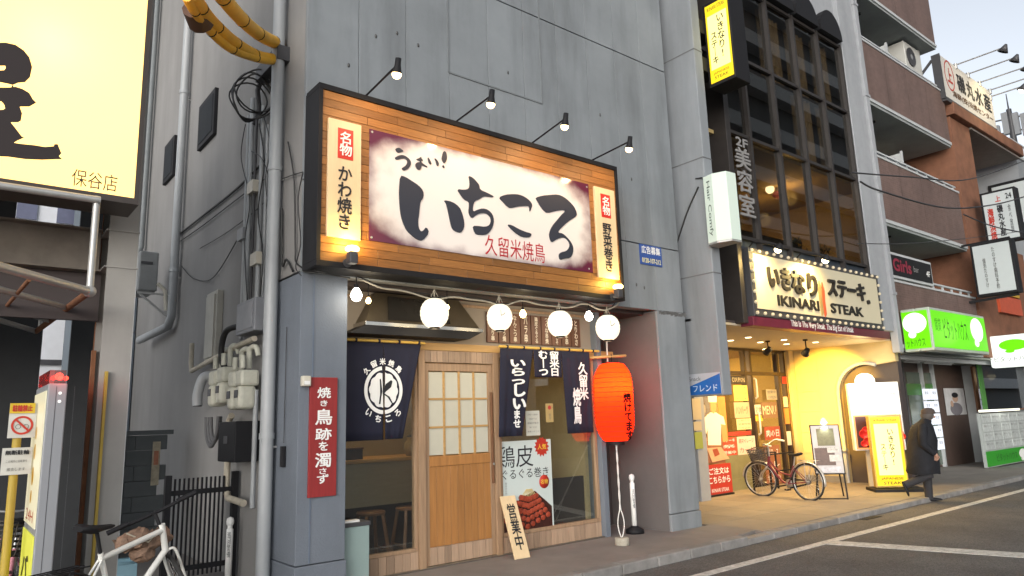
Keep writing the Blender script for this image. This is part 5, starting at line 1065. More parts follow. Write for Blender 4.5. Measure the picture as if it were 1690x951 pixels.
def bubble(c, ax_, rx_, rz_, parent, m=M_wgl, n=None):
    nn = -Y_ if ax_ == X_ else -X_; b = MB(); pts = [c + ax_ * rx_ * math.cos(k * math.pi / 14) + Z_ * rz_ * math.sin(k * math.pi / 14) for k in range(28)]; b.prism(pts, nn * .006)
    o = b.build('speech_bubble', m, parent); b = MB(); c2 = c - Z_ * rz_ * 1.12 - ax_ * rx_ * .3; b.prism([c2 + nn * .003 + ax_ * rx_ * .33 * math.cos(k * math.pi / 8) + Z_ * rz_ * .32 * math.sin(k * math.pi / 8) for k in range(16)], nn * .006); b.build('speech_bubble', m, parent)
gh = gz1 - gz0; gw = gx1 - gx0
bubble(Vector((gx1 - gw * .2, gy - .004, gz0 + gh * .60)), X_, gw * .115, gh * .30, gs_); text('ピタットハウス', (gx0 + gw * .40, gy - .006, gz0 + gh * .52), X_, Z_, gw * .42, gh * .5, M_dgr, gs_, .0)
text('賃貸', (gx0 + gw * .1, gy - .006, gz0 + gh * .6), X_, Z_, gw * .1, gh * .3, mat('mid_green', (.03, .3, .01), .5, var=0), gs_)
yc = (gy + yb_) / 2; gd = yb_ - gy; bubble(Vector((gx0 - .004, yc + gd * .05, gz0 + gh * .66)), -Y_, gd * .40, gh * .24, gs_); text('ットハウス', (gx0 - .008, yc + .05, gz0 + gh * .2), -Y_, Z_, gd * .62, gh * .2, M_dgr, gs_)
lamp(gs_, ((gx0 + gx1) / 2, gy - .35, gz0 + gh / 2), 5, (.55, 1, .25), .3, name='glow_light')
ws = thing('white_shop_sign', 'white lit projecting sign with green bubble at the right edge', 'shop sign'); X = 21.9; ya, yb_ = aX(1628, 557, X).y, aX(1690, 545, X).y - .5; p = aX(1630, 556, X); q = aX(1635, 608, X); ws.location = (X, yb_, q.z)
b = MB(); b.box(X, X + .25, yb_, ya, q.z, p.z); b.build('case', emit('white_sign_glow', (.93, 1, .93), 1.05), ws, bevel=.05)
bubble(Vector((X - .003, (ya + yb_) / 2 + .1, p.z - (p.z - q.z) * .32)), -Y_, (ya - yb_) * .24, (p.z - q.z) * .17, ws, M_grn); text('ピタットハウス', (X - .008, (ya + yb_) / 2 + .1, q.z + (p.z - q.z) * .25), -Y_, Z_, (ya - yb_) * .7, (p.z - q.z) * .16, M_gink, ws)
# ground floor
GY = 8.05
b = MB(); b.box(16.3, 30, GY, GY + .1, -.04, 2.8); b.build('ground_floor_wall', mat('agent_brown', (.085, .055, .045), .6), B3)
b = MB(); b.box(16.25, 30, 6.7, GY, 2.76, 2.80); b.build('ground_soffit', mat('agent_soffit', (.25, .27, .24), .7), B3); b = MB(); b.box(16.25, 22.6, 6.9, 6.96, 2.66, 2.755); b.build('shutter_rail', M_edge, B3)
def gp(px, py, Y=GY): return aY(px, py, Y)
for x in (1478, 1497, 1528, 1547): a = gp(x, 700); b = MB(); b.box(a.x - .04, a.x + .04, GY - .09, GY - .002, -.04, 2.75); b.build('door_frame', M_edge if x > 1500 else M_dark, B3)
a, e = gp(1497, 650), gp(1547, 650); b = MB(); b.box(a.x + .05, e.x - .05, GY - .02, GY - .003, .05, 2.5); b.build('glass_door', mat('dim_glass', (.10, .13, .10), .25), B3)
a, e = gp(1482, 620), gp(1540, 620); b = MB(); b.box(a.x, e.x, GY - .03, GY - .021, 1.9, 2.2); b.build('green_film', mat('green_film', (.05, .18, .03), .4), B3)
ls = thing('listing_board', 'bright backlit property listing sheets in the estate agent window behind the man', 'listing board'); a, e = gp(1527, 690, GY - .1), gp(1552, 690, GY - .1); ls.location = (a.x, GY - .1, .3)
wl = emit('listing_glow', (.85, .9, 1), 1.0)
for j in range(5):
    for i in range(2):
        w2_ = (e.x - a.x) / 2; b = MB(); b.box(a.x + w2_ * i + .03, a.x + w2_ * (i + 1) - .03, GY - .12, GY - .10, .45 + .33 * j, .45 + .33 * j + .29); b.build('listing_sheet', wl, ls)
        text('賃貸', (a.x + w2_ * (i + .5), GY - .124, .45 + .33 * j + .18), X_, Z_, w2_ * .5, .08, M_gink, ls, res=1)
lamp(ls, ((a.x + e.x) / 2, GY - .4, 1.2), 4, (.9, .95, 1), .3, name='glow_light')
t, xa, xb, za, zb = sheet('portrait_poster', 'white poster showing a person in a grey top beside the estate agent door', 'poster', 1560, 641, 1593, 685, GY - .03, mat('poster_white', (.55, .55, .56), .5))
xm = (xa + xb) / 2; W_ = xb - xa; H_ = zb - za
for c_, rx_, rz_, m_, nm in (((xm, za + H_ * .22), W_ * .30, H_ * .24, mat('print_grey', (.17, .16, .18), .6), 'printed_top'), ((xm, za + H_ * .62), W_ * .14, H_ * .15, mat('print_face', (.45, .3, .22), .6), 'printed_face'), ((xm, za + H_ * .74), W_ * .16, H_ * .10, M_ink, 'printed_hair'), ((xm - W_ * .2, za + H_ * .42), W_ * .07, H_ * .12, mat('print_face', (.4, .3, .2), .6), 'printed_hand')):
    b = MB(); dz_ = {'printed_top': .003, 'printed_face': .006, 'printed_hair': .009, 'printed_hand': .009}[nm]; b.prism([Vector((c_[0] + rx_ * math.cos(k * math.pi / 9), GY - .03 - dz_, c_[1] + rz_ * math.sin(k * math.pi / 9))) for k in range(18)], (0, .002, 0)); b.build(nm, m_, t)
a, e = gp(1600, 700), gp(1618, 700); b = MB(); b.box(a.x, a.x + .12, GY - .25, GY - .002, -.04, 2.75); b.build('white_jamb', M_edge, B3)
for x0_, x1_, lb in ((1492, 1520, 'left'), (1525, 1572, 'right')):
    a, e = aY(x0_, 603, 7.4), aY(x1_, 606, 7.4); t = thing('tube_lamp', 'slim unlit white tube lamp under the estate agent soffit, %s one' % lb, 'tube lamp', (a.x, 7.4, 2.76), 'tube lamps under the estate agent soffit')
    b = MB(); b.box(a.x, e.x, 7.35, 7.45, 2.70, 2.758); b.build('housing', M_white, t, bevel=.01); b = MB(); b.cyl((a.x + .05, 7.4, 2.68), (e.x - .05, 7.4, 2.68), .018, n=8); b.build('tube', M_white, t)
# listing panel to the right
XL = aY(1617, 683, 6.9); t = thing('listing_stand', 'low wide panel of property sheets with a green foot and a light bar above', 'panel', (XL.x, 6.9, 0)); x0_ = XL.x; x1_ = x0_ + 4.2; zt_ = 1.36
b = MB(); b.box(x0_, x1_, 6.9, 6.98, .0, zt_); b.build('panel', mat('panel_white', (.35, .38, .37), .5), t); b = MB(); b.box(x0_, x1_, 6.89, 6.899, .02, .40); b.build('green_foot', mat('panel_green', (.03, .30, .02), .5, var=0), t)
for i in range(6):
    for j in range(4): b = MB(); b.box(x0_ + .06 + .68 * i, x0_ + .68 + .68 * i, 6.888, 6.899, .44 + .23 * j, .64 + .23 * j); b.build('property_sheet', mat('sheet_grey', (.46, .49, .48), .5, var=.25, scale=12, rnd=.1), t); text('賃貸マンション', (x0_ + .37 + .68 * i, 6.884, .58 + .23 * j), X_, Z_, .5, .05, M_gink, t, res=1)
text('ピタットハウス', (x0_ + 1.5, 6.885, .21), X_, Z_, 1.6, .2, M_dgr, t); bubble(Vector((x0_ + 2.75, 6.885, .22)), X_, .3, .13, t, M_wink)
b = MB(); b.box(x0_, x0_ + 3.0, 6.86, 6.92, 1.40, 1.46); b.build('light_bar', emit('light_bar', (1, .98, .8), 1.6), t); lamp(t, (x0_ + 1.4, 6.7, 1.5), 4, (1, .97, .85), .2, name='glow_light')
xs_ = aY(1617, 640, 7.3).x; b = MB(); b.box(xs_, xs_ + 4, 7.3, 7.34, 1.45, 2.74); b.build('shop_window', glassm('dark_window', (.25, .27, .27), .2), B3); b = MB(); b.box(xs_, xs_ + .3, 7.27, 7.3, 1.42, 2.76); b.build('green_jamb', mat('green_film', (.05, .2, .03), .4), B3)
b = MB(); b.box(xs_ + .9, xs_ + 5, 7.7, 7.76, 1.4, 2.7); b.build('brown_interior', mat('brown_interior', (.22, .10, .05), .6), B3); lamp(B3, (xs_ + 2, 7.5, 2.4), 6, (1, .7, .4), .1, name='interior_light')

# ================================================================== BUILDING 4 (orange brick) and beyond
B4 = thing('orange_brick_building', 'orange-brown brick building with deep roof slab beyond the balconies', 'building', (21.3, 6.65, 0))
M_ob = mat('orange_brick', (.20, .088, .05), .8, var=.30, scale=2.5, bump=.4, bscale=26)
b = MB(); b.box(21.45, 22.9, 6.66, 12, 2.82, 9.60); b.build('brick_pier', M_ob, B4); b = MB(); b.box(21.4, 27.3, 6.5, 12, 9.62, 9.98); b.build('roof_slab', M_ob, B4, bevel=.02)
b = MB(); b.box(22.9, 27.2, 6.6, 9, 9.55, 9.615); b.build('soffit', mat('soffit_grey', (.22, .20, .18), .8), B4); b = MB(); b.box(22.9, 27.0, 8.2, 12, 2.82, 9.55); b.build('wall', M_ob, B4)
b = MB(); b.box(22.9, 26.9, 6.9, 8.2, 7.55, 7.7); b.box(22.9, 26.9, 6.9, 7.05, 2.82, 6.3); b.build('balcony_floor', M_ob, B4); b = MB(); b.box(22.92, 26.6, 7.0, 7.06, 6.32, 7.5); o = b.build('window_band', glassm('dark_window2', (.18, .2, .2), .25), B4)
for k in range(4): b = MB(); b.box(23.1 + .9 * k, 23.16 + .9 * k, 6.94, 6.999, 6.32, 7.5); b.build('frame', M_dark, o)
b = MB(); b.box(21.7, 21.95, 6.58, 6.655, 5.25, 5.45); b.build('wall_light_box', M_cream, B4, bevel=.02)
# rooftop billboard
R4 = thing('rooftop_billboard', 'rooftop billboard lettered 磯丸水産 with arm lamps over the brick building', 'billboard', (21.35, 6.6, 10.1)); YR = 6.55; rx0, rx1, rz0, rz1 = 21.15, 25.2, 10.18, 11.55
p = aY(1550, 93, YR); q = aY(1634, 149, YR); q2 = aY(1640, 206, YR); p2 = aY(1563, 166, YR); rx0, rx1, rz1, rz0 = p.x, q.x, (p.z + q.z) / 2, (p2.z + q2.z) / 2
b = MB(); b.box(rx0, rx1, YR, YR + .12, rz0, rz1); b.build('board', mat('billboard_white', (.60, .58, .54), .5, var=.05, scale=1), R4)
b = MB(); b.box(rx0 - .04, rx0 - .002, YR - .02, YR + .2, rz0 - .05, rz1 + .02); b.box(rx0, rx1, YR - .02, YR + .3, rz0 - .12, rz0 - .004); b.build('frame', M_dark, R4)
rw, rh = rx1 - rx0, rz1 - rz0
for i, ch in enumerate('磯丸水産'): text(ch, (rx0 + rw * (.35 + .175 * i), YR - .006, rz0 + rh * .60), X_, Z_, rw * .155, rh * .46, M_ink, R4, .03)
text('海鮮(株)浜焼センター', (rx0 + rw * .55, YR - .006, rz0 + rh * .2), X_, Z_, rw * .8, rh * .19, mat('brown_ink', (.12, .06, .03), .6, var=0), R4, .02)
cr = Vector((rx0 + rw * .14, YR - .005, rz0 + rh * .62)); ring(cr, .30, .42, .34, .47).build('logo_ring', M_pred, R4); text('上', cr - Y_ * .002, X_, Z_, .36, .46, M_pred, R4, .03)
b = MB()
for k in range(9):
    x = rx0 + .1 + k * (rx1 - rx0 - .2) / 8; b.bar((x, YR + .15, 9.98), (x + (.25 if k % 2 else -.0), YR + .15, rz0 - .06), .05, .05); b.bar((x, YR + .1, rz0), (x, YR + 1.2, 9.98), .05, .05)
b.bar((rx0, YR + .2, rz1 - .1), (rx0 - .1, YR + 1.4, 9.98), .06, .06); b.build('brace', M_dark, R4, kind=None)
for i, (x0_, y0_, x1_, y1_) in enumerate(((1576, 104, 1609, 95), (1596, 117, 1628, 108), (1615, 130, 1648, 122), (1632, 142, 1667, 134), (1634, 160, 1648, 160))):
    A = aY(x0_, y0_, YR); H = A + Vector((0, -1.25 if i < 4 else -.9, .06)); A.z = H.z = (rz1 + .04 if i < 4 else aY(x0_, y0_, YR).z)
    t = thing('billboard_lamp', 'pale arm lamp over the rooftop billboard, %s' % ['leftmost', 'second from left', 'third from left', 'fourth from left', 'lit one at the right end'][i], 'arm lamp', A, 'arm lamps over the rooftop billboard')
    b = MB(); b.tube([A, H], .02, 6); b.cyl(A - Z_ * .12, A + Z_ * .04, .05, n=8); b.build('arm', M_steel, t); b = MB(); b.lathe(H, [(.03, .08), (.06, .02), (.14, -.14), (.12, -.14)], 10, (0, -.5, .85)); b.build('lamp_shade', M_dark, t)
    if i > 2: b = MB(); b.ball(H + Vector((0, .05, -.10)), .10, 10); b.build('bulb', emit('bill_bulb', (1, .93, .75), 6), t)
    spot(t, H + Vector((0, .08, -.16)), A + Vector((0, 0, -.9)), 60 if i in (2, 3, 4) else 10, (1, .80, .42), 110, .05)
# projecting signs on building 4
def boxsign(nm, lb, X, far, near, top, bot, face, thick=.35):
    ya, yb_ = aX(far, top, X).y, aX(near, top, X).y; z1_, z0_ = aX(far, top, X).z, aX(far, bot, X).z; t = thing(nm, lb, 'box sign', (X, yb_, z0_))
    b = MB(); b.box(X + .01, X + thick, yb_ - .05, ya + .06, z0_ - .06, z1_ + .06); b.build('case', M_black, t, bevel=.01); b = MB(); b.box(X, X + .009, yb_, ya, z0_, z1_); b.build('face', face, t); return t, ya, yb_, z0_, z1_
mface = mat('milky_face', (.50, .55, .56), .4, var=.02)
t, ya, yb_, z0_, z1_ = boxsign('seafood_box_sign', 'white projecting sign with red 上 crest and 磯丸水産 lettering', 22.0, 1620, 1672, 323, 402, mface)
yc = (ya + yb_) / 2; w_ = ya - yb_; h_ = z1_ - z0_; nX = X = 22.0
def xtext(s, u, v, ww, hh, m, par, X, ya, yb_, z0_, z1_, bold=0, vert=False): text(s, (X - .006, ya + (yb_ - ya) * u, z0_ + (z1_ - z0_) * v), -Y_, Z_, (ya - yb_) * ww, (z1_ - z0_) * hh, m, par, bold, vert, res=2)
xtext('磯丸水産', .52, .40, .2, .66, M_ink, t, X, ya, yb_, z0_, z1_, .03, True); xtext('海鮮浜焼', .2, .36, .2, .66, M_pred, t, X, ya, yb_, z0_, z1_, .04, True); xtext('食べ放題', .82, .40, .1, .6, M_ink, t, X, ya, yb_, z0_, z1_, .0, True); xtext('上', .5, .86, .18, .13, M_pred, t, X, ya, yb_, z0_, z1_, .03); xtext('24', .85, .88, .2, .12, M_ink, t, X, ya, yb_, z0_, z1_, .02)
t, ya, yb_, z0_, z1_ = boxsign('tutoring_box_sign', 'large plain white projecting sign with thin vertical black lettering', 20.6, 1604, 1666, 408, 488, mface)
X = 20.6; xtext('たのすけ歯科予約', .55, .5, .09, .86, M_gink, t, X, ya, yb_, z0_, z1_, .01, True); xtext('個別たのすけ', .27, .42, .08, .6, M_gink, t, X, ya, yb_, z0_, z1_, .01, True)
b = MB(); b.bar((20.75, 6.65, z0_ - .15), (20.75, yb_, z0_ - .1), .06, .06); b.build('bracket', M_black, t); b = MB(); b.bar((20.75, 6.65, z1_ + .1), (20.75, yb_, z1_ + .1), .05, .05); b.build('bracket', M_black, t)
# grey building far right
B5 = thing('grey_building', 'plain grey building with a railed roof at the far right edge', 'building', (27.6, 6.7, 0)); M_g5 = mat('grey_render', (.26, .28, .30), .8, var=.05)
b = MB(); b.box(27.6, 45, 6.8, 16, -.1, 9.75); b.box(24.5, 27.58, 7.4, 8.0, 2.82, 4.6); b.build('wall', M_g5, B5); b = MB(); b.box(27.55, 45, 6.75, 16, 9.76, 9.86); b.build('parapet', M_edge, B5)
b = MB()
for k in range(40): b.bar((28 + .3 * k, 7, 9.86), (28 + .3 * k, 7, 10.6), .03, .03)
b.bar((28, 7, 10.6), (40, 7, 10.6), .05, .05); b.build('roof_railing', M_edge, B5, kind='stuff')
a = aX(1676, 300, 27.6); b = MB(); b.box(27.56, 27.6, a.y - .8, a.y + .8, 7.4, 9.0); o = b.build('window', M_black, B5); b = MB(); b.box(27.55, 27.559, a.y - .7, a.y + .7, 7.5, 8.9); b.build('pane', mface, o)
t = thing('orange_wall_sign', 'yellow and orange shop sign at the far right edge', 'sign', (23.6, 6.9, 4.7)); b = MB(); b.box(23.4, 25.5, 6.8, 6.89, 4.75, 5.35); b.build('yellow_board', mat('board_yellow', (.55, .33, .02), .5), t); b = MB(); b.box(23.6, 25.5, 6.79, 6.88, 4.2, 4.7); b.build('red_board', mat('board_red', (.5, .08, .03), .5), t)
# antenna mast
A = aX(1676, 247, 31); t = thing('antenna_mast', 'mobile phone antenna mast on the far grey roof', 'antenna mast', A); H = aX(1668, 172, 31).z - A.z
b = MB(); b.cyl(A - Z_ * .4, A + Z_ * H * .9, .12, .09, 8); b.cyl(A + Z_ * H * .9, A + Z_ * H * 1.25, .03, .015, 6); b.build('mast', M_dark, t)
for dx, dz in ((-.45, .35), (.15, .55), (.4, .5), (-.15, .6)): b = MB(); b.obb(A + Vector((dx * .3, -dx, H * dz)), (.09, 0, 0), (0, .1, 0), (0, 0, H * .24)); b.build('antenna_panel', M_grey, t)
for dz in (.4, .7): b = MB(); b.bar(A + Vector((-.15, .5, H * dz)), A + Vector((.15, -.5, H * dz)), .05, .05); b.build('cross_arm', M_dark, t)
# overhead wires
M_w = mat('wire', (.03, .03, .035), .6, var=0)
for lb, pts, r in (('highest dark overhead wire sagging across the brown balconies', ((1405, 285), (1500, 292), (1600, 296), (1700, 262)), .014), ('thick middle overhead wire rising at the right edge', ((1420, 300), (1455, 316), (1560, 343), (1640, 338), (1700, 322)), .017), ('low overhead wire crossing in front of the seafood box sign', ((1590, 354), (1640, 374), (1700, 386)), .014), ('thin pale overhead wire above the white tutoring sign', ((1415, 402), (1500, 402), (1600, 393), (1700, 380)), .008)):
    P = [aY(x, y, 5.3) for x, y in pts]; b = MB(); b.tube(spl(P), r, 6); tag(b.build('overhead_wire', M_w), lb, 'overhead wire', 'overhead wires')
# opposite side of the street (seen mirrored in the dark glass)
OB = thing('opposite_building', 'pale apartment block across the street, mirrored in the dark glass wall', 'building', (20, -8, 0))
b = MB(); b.box(20, 95, -14, -9, -.1, 34); b.build('wall', mat('opposite_wall', (.12, .12, .12), .8), OB)
for z in range(3, 34, 3): b = MB(); b.box(20, 95, -9.02, -8.2, z, z + .9); b.build('balcony_band', mat('opposite_band', (.5, .5, .5), .8), OB)
# ================================================================== SIDE WALL SERVICES
XW = 2.70
for i, (f, n, t0, b0) in enumerate(((332, 361, 153, 225), (279, 297, 225, 300))):
    if i == 0: y0, y1, z0, z1 = 9.8, 10.6, 5.68, 6.38
    else: y0, y1, z0, z1 = 12.05, 12.7, 5.75, 6.45
    b = MB(); b.box(XW - .05, XW + .02, y0, y1, z0, z1); w_ = b.build('side_window', M_black, mb, bevel=.005); b = MB(); b.box(XW - .056, XW - .051, y0 + .07, y1 - .07, z0 + .07, z1 - .07); b.build('pane', mat('side_pane', (.02, .023, .027), .7, spec=.2), w_)
def pipe(nm, lb, pts, r, m, cat='pipe', collars=(), group=None, n=10):
    t = thing(nm, lb, cat, pts[0], group); b = MB(); b.tube(pts, r, n); b.build('pipe', m, t)
    for c in collars: b = MB(); b.cyl(Vector(c) - Z_ * .03, Vector(c) + Z_ * .03, r * 1.14, n=12); b.build('collar', m, t)
    for c in collars: b = MB(); b.box(c[0], XW, c[1] - .012, c[1] + .012, c[2] - .12, c[2] - .1); b.build('clip', M_steel, t)
    return t
p = aX(447, 500, 2.60); YPP = p.y
pipe('drain_pipe', 'thick pale downpipe at the front corner of the concrete building', [(2.60, YPP, .0), (2.60, YPP, 15)], .068, M_pvc, 'downpipe', [(2.60, YPP, z) for z in (1.52, 4.35, 8)], n=14)
p = aX(290, 400, 2.60); YQ = p.y
pipe('drain_pipe', 'pale downpipe further back on the side wall bending away at its foot', [(2.60, YQ, 15), (2.60, YQ, 3.3), (2.58, YQ + .1, 3.15), (2.5, YQ + 1.6, 3.1)], .062, M_pvc, 'downpipe', [(2.60, YQ, z) for z in (4.0, 6.9, 9.9)], n=12)
for k, (px, t0, b0, r, m) in enumerate(((397, 200, 560, .022, M_pvc), (405, 170, 500, .03, M_pvc), (413, 190, 500, .016, M_dark), (424, 180, 495, .026, M_pvc), (433, 210, 492, .02, M_pvc))):
    A = aX(px + 6, t0, XW - .05); B_ = aX(px, b0, XW - .05); y = B_.y
    pipe('conduit', ['thin pale conduit, rearmost of the vertical bundle', 'thicker pale conduit, second of the vertical bundle', 'dark cable in the middle of the conduit bundle', 'fourth pale conduit of the vertical bundle', 'pale conduit of the bundle nearest the downpipe'][k], [(XW - .05, y, A.z), (XW - .05, y, B_.z)], r, m, 'conduit', group='vertical conduits on the side wall', n=8)
# sloping cables along the wall
for k, (pts, r) in enumerate((([(290, 392), (330, 360), (390, 312), (440, 262)], .016), ([(292, 402), (335, 372), (400, 322), (445, 290)], .008), ([(300, 440), (320, 460), (352, 458), (395, 390)], .007), ([(330, 410), (380, 380), (440, 330), (455, 290)], .006), ([(455, 300), (480, 290), (500, 284)], .006))):
    P = [aX(x, y, XW - .03) for x, y in pts]; b = MB(); b.tube(spl(P), r, 5); tag(b.build('wall_cable', M_cable), ['thick black cable sloping up the side wall', 'thin black cable just under the thick sloping one', 'slack black cable looping low on the side wall', 'lowest thin cable sloping to the corner', 'short black cable crossing behind the downpipe'][k], 'cable')
for k, (pts, r) in enumerate((([(405, 205), (398, 260), (412, 330), (404, 400), (408, 495)], .006), ([(428, 205), (436, 270), (426, 350), (434, 420), (429, 492)], .007), ([(436, 195), (446, 240), (438, 300), (447, 370), (441, 470)], .005), ([(415, 250), (432, 262), (445, 300), (440, 340), (452, 372)], .005), ([(500, 285), (492, 330), (496, 400), (488, 440), (497, 455)], .006))):
    P = [aX(x, y, XW - .09) for x, y in pts]; b = MB(); b.tube(spl(P), r, 5); tag(b.build('loose_cable', M_cable), ['wavy black cable left of the conduit bundle', 'wavy black cable on the conduit bundle', 'thin wavy cable beside the downpipe', 'short kinked cable crossing the conduits', 'thin cable on the corner left of the big sign'][k], 'cable')
for k, (y, z) in enumerate(((8.0, 4.3), (8.3, 3.8), (7.8, 3.4))):
    b = MB(); b.box(XW - .10, XW - .001, y - .10, y + .10, z, z + .14); t = b.build('cable_clip_box', M_cream if k != 1 else M_grey); tag(t, ['small cream box on the upper conduits', 'small grey box midway down the conduits', 'small cream box low on the conduits'][k], 'cable box')
# yellow line guards
M_yg = mat('yellow_guard', (.85, .44, .015), .45, var=.18, scale=5)
for k, (pts, r, lb) in enumerate(((((462, 74), (430, 58), (395, 28), (355, -20)), .068, 'upper thick yellow cable guard reaching out from the wall corner'), (((461, 98), (425, 92), (385, 68), (345, 30), (318, -10)), .056, 'lower yellow cable guard sagging from the wall corner'), (((461, 101), (428, 97), (378, 78), (334, 36), (308, -6)), .045, 'second lower yellow cable guard strapped under its twin'))):
    n_ = len(pts); P = []
    for i, (x, y) in enumerate(pts): P.append(aY(x, y, 7.35 - 1.7 * i / (n_ - 1)))
    Q = spl(P); t = thing('cable_guard', lb, 'cable guard', Q[0], 'yellow cable guards'); b = MB(); b.tube(Q, r, 12); b.build('tube', M_yg, t)
    for j in range(3, len(Q) - 1, 6):
        b = MB(); d = (Q[j + 1] - Q[j]).normalized(); b.cyl(Q[j] - d * .008, Q[j] + d * .008, r * 1.05, n=12); b.build('strap', M_black, t)
    b = MB(); b.cyl(Q[0], Q[0] + (Q[0] - Q[1]).normalized() * .08, r * 1.12, n=12); b.build('end_cap', M_black, t)
b = MB(); j = aY(327, 32, 6.1); b.tube([aY(322, 14, 6.0), aY(332, 40, 6.15)], .11, 10); tag(b.build('cable_clamp', mat('clamp_brown', (.10, .05, .03), .6)), 'dark brown clamp wrapping the lower yellow guards', 'clamp')
cc = aX(425, 165, XW - .12); t = thing('cable_coil', 'coil of black cable hung on the side wall under the yellow guards', 'cable coil', cc)
for k in range(5):
    b = MB(); r_ = .19 + .02 * (k % 3); c_ = cc + Vector((-.10 + .012 * k, -.03 * k, .03 * k - .06)); b.tube([c_ + Vector((r_ * math.cos(a) + .03 * math.sin(2 * a + k), .03 * math.sin(3 * a) - .3 * r_ * math.cos(a), r_ * 1.2 * math.sin(a))) for a in [2 * math.pi * q / 26 for q in range(26)]], .010, 6, closed=True); b.build('loop', M_cable, t)
b = MB(); a_ = aX(440, 108, XW - .1); b.box(XW - .14, XW, a_.y - .45, a_.y + .25, a_.z - .12, a_.z + .05); b.build('hook_plate', M_dark, t)
b = MB(); b.tube([a_, aX(432, 130, XW - .08), aX(425, 150, XW - .08), aX(428, 180, XW - .06), aX(420, 205, XW - .05)], .03, 6); b.build('hanging_cable', M_dark, t)
# electric box, meters, gas pipes
t = thing('junction_box', 'grey electrical junction box below the conduits', 'junction box', (2.55, 7.8, 2.6)); b = MB(); b.box(2.52, 2.70, 7.45, 8.05, 2.62, 2.98); b.build('case', mat('box_grey', (.20, .21, .23), .5), t, bevel=.012); b = MB(); b.box(2.512, 2.519, 7.5, 8.0, 2.66, 2.94); b.build('cover', mat('box_grey2', (.23, .24, .26), .5), t)
b = MB(); b.tube(spl([Vector((2.6, 8.1, 2.75)), Vector((2.5, 8.35, 2.7)), Vector((2.5, 8.45, 2.4)), Vector((2.56, 8.15, 2.1))]), .035, 8); tag(b.build('flex_hose', M_cable), 'black corrugated hose curving beside the junction box', 'hose')
t = thing('cream_trunking', 'flat cream trunking strip fixed to the side wall', 'trunking', (2.66, 9.4, 2.6)); b = MB(); b.box(2.62, 2.70, 9.15, 9.6, 2.45, 3.35); b.build('cover', mat('trunk_cream', (.36, .35, .31), .6), t, bevel=.01); b = MB(); b.box(2.60, 2.62, 9.2, 9.55, 2.5, 3.3); b.build('lid', MATS['trunk_cream'], t)
M_mtr = mat('meter_cream', (.50, .50, .42), .5, var=.12, scale=14)
for i, (y, z) in enumerate(((8.55, 2.12), (8.25, 2.14), (7.85, 2.06), (7.60, 2.06))):
    t = thing('gas_meter', 'cream gas meter in the cluster on the side wall, ' + ['rearmost', 'second from the rear', 'third from the rear', 'nearest the downpipe'][i], 'gas meter', (2.5, y, z - .2), 'gas meters on the side wall'); s_ = .115 if i < 2 else .095
    b = MB(); b.box(2.42, 2.62, y - s_, y + s_, z - .02, z + .15); b.build('upper_case', M_mtr, t, bevel=.03); b = MB(); b.box(2.41, 2.60, y - s_ * .85, y + s_ * .85, z - .26, z - .01); b.build('lower_case', M_mtr, t, bevel=.05, seg=3)
    b = MB(); b.cyl((2.45, y - .05, z + .17), (2.45, y - .05, z + .30), .028, n=8); b.cyl((2.55, y + .05, z + .17), (2.55, y + .05, z + .30), .028, n=8); b.build('union', M_mtr, t, kind=None); b = MB(); b.box(2.402, 2.41, y - .05, y + .05, z - .14, z - .06); b.build('dial', M_dark, t)
    b = MB(); b.tube(spl([Vector((2.55, y + .05, z + .28)), Vector((2.55, y + .03, z + .38)), Vector((2.58, y - .06, z + .39)), Vector((2.6, y - .08, z + .30))], 4), .03, 8); b.build('elbow', M_mtr, t)
M_pr = mat('pipe_cream', (.44, .40, .32), .6, var=.2, scale=10)
pipe('gas_pipe', 'rusty cream gas pipe running back along the wall above the meters', [(2.58, 7.6, 2.55), (2.58, 8.2, 2.52), (2.58, 10.0, 2.38), (2.58, 10.05, 2.5), (2.58, 10.05, 2.75)], .032, M_pr, 'gas pipe')
pipe('gas_pipe', 'cream gas pipe bending below the black meter box', [(2.56, 8.2, 1.75), (2.56, 8.28, 1.70), (2.56, 8.28, .95), (2.56, 8.2, .86), (2.56, 7.7, .84)], .036, M_pr, 'gas pipe')
pipe('gas_pipe', 'pale gas pipe dropping beside the front downpipe', [(2.60, 7.55, 2.0), (2.60, 7.55, .8)], .026, M_pvc, 'gas pipe')
t = thing('meter_box', 'black box under the gas meters', 'meter box', (2.45, 8, 1.3)); b = MB(); b.box(2.42, 2.68, 7.62, 8.18, 1.26, 1.68); b.build('case', M_black, t, bevel=.01); b = MB(); b.box(2.415, 2.419, 7.85, 7.98, 1.45, 1.53); b.build('label_plate', M_dark, t)
t = thing('cable_hoops', 'grey hoops of spare cable behind the meters', 'cable coil', (2.6, 8.9, 1.6))
for k in range(3): b = MB(); b.tube([(2.55 - .02 * k, 8.75 + (.18 + .03 * k) * math.cos(a), 1.75 + (.28 + .03 * k) * math.sin(a)) for a in [math.pi + math.pi * q / 14 for q in range(15)]], .022, 6); b.build('hoop', mat('hose_grey', (.10, .10, .105), .6), t)
t = thing('vent_cowl', 'pale curved vent cowl on the side wall behind the meters', 'vent', (2.6, 9.25, 2.0)); b = MB(); b.tube(spl([Vector((2.68, 9.25, 2.25)), Vector((2.55, 9.3, 2.25)), Vector((2.50, 9.35, 2.05)), Vector((2.5, 9.35, 1.9))]), .06, 10); b.build('cowl', M_pvc, t); b = MB(); b.cyl((2.5, 9.35, 1.91), (2.5, 9.35, 1.89), .05, n=10); b.build('opening', M_black, t)
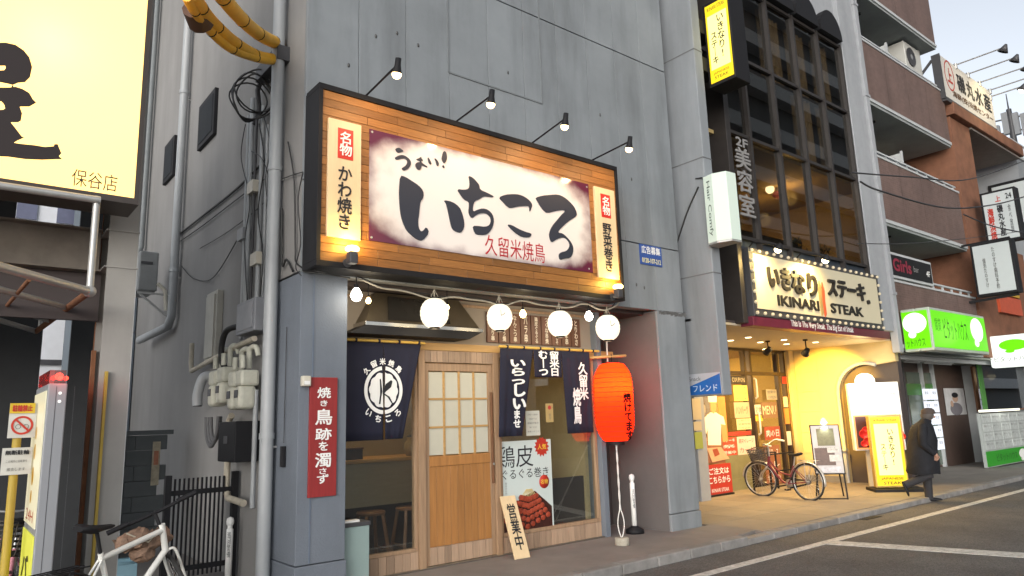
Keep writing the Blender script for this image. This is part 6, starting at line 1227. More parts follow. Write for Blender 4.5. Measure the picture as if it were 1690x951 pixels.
# extra cables from the sign to the wall
b = MB(); b.tube(spl([Vector((2.66, 7.0, 4.6)), Vector((2.66, 6.8, 4.1)), Vector((2.67, 6.75, 3.4)), Vector((2.68, 6.7, 3.2)), Vector((2.8, 6.4, 3.08)), Vector((3.1, 6.4, 3.05))]), .009, 6); tag(b.build('sign_cable', M_cable), 'black cable drooping behind the left end of the big sign', 'cable')
b = MB(); b.tube(spl([Vector((2.67, 7.15, 3.9)), Vector((2.66, 7.1, 3.4)), Vector((2.66, 7.05, 3.25)), Vector((2.66, 6.95, 3.3)), Vector((2.67, 6.8, 3.15))]), .012, 6); tag(b.build('sign_cable', M_cable), 'short curly black cable on the corner beside the big sign', 'cable')
t = thing('hanging_tag', 'small black box hanging on a wire beside the front downpipe', 'tag', (2.68, 6.95, 1.2)); b = MB(); b.tube([(2.68, 6.95, 2.6), (2.68, 6.95, 1.45)], .004, 5); b.build('wire', M_cable, t); b = MB(); b.box(2.655, 2.695, 6.92, 6.98, 1.22, 1.42); b.build('box', M_black, t, bevel=.005)
# gate and block wall in the alley
ft = thing('alley_gate', 'black steel bar gate closing the alley beside the concrete building', 'gate', (2.0, 8.25, 0)); g0, g1 = aY(272, 800, 8.25).x, 2.66
me = boxmesh('bar', .018, .018, 1.0, M_black); n_ = 12
for k in range(n_): piece('bar', me, (g0 + .1 + (g1 - .14 - g0 - .1) * k / (n_ - 1), 8.25, .60), ft)
for x in (g0, g1 - .05): b = MB(); b.box(x, x + .06, 8.21, 8.29, 0, 1.14); b.build('post', M_black, ft)
for z in (.93, .16): b = MB(); b.box(g0 + .06, g1 - .05, 8.23, 8.27, z, z + .05); b.build('rail', M_black, ft)
bw = thing('block_wall', 'low dark concrete block wall across the alley behind the gate', 'wall', (1.8, 10.5, 0)); wb = mat('dark_block', (.085, .095, .10), .85, var=.1, rnd=.1, bump=.3); me = boxmesh('block', .385, .12, .19, wb, .004)
for r in range(8):
    for c_ in range(3):
        piece('block', me, (1.36 + .39 * c_ + (.1 if r % 2 else 0), 10.5, .095 + .195 * r), bw)
b = MB(); b.box(1.15, 2.5, 10.42, 10.58, 1.56, 1.62); b.build('coping', wb, bw)
t = thing('faded_poster', 'tall narrow faded poster on the dark block wall', 'poster'); a, e = aY(250, 765, 10.42), aY(263, 765, 10.42); t.location = (a.x, 10.42, .5); zt_, zb_ = aY(256, 729, 10.42).z, aY(256, 801, 10.42).z
b = MB(); b.box(a.x, e.x, 10.405, 10.41, zb_, zt_); b.build('sheet', mat('faded', (.30, .27, .20), .7, var=.3, scale=14), t); b = MB(); b.box(a.x + .02, e.x - .02, 10.40, 10.404, zt_ - .30, zt_ - .12); b.build('printed_photo', mat('faded_red', (.30, .12, .07), .7, var=.3, scale=20), t)
RB = thing('rear_building', 'dark blue-grey clad building closing the alley behind', 'building', (1.5, 14.4, 0)); mr_ = mat('dark_cladding_blue', (.10, .125, .15), .7, var=.08)
for i in range(4):
    for z in (0, 3.4, 6.8, 10.2): b = MB(); b.box(2.1 + .147 * i, 2.1 + .147 * i + .14, 14.3, 14.4, z + .01, z + 3.39); b.build('cladding_panel', mr_, RB)
b = MB(); b.box(2.1, 2.69, 14.41, 19, 0, 14); b.build('wall', mr_, RB)
pipe('drain_pipe', 'dull thin pipe on the dark rear building', [(2.6, 13.9, 14), (2.6, 13.9, 4.9), (2.52, 13.9, 4.7)], .06, mat('dull_pipe', (.20, .22, .23), .6), 'pipe')
t = thing('air_conditioner', 'small air conditioner on a bracket in the alley gap', 'air conditioner', (1.75, 11.5, 3.6)); p = aY(243, 447, 11.5); b = MB(); b.box(p.x - .13, p.x + .13, 11.4, 12.1, p.z - .32, p.z + .28); b.build('case', mat('ac_grey', (.24, .25, .25), .5), t, bevel=.02)
b = MB(); b.bar((p.x - .13, 11.4, p.z - .36), (p.x + .3, 11.4, p.z - .36), .03, .03); b.build('bracket', M_steel, t); b = MB(); b.bar((p.x - .1, 11.4, p.z - .38), (p.x + .3, 11.4, p.z - .7), .03, .03); b.build('bracket', M_steel, t); b = MB(); b.tube([(p.x + .13, 11.4, p.z - .2), (p.x + .24, 11.4, p.z - .3), (p.x + .27, 11.4, p.z - .6)], .03, 6); b.build('hose', M_cream, t)
b = MB(); b.box(p.x - .11, p.x + .05, 11.39, 11.399, p.z + .08, p.z + .12); b.build('grille', M_dark, t)
# ================================================================== LEFT BUILDING
LB = thing('steel_frame_building', 'dark open steel-framed building behind the big yellow sign', 'building', (0, 6.8, 0)); M_col = mat('painted_steel', (.30, .295, .28), .6, var=.12, scale=2, stain=.2); M_rust = mat('rust', (.20, .085, .04), .9, var=.3, scale=10); M_rb = mat('rusty_beam', (.18, .155, .13), .8, var=.3, scale=3)
cx0, cx1 = 1.0, 1.225
b = MB(); b.box(cx0, cx1, 6.65, 6.665, 0, 10); b.build('column_flange', M_col, LB); b = MB(); b.box(cx0, cx1, 6.98, 6.995, 0, 10); b.build('column_flange', M_col, LB); b = MB(); b.box(cx0 + .1, cx0 + .112, 6.665, 6.98, 0, 10); b.build('column_web', M_rb, LB)
b = MB(); b.box(cx0 - .006, cx0 - .001, 6.978, 6.998, 0, 10); b.box(cx0 - .02, cx0 + .01, 6.92, 6.976, 0, 2.3); b.build('rust_streak', M_rust, LB); b = MB(); b.box(cx1 + .001, cx1 + .006, 6.648, 6.668, 0, 10); b.build('edge_trim', M_edge, LB)
for z in (2.98, 3.30): b = MB(); b.box(cx0 - .02, cx1 + .01, 6.64, 6.99, z, z + .012); b.build('stiffener', M_col, LB)
b = MB(); b.box(cx0 + .04, cx0 + .06, 6.60, 6.648, 0, 2.1); tag(b.build('yellow_guard_strip', mat('yellow_strip', (.40, .28, .04), .6, var=.15)), 'yellow protective strip on the steel column', 'guard strip')
b = MB(); b.box(-6, cx0 - .03, 6.86, 6.88, 2.98, 3.32); b.build('beam_web', M_rb, LB); b = MB(); b.box(-6, cx0 - .03, 6.78, 6.96, 2.965, 2.978); b.build('beam_flange', M_rb, LB); b = MB(); b.box(-6, cx0 - .03, 6.78, 6.96, 3.322, 3.335); b.build('beam_flange', M_rb, LB)
b = MB(); b.box(-6, cx0, 6.9, 6.95, 2.55, 2.96); b.build('fascia', M_dbrown, LB)
b = MB(); b.box(-6, .98, 7.1, 8.9, 4.6, 4.7); b.build('deck', M_dbrown, LB)
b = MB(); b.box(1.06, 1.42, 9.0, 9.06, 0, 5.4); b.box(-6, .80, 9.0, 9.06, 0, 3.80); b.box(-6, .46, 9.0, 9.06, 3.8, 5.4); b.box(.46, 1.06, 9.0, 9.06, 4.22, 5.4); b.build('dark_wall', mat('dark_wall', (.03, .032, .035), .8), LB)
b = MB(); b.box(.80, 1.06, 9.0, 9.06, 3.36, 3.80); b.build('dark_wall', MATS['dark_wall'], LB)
b = MB(); b.box(-4, 2.2, 7.0, 7.1, 5.2, 9); b.build('upper_wall', MATS['dark_wall'], LB) if False else None
FB = thing('far_pale_building', 'pale building glimpsed through the steel frame at the left', 'building', (0, 20, 0)); mfb = mat('far_pale_wall', (.62, .64, .68), .8, var=.06)
b = MB(); b.box(-6, 3.2, 19.5, 24, 0, 12); b.build('wall', mfb, FB); b = MB()
for z in (3.2, 5.4, 6.3, 8.2): b = MB(); b.box(-6, 3.2, 19.42, 19.499, z, z + .12); b.build('ledge', M_dark, FB)
for x in (-.9, -.1): b = MB(); b.box(x + 1.9, x + 2.3, 19.45, 19.499, 6.6, 7.8); b.build('window', mat('far_window', (.12, .13, .2), .3), FB)
# big yellow sign
SG = thing('yellow_lightbox_sign', 'huge glowing yellow-white lightbox sign with black brush lettering and 保谷店', 'lightbox sign', (0, 6, 3.4)); Y0 = 6.0
gx = aY(232, 170, Y0).x; gz = aY(150, 317, Y0).z
b = MB(); b.box(-4, gx + .035, Y0 + .36, Y0 + .40, gz - .05, 7.2); b.box(gx, gx + .035, Y0 - .01, Y0 + .36, gz - .05, 7.2); b.box(-4, gx, Y0 - .01, Y0 + .36, gz - .05, gz); b.build('case', mat('sign_case_dark', (.045, .035, .03), .5), SG)
b = MB(); b.box(-4, gx, Y0, Y0 + .006, gz + .002, 7.2); b.build('face', lightbox('yellow_acrylic', (1, .76, .34), .62), SG)
for x in (-.75, .42, -2):
    for z in (4.55,): lamp(SG, (x, Y0 + .26, z), 34, (1, .95, .8), .08, name='tube_light')
K4 = 519 / 120
def LP(pts): return [aY(x / K4, 60 + y / K4, Y0 - .012) for x, y in pts]
for pts in ([(-300, 50), (40, 45), (110, 60), (170, 100), (210, 150), (230, 220), (215, 290), (180, 325), (130, 330), (92, 345), (50, 335), (0, 325), (-40, 300), (-40, 245), (30, 242), (42, 225), (38, 208), (-40, 208), (-300, 200)], [(-300, 365), (60, 365), (110, 360), (160, 375), (210, 405), (235, 450), (258, 473), (210, 500), (140, 500), (158, 550), (150, 600), (130, 612), (75, 612), (110, 655), (155, 715), (172, 722), (120, 745), (97, 760), (150, 768), (250, 778), (320, 790), (385, 785), (388, 770), (412, 770), (438, 835), (420, 855), (442, 875), (300, 880), (180, 875), (60, 858), (-300, 845), (-300, 530), (20, 525), (38, 515), (30, 485), (10, 462), (-300, 450)], [(84, 350), (96, 350), (96, 362), (84, 362)]):
    b = MB(); b.prism(LP(pts), (0, .008, 0)); b.build('brush_stroke', mat('brown_black_ink', (.020, .012, .012), .6, var=0), SG)
ytext('保谷店', 118, 284, 194, 312, Y0 - .008, mat('brown_black_ink', (.02, .012, .012), .6, var=0), SG, .0)
# pipe frame below the sign
PF = thing('pipe_frame', 'galvanised pipe canopy frame hanging under the yellow sign', 'pipe frame', (.78, 5.95, 2.58)); E0 = aY(148, 481, 5.95); zf = E0.z; E1 = aZ(60, 547, zf)
def pf(nm, pts, r=.026, m=M_steel): b = MB(); b.tube(pts, r, 10); b.build(nm, m, PF)
T0 = Vector((E0.x, 5.95, gz - .045)); pf('post', [T0, E0]); pf('rail', [aZ(-60, 424, zf), E0], .03); pf('rail', [aZ(-40, 517, zf), E1], .024); pf('rail', [aZ(-40, 467, zf), aZ(107, 507, zf)], .024); pf('rail', [aZ(-40, 496, zf), aZ(82, 529, zf)], .022)
pf('rusty_rail', [E0, E1], .026, M_rust); pf('rusty_rail', [aZ(48, 462, zf), aZ(0, 518, zf)], .014, M_rust); pf('rail', [Vector((-3, 5.93, gz - .075)), Vector((E0.x + .02, 5.93, gz - .075))], .028)
q = aZ(66, 545, zf); pf('post', [q, q + Z_ * .75], .022); b = MB(); b.ball(E0, .045); b.build('joint', M_steel, PF)
# pylon
PY_ = 6.15; a, e = aY(79, 633, PY_), aY(112, 633, PY_); ap, ep = aY(64, 850, PY_), aY(99, 850, PY_); X0p, X1p = a.x, e.x; zt_ = a.z; yb_ = aX(60, 636, X0p).y
t = thing('parking_pylon', 'slim grey sign pylon with lit yellow side and red lamp on top', 'sign pylon', (X0p, PY_, -.1))
b = MB(); b.box(X0p + .004, X1p, PY_, yb_, -.1, zt_); b.build('case', mat('pylon_grey', (.27, .28, .30), .45, var=.03), t, bevel=.008); b = MB(); b.box(X0p - .004, X0p + .003, PY_ + .03, yb_ - .02, .95, zt_ - .05); b.build('upper_lit_face', emit('pylon_white', (1, .85, .5), .42, (.5, .5, .4)), t)
b = MB(); b.box(X0p - .004, X0p + .003, PY_ + .03, yb_ - .02, .0, .90); b.build('lower_lit_face', emit('pylon_yellow', (.9, .9, .05), .42, (.5, .5, .1)), t)
for z in (zt_ - .07, zt_ - .13): b = MB(); b.cyl((X0p + (X1p - X0p) * .65, PY_ + .001, z), (X0p + (X1p - X0p) * .65, PY_ - .006, z), .011, n=10); b.build('indicator', emit('indicator_white', (1, 1, .95), 1.0), t)
yc = (PY_ + yb_) / 2
for z, r, m_ in ((1.62, .05, 'y'), (1.48, .06, 'y'), (1.3, .07, 'o'), (1.15, .05, 'y')): b = MB(); b.lathe((X0p - .005, yc + .02, z), [(.001, .002), (r, 0)], 10, (-1, 0, 0)); b.build('printed_blob', emit('print_gold', (.8, .42, .01), .35), t)
text('24H', (X0p - .006, yc, 1.02), -Y_, Z_, (yb_ - PY_) * .6, .08, M_pred, t); text('バイク', (X0p - .007, yc, .45), -Y_, Z_, (yb_ - PY_) * .5, .6, M_ink, t, .02, True); b = MB(); b.box(X0p - .006, X0p - .0045, PY_ + .04, yb_ - .06, .02, .12); b.build('blue_patch', mat('sky_blue_print', (.05, .35, .6), .5), t)
for k in (.05, .28): b = MB(); b.box(X0p + k * .5 + .03, X0p + k * .5 + .033, PY_ - .002, PY_, 0, zt_ - .02); b.build('seam', M_dark, t)
b = MB(); b.box(X0p + .01, X1p - .01, PY_ + .03, yb_ - .05, zt_ + .002, zt_ + .10); tag(b.build('red_lamp', glassm('red_acrylic', (.9, .25, .22), .1)), 'clear red lamp housing on top of the grey pylon', 'lamp'); t2 = bpy.data.objects['red_lamp']
for dx in (.04, .085, .12): b = MB(); b.ball((X0p + dx, PY_ + .08, zt_ + .045), .016, 8); b.build('led', emit('red_led', (1, .04, .02), 6), t2)
lamp(t2, (X0p + .08, PY_ - .06, zt_ + .06), .6, (1, .06, .03), .03)
# no-parking signs on a post
t = thing('no_parking_sign', 'yellow and white bicycle parking prohibition signs on a yellow post', 'sign post'); YN2 = 6.62; P0 = aY(36, 700, YN2); t.location = (P0.x, YN2, 0)
def sgb(x0, y0, x1, y1, m, d=0): a, e = aY(x0, y0, YN2), aY(x1, y1, YN2); b = MB(); b.box(a.x, e.x, YN2 - .01 - d, YN2 - d, e.z, a.z); return b.build('sign_plate', m, t), a, e
b = MB(); b.cyl((P0.x - .02, YN2 + .03, 0), (P0.x - .02, YN2 + .03, 1.75), .03, n=10); b.build('post', MATS['yellow_strip'], t)
o, a, e = sgb(17, 666, 57, 722, mat('sign_white', (.50, .50, .48), .5)); o, a2, e2 = sgb(17, 666, 57, 682, mat('sign_yellow', (.55, .38, .02), .5), .011); text('駐輪禁止', ((a2.x + e2.x) / 2, YN2 - .024, (a2.z + e2.z) / 2), X_, Z_, (e2.x - a2.x) * .8, .05, M_pred, t, .04)
c_ = Vector(((a.x + e.x) / 2, YN2 - .014, a.z - (a.z - e.z) * .64)); ring(c_, .055, .055, .07, .07).build('red_ring', M_pred, t); b = MB(); b.bar(c_ + Vector((-.045, -.004, .045)), c_ + Vector((.045, -.004, -.045)), .014, .002, Y_); b.build('red_bar', M_pred, t)
for s_ in (-1, 1): ring(c_ + Vector((.025 * s_, .001, -.01)), .014, .014, .018, .018, n=16).build('bicycle_symbol', M_gink, t)
o, a, e = sgb(4, 740, 50, 782, MATS['sign_white']); text('無断駐輪', ((a.x + e.x) / 2, YN2 - .014, a.z - .035), X_, Z_, (e.x - a.x) * .8, .035, M_ink, t, .03); text('撤去します', ((a.x + e.x) / 2, YN2 - .014, e.z + .04), X_, Z_, (e.x - a.x) * .6, .025, M_gink, t)
text('この場所に自転車を', ((a.x + e.x) / 2, YN2 - .014, (a.z + e.z) / 2), X_, Z_, (e.x - a.x) * .7, .02, M_gink, t)
P = aZ(376, 962, 0); bollard(Vector((P.x, P.y, 0)), (aY(380, 853, P.y).z), 'white ball-topped bollard in front of the alley gate', False)
# ================================================================== BICYCLES
def bicycle(name, lb, loc, ang, col, sport=False, basket=True, steer=0., group='parked bicycles', lean=0, guard=None):
    t = thing(name, lb, 'bicycle', (0, 0, 0), group); R_ = .335; WB = 1.06; tyre = mat('tyre_rubber', (.02, .02, .02), .7, var=.1); rim = mat('alloy', (.5, .5, .5), .3, metal=.8); fm = col; gm = guard or rim
    def wheel(c, par, yaw=0):
        w_ = bpy.data.objects.new('wheel', None); C.objects.link(w_); w_.parent = par; w_.location = c; w_.rotation_euler = (0, 0, yaw); b = MB(); b.tube([(R_ * .97 * math.cos(a), 0, R_ * .97 * math.sin(a)) for a in [2 * math.pi * k / 40 for k in range(40)]], .017, 8, closed=True); b.build('tyre', tyre, w_, local=True)
        b = MB(); b.tube([(R_ * .90 * math.cos(a), 0, R_ * .90 * math.sin(a)) for a in [2 * math.pi * k / 40 for k in range(40)]], .010, 6, closed=True); b.build('rim', rim, w_, local=True)
        b = MB()
        for k in range(24): a = 2 * math.pi * k / 24; s_ = .02 if k % 2 else -.02; b.tube([(.02 * math.cos(a + 1), s_, .02 * math.sin(a + 1)), (R_ * .9 * math.cos(a), 0, R_ * .9 * math.sin(a))], .0016, 4, cap=False)
        b.build('spokes', rim, w_, local=True); b = MB(); b.cyl((0, -.045, 0), (0, .045, 0), .022, n=10); b.build('hub', rim, w_, local=True); return w_
    def L(nm, b, m, bev=0): return b.build(nm, m, t, local=True, bevel=bev)
    rear, front = Vector((0, 0, R_)), Vector((WB, 0, R_)); wheel(rear, t)
    fork = bpy.data.objects.new('fork_assembly', None); C.objects.link(fork); fork.parent = t; ht = Vector((.80, 0, .86 if sport else .74)); hb = Vector((.85, 0, .70 if sport else .60)); fork.location = ht; fork.rotation_mode = 'QUATERNION'; fork.rotation_quaternion = Matrix.Rotation(steer, 3, (ht - front).normalized()).to_quaternion()
    bb = Vector((.43, 0, .28)); st_ = Vector((.27, 0, .78 if sport else .62))
    b = MB()
    if sport: b.tube([st_ - Z_ * .04, ht + Vector((0, 0, -.01))], .021, 10); b.tube([bb, hb], .024, 10); b.tube([bb, st_], .019, 10)
    else: b.tube(spl([hb + Z_ * .05, Vector((.66, 0, .42)), bb + Vector((.1, 0, .03)), bb]), .02, 8); b.tube([bb, st_], .019, 8); b.tube(spl([ht - Z_ * .05, Vector((.60, 0, .50)), Vector((.36, 0, .44))]), .015, 8)
    b.tube([ht + Z_ * .04, hb], .024, 10)
    for s_ in (-1, 1): b.tube([st_ - Z_ * .05 + Y_ * .015 * s_, rear + Y_ * .05 * s_], .009, 6); b.tube([bb + Y_ * .03 * s_, rear + Y_ * .05 * s_], .010, 6)
    L('frame', b, fm)
    def FK(nm, b, m): return b.build(nm, m, fork, local=True)
    wheel(front - ht, fork); b = MB(); d_ = hb - ht
    for s_ in (-1, 1): b.tube(spl([d_ + Vector((.01, .0, -.0)), d_ + Vector((.03, .045 * s_, -.03)), (front - ht) + Vector((-.06, .05 * s_, .12)), (front - ht) + Vector((0, .05 * s_, 0))]), .011, 6)
    FK('fork', b, fm if sport else rim)
    hz = .15 if sport else .26
    b = MB(); b.tube([(0, 0, 0), (-.01, 0, hz - .02)], .014, 8)
    if sport: b.tube([(.05, -.31, hz + .0), (.07, -.1, hz - .01), (.07, .1, hz - .01), (.05, .31, hz)], .014, 8); b.tube([(-.01, 0, hz - .03), (.07, 0, hz - .01)], .016, 8)
    else: b.tube(spl([Vector((-.20, -.28, hz + .02)), Vector((-.06, -.25, hz + .06)), Vector((.03, -.1, hz)), Vector((.03, .1, hz)), Vector((-.06, .25, hz + .06)), Vector((-.20, .28, hz + .02))]), .011, 8)
    FK('handlebar', b, M_black if sport else rim)
    for s_ in (-1, 1):
        b = MB(); (b.tube([(.055, .18 * s_, hz), (.05, .33 * s_, hz)], .019, 8) if sport else b.tube([(-.10, .26 * s_, hz + .05), (-.22, .285 * s_, hz + .02)], .017, 8)); FK('grip', b, M_black if sport or not guard else mat('grip_cream', (.7, .65, .5), .5))
    b = MB(); b.tube([st_, st_ + Vector((-.04, 0, .14 if sport else .16))], .013, 8); L('seat_post', b, M_black if sport else rim)
    sp2 = st_ + Vector((-.05, 0, .17 if sport else .20)); b = MB(); rings = []
    for u, w_, h_ in ((-.14, .05, .02), (-.11, .085, .03), (-.04, .075, .03), (.04, .04, .022), (.12, .022, .016), (.15, .008, .008)):
        rings.append([sp2 + Vector((u, w_ * math.cos(a), h_ * math.sin(a) + (.02 if u < -.08 else 0))) for a in [2 * math.pi * k / 12 for k in range(12)]])
    b.loft(rings); L('saddle', b, M_black)
    b = MB(); b.cyl(bb - Y_ * .06, bb + Y_ * .06, .02, n=8); b.tube([bb - Y_ * .06, bb + Vector((.11, -.07, -.12))], .009, 6); b.tube([bb + Y_ * .06, bb + Vector((-.11, .07, .12))], .009, 6); L('crank', b, rim)
    for s_ in (-1, 1): c_ = bb + Vector((-.11 * s_, .11 * s_, .12 * s_)); b = MB(); b.box(c_.x - .045, c_.x + .045, c_.y - .04, c_.y + .04, c_.z - .012, c_.z + .012); L('pedal', b, M_black)
    b = MB(); b.lathe(bb - Y_ * .035, [(.001, 0), (.085, 0), (.085, .004), (.001, .005)], 20, (0, -1, 0)); L('chainring', b, rim)
    b = MB(); b.tube([bb + Vector((0, -.04, .08)), rear + Vector((0, -.04, .03)), rear + Vector((-.03, -.04, 0)), rear + Vector((0, -.04, -.03)), bb + Vector((0, -.04, -.08))], .005 if sport else .016, 5); L('chain', b, M_black)
    def guard_(c, a0, a1, par, m): 
        b = MB(); n_ = 18; rr = R_ * 1.06; vs = []
        for k in range(n_ + 1):
            a = math.radians(a0 + (a1 - a0) * k / n_); 
            for s_ in (-.03, -.015, .015, .03): r2 = rr + (0 if abs(s_) > .02 else .012); vs.append(Vector(c) + Vector((r2 * math.cos(a), s_, r2 * math.sin(a))))
        b.add(vs, [(4 * k + j, 4 * k + j + 1, 4 * k + j + 5, 4 * k + j + 4) for k in range(n_) for j in range(3)], True); o = b.build('mudguard', m, par, local=True); s = o.modifiers.new('t', 'SOLIDIFY'); s.thickness = .003
    if not sport: guard_(rear, 20, 190, t, gm); guard_(front - ht, 5, 160, fork, gm)
    else: guard_(rear, 40, 150, t, M_black)
    # rear carrier
    b = MB(); zc = rear.z + R_ + .05
    for s_ in (-.055, 0, .055): b.tube([(.15, s_, zc), (-.26, s_, zc)], .005, 5)
    for x in (.12, -.05, -.24): b.tube([(x, -.055, zc), (x, .055, zc)], .005, 5)
    for s_ in (-1, 1): b.tube([(.0, .055 * s_, zc), rear + Y_ * .06 * s_], .005, 5); b.tube([(-.2, .055 * s_, zc), rear + Y_ * .06 * s_], .005, 5)
    L('carrier', b, M_black if sport else rim)
    if basket:
        b = MB(); x0, x1, yw, z0, z1 = .08, .36, .17, -.06, .18
        for j in range(7):
            z = z0 + (z1 - z0) * j / 6; k = .8 + .2 * j / 6; b.tube([(x0, -yw * k, z), (x0 + (x1 - x0) * k, -yw * k, z), (x0 + (x1 - x0) * k, yw * k, z), (x0, yw * k, z)], .006 if j < 6 else .009, 4, closed=True)
        for j in range(9):
            u = j / 8
            for s_ in (-1, 1): b.tube([(x0 + (x1 - x0) * .8 * u, s_ * yw * .8, z0), (x0 + (x1 - x0) * u, s_ * yw, z1)], .006, 4)
            b.tube([(x0 + (x1 - x0) * .8, -yw * .8 + 2 * yw * .8 * u, z0), (x1, -yw + 2 * yw * u, z1)], .006, 4); b.tube([(x0 + (x1 - x0) * .8 * u, -yw * .8, z0), (x0 + (x1 - x0) * .8 * u, yw * .8, z0)], .003, 4); b.tube([(x0, -yw * .8 + 2 * yw * .8 * u, z0), (x0, -yw + 2 * yw * u, z1)], .003, 4)
        FK('basket', b, mat('basket_wire', (.07, .06, .055), .5, metal=.3))
    t.location = loc; t.rotation_euler = (lean, 0, ang); return t
# white sport bicycle, front left
S0 = aZ(158, 878, .93); H0 = aZ(266, 882, .86); dv = Vector((H0.x - S0.x, H0.y - S0.y, 0)); ang = math.radians(32)
u = Vector((math.cos(ang), math.sin(ang), 0)); o0 = Vector((S0.x, S0.y, 0)) - u * .22
M_wb = mat('white_bike_paint', (.72, .72, .68), .3, var=.03, coat=.3)
bicycle('bicycle', 'white flat-bar bicycle with black saddle and rear carrier at the lower left', (o0.x, o0.y, 0), ang, M_wb, True, False, math.radians(58)); None
M_pk = mat('pink_bike_paint', (.50, .20, .24), .35, var=.03)
bicycle('bicycle', 'pink shopping bicycle with a grey basket at the left edge', (.70, 8.15, 0), math.radians(-104), M_pk, False, True, math.radians(10), guard=mat('rim_beige', (.4, .34, .25), .5))
A, B_ = aZ(1343, 828, GZ), aZ(1240, 817, GZ); M_mr = mat('maroon_bike_paint', (.16, .025, .04), .3, var=.03, coat=.3)
A = Vector((12.55, 7.05, GZ)); dv = Vector((.12, 1, 0)); bicycle('bicycle', 'maroon shopping bicycle with front basket parked outside the steak restaurant', A, math.atan2(dv.y, dv.x), M_mr, False, True, math.radians(14), guard=mat('silver_guard', (.55, .53, .5), .35, metal=.5))
t = thing('crumpled_bag', 'crumpled brown paper bag strapped behind the white bicycle', 'bag'); c_ = aZ(235, 893, .80) + Vector((.0, .15, 0)); t.location = c_; b = MB()
for k, (dx, dy, dz, r) in enumerate(((0, 0, 0, .10), (.09, .02, -.03, .09), (.16, 0, .0, .07), (-.08, 0, -.02, .08), (.05, .03, -.10, .09))): b.ball(c_ + Vector((dx, dy, dz)), r, 10, sx=1.1, sz=.8)
o = b.build('bag', mat('bag_brown', (.20, .125, .085), .8, var=.5, scale=16, bump=.8, bscale=25), t); bm_ = bmesh.new(); bm_.from_mesh(o.data)
for v in bm_.verts: v.co += Vector((random.gauss(0, .009), random.gauss(0, .009), random.gauss(0, .009)))
for f in bm_.faces: f.smooth = False
bm_.to_mesh(o.data); bm_.free(); b = MB(); b.tube([c_ + Vector((-.1, -.08, .06)), c_ + Vector((.05, -.11, -.02)), c_ + Vector((.15, -.07, .07))], .006, 5); b.build('strap', M_rope, t)
t = thing('plastic_crate', 'pale blue plastic crate on the ground behind the white bicycle', 'crate'); c_ = aZ(190, 955, .2); c_ = Vector((c_.x, c_.y + .2, 0)); t.location = c_; cm = mat('crate_blue', (.25, .42, .50), .5)
b = MB(); w_, d2, h_ = .2, .15, .32
b.box(c_.x - w_, c_.x + w_, c_.y - d2, c_.y - d2 + .012, .05, h_); b.box(c_.x - w_, c_.x + w_, c_.y + d2 - .012, c_.y + d2, .05, h_); b.box(c_.x - w_, c_.x - w_ + .012, c_.y - d2 + .013, c_.y + d2 - .013, .05, h_); b.box(c_.x + w_ - .012, c_.x + w_, c_.y - d2 + .013, c_.y + d2 - .013, .05, h_); b.box(c_.x - w_, c_.x + w_, c_.y - d2, c_.y + d2, .02, .049); b.build('crate', cm, t); b = MB(); b.tube([(c_.x - w_, c_.y - d2, h_), (c_.x + w_, c_.y - d2, h_), (c_.x + w_, c_.y + d2, h_), (c_.x - w_, c_.y + d2, h_)], .012, 6, closed=True); b.build('rim', cm, t)
# menu stand legs beside the maroon bike
t = thing('low_rack', 'low black metal rack standing in front of the steak door', 'rack', (13.6, 8.4, GZ)); 
for x, y in ((13.2, 8.2), (13.2, 8.6), (14.1, 8.2), (14.1, 8.6)): b = MB(); b.bar((x, y, GZ), (x, y, .75), .03, .03); b.build('leg', M_black, t)
for z in (.1, .4, .74): b = MB(); b.bar((13.2, 8.2, z), (14.1, 8.2, z), .025, .025); b.bar((13.2, 8.6, z), (14.1, 8.6, z), .025, .025); b.build('rail', M_black, t)
# ================================================================== PERSON
O = aZ(1538, 829, -.10); O.z = -.10; pn = thing('person', 'man in dark knee-length coat and cap walking past the yellow standing sign', 'person', O)
hd_ = Vector((.50, -.86, 0)).normalized(); sd2 = Vector((-hd_.y, hd_.x, 0))
def PP(f, s, z): return O + hd_ * f + sd2 * s + Z_ * z
M_coat = mat('coat_dark', (.012, .013, .017), .8, var=.3, scale=9, bump=1.0, bscale=16, spec=.3); M_trs = mat('trouser_dark', (.022, .022, .026), .85, var=.1); M_skin = mat('skin', (.36, .20, .14), .5, var=.05)
J = {'pel': (-.06, 0, .88, .13), 'sp': (-.02, 0, 1.10, .14), 'ch': (.0, 0, 1.24, .13), 'nk': (.08, 0, 1.42, .055), 'hb': (.13, 0, 1.50, .085), 'ht': (.135, 0, 1.59, .085),
 'hl': (-.05, .09, .84, .095), 'kl': (-.01, .09, .46, .062), 'al': (-.02, .09, .09, .036), 'tl': (.06, .09, .05, .022),
 'hr': (-.07, -.09, .84, .095), 'kr': (.02, -.10, .47, .06), 'ar': (-.36, -.10, .33, .042), 'tr': (-.40, -.10, .27, .022),
 'sl': (.0, .17, 1.30, .05), 'el': (-.06, .25, 1.06, .045), 'wl': (.10, .22, .86, .035), 'sr': (.0, -.17, 1.30, .05), 'er': (-.06, -.25, 1.06, .045), 'wr': (.08, -.22, .86, .035)}
ED = ['pel sp', 'sp ch', 'ch nk', 'nk hb', 'hb ht', 'pel hl', 'hl kl', 'kl al', 'al tl', 'pel hr', 'hr kr', 'kr ar', 'ar tr', 'ch sl', 'sl el', 'el wl', 'ch sr', 'sr er', 'er wr']
ks = list(J); me = bpy.data.meshes.new('body'); me.from_pydata([PP(*J[k][:3]) - O for k in ks], [tuple(ks.index(q) for q in e.split()) for e in ED], []); ob = bpy.data.objects.new('body', me); C.objects.link(ob); ob.parent = pn
sm_ = ob.modifiers.new('skin', 'SKIN'); lay = me.skin_vertices[0].data
for i, k in enumerate(ks): lay[i].radius = (J[k][3], J[k][3]); lay[i].use_root = (k == 'pel')
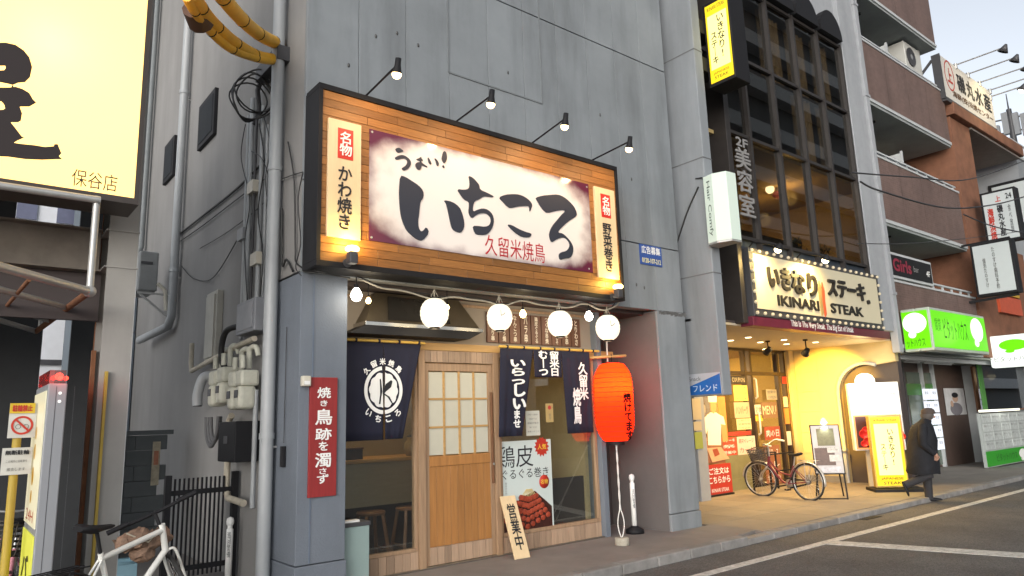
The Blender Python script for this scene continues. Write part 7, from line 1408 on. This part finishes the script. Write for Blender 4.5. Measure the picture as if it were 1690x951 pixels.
ss_ = ob.modifiers.new('sub', 'SUBSURF'); ss_.levels = 2; ss_.render_levels = 2; me.materials.append(M_skin)
def rings(lst, n=18):
    R2 = []
    for f, s, z, rf, rs in lst: R2.append([PP(f + rf * math.cos(a) * (1 + .055 * math.sin(5 * a + z * 20) + .03 * math.sin(9 * a - z * 31)), s + rs * math.sin(a), z + .012 * math.sin(3 * a + z * 9)) for a in [2 * math.pi * k / n for k in range(n)]])
    return R2
b = MB(); b.loft(rings([(-.07, 0, .50, .26, .24), (-.07, 0, .54, .275, .25), (-.06, 0, .70, .265, .26), (-.04, 0, .90, .25, .25), (-.02, 0, 1.08, .235, .25), (0, 0, 1.24, .21, .25), (.01, 0, 1.34, .17, .235), (.04, 0, 1.40, .12, .15), (.07, 0, 1.44, .10, .10), (.08, 0, 1.47, .085, .08)])); b.build('coat', M_coat, pn)
for s_ in (-1, 1):
    b = MB(); b.tube([PP(.0, .20 * s_, 1.36), PP(-.04, .265 * s_, 1.20), PP(-.06, .275 * s_, 1.04), PP(.04, .25 * s_, .93), PP(.11, .22 * s_, .86)], [.075, .08, .072, .065, .055], 12); b.build('sleeve', M_coat, pn)
b = MB(); b.tube([PP(-.05, .09, .80), PP(-.01, .09, .46), PP(-.02, .09, .10), PP(-.02, .09, .04)], [.11, .08, .068, .072], 12); b.build('trouser_leg', M_trs, pn)
b = MB(); b.tube([PP(-.07, -.09, .80), PP(.0, -.10, .48), PP(-.34, -.10, .335), PP(-.40, -.10, .31)], [.11, .082, .068, .07], 12); b.build('trouser_leg', M_trs, pn)
def shoe(c, d, up):
    d = d.normalized(); sd3 = d.cross(up).normalized(); b = MB(); R2 = []
    for u, w_, h_ in ((-.08, .03, .04), (-.05, .042, .055), (.02, .042, .05), (.10, .048, .035), (.17, .035, .022), (.19, .01, .01)): R2.append([c + d * u + sd3 * w_ * math.cos(a) + up * (h_ * max(-.4, math.sin(a)) + .012) for a in [2 * math.pi * k / 12 for k in range(12)]])
    b.loft(R2); b.build('shoe', M_black, pn)
shoe(PP(-.0, .09, .022), hd_, Z_); shoe(PP(-.43, -.10, .29), (hd_ * .25 - Z_ * .95), (-hd_ * .95 - Z_ * .2).normalized() * -1)
b = MB(); hc = PP(.135, 0, 1.56); b.lathe(hc, [(.112, 0), (.116, .03), (.105, .075), (.07, .105), (.001, .115)], 16); pk = [hc + hd_ * (.08 + .11 * math.cos(a)) + sd2 * .085 * math.sin(a) + Z_ * .005 for a in [math.pi * (k / 10 - .5) for k in range(11)]]; b.prism(pk, (0, 0, .012)); b.build('cap', mat('cap_brown', (.06, .045, .04), .8), pn)
b = MB(); b.lathe(hc - Z_ * .07, [(.07, -.03), (.098, 0), (.108, .04), (.112, .07)], 14); o = b.build('hair', mat('hair_grey', (.09, .08, .075), .8), pn); o.location = -hd_ * .022
b = MB(); b.tube([PP(.205, 0, 1.535), PP(.235, 0, 1.50), PP(.215, 0, 1.49)], [.012, .018, .012], 8); b.build('nose', M_skin, pn)
for s_ in (-1, 1): b = MB(); b.lathe(PP(.215, .03 * s_, 1.535), [(.001, -.004), (.010, -.002), (.010, .002), (.001, .004)], 8, hd_); b.build('eye', M_ink, pn); b = MB(); b.lathe(PP(.12, .088 * s_, 1.52), [(.001, -.01), (.022, -.004), (.024, .004), (.001, .008)], 10, sd2); b.build('ear', M_skin, pn)
b = MB(); b.tube([PP(.213, -.022, 1.455), PP(.222, 0, 1.453), PP(.213, .022, 1.455)], .005, 6); b.build('mouth', mat('lip', (.2, .08, .07), .6), pn)
for s_ in (-1, 1):     # hands: palm, four bent fingers and thumb, half in the pockets
    pc = PP(.13, .21 * s_, .83); b = MB(); b.lathe(pc, [(.001, -.045), (.03, -.035), (.038, 0), (.03, .035), (.001, .045)], 10, (0, 0, 1), sq=.5); 
    for k in range(4): f0 = pc + hd_ * (-.025 + .017 * k) - Z_ * .035; b.tube([f0, f0 - Z_ * (.03 + .004 * (k % 3)) + hd_ * .006, f0 - Z_ * (.05 + .006 * (k % 3)) - hd_ * .008], [.0085, .008, .0065], 6)
    b.tube([pc + hd_ * .03 - Z_ * .0, pc + hd_ * .05 - Z_ * .03, pc + hd_ * .045 - Z_ * .05], [.010, .009, .007], 6); b.build('hand', M_skin, pn)
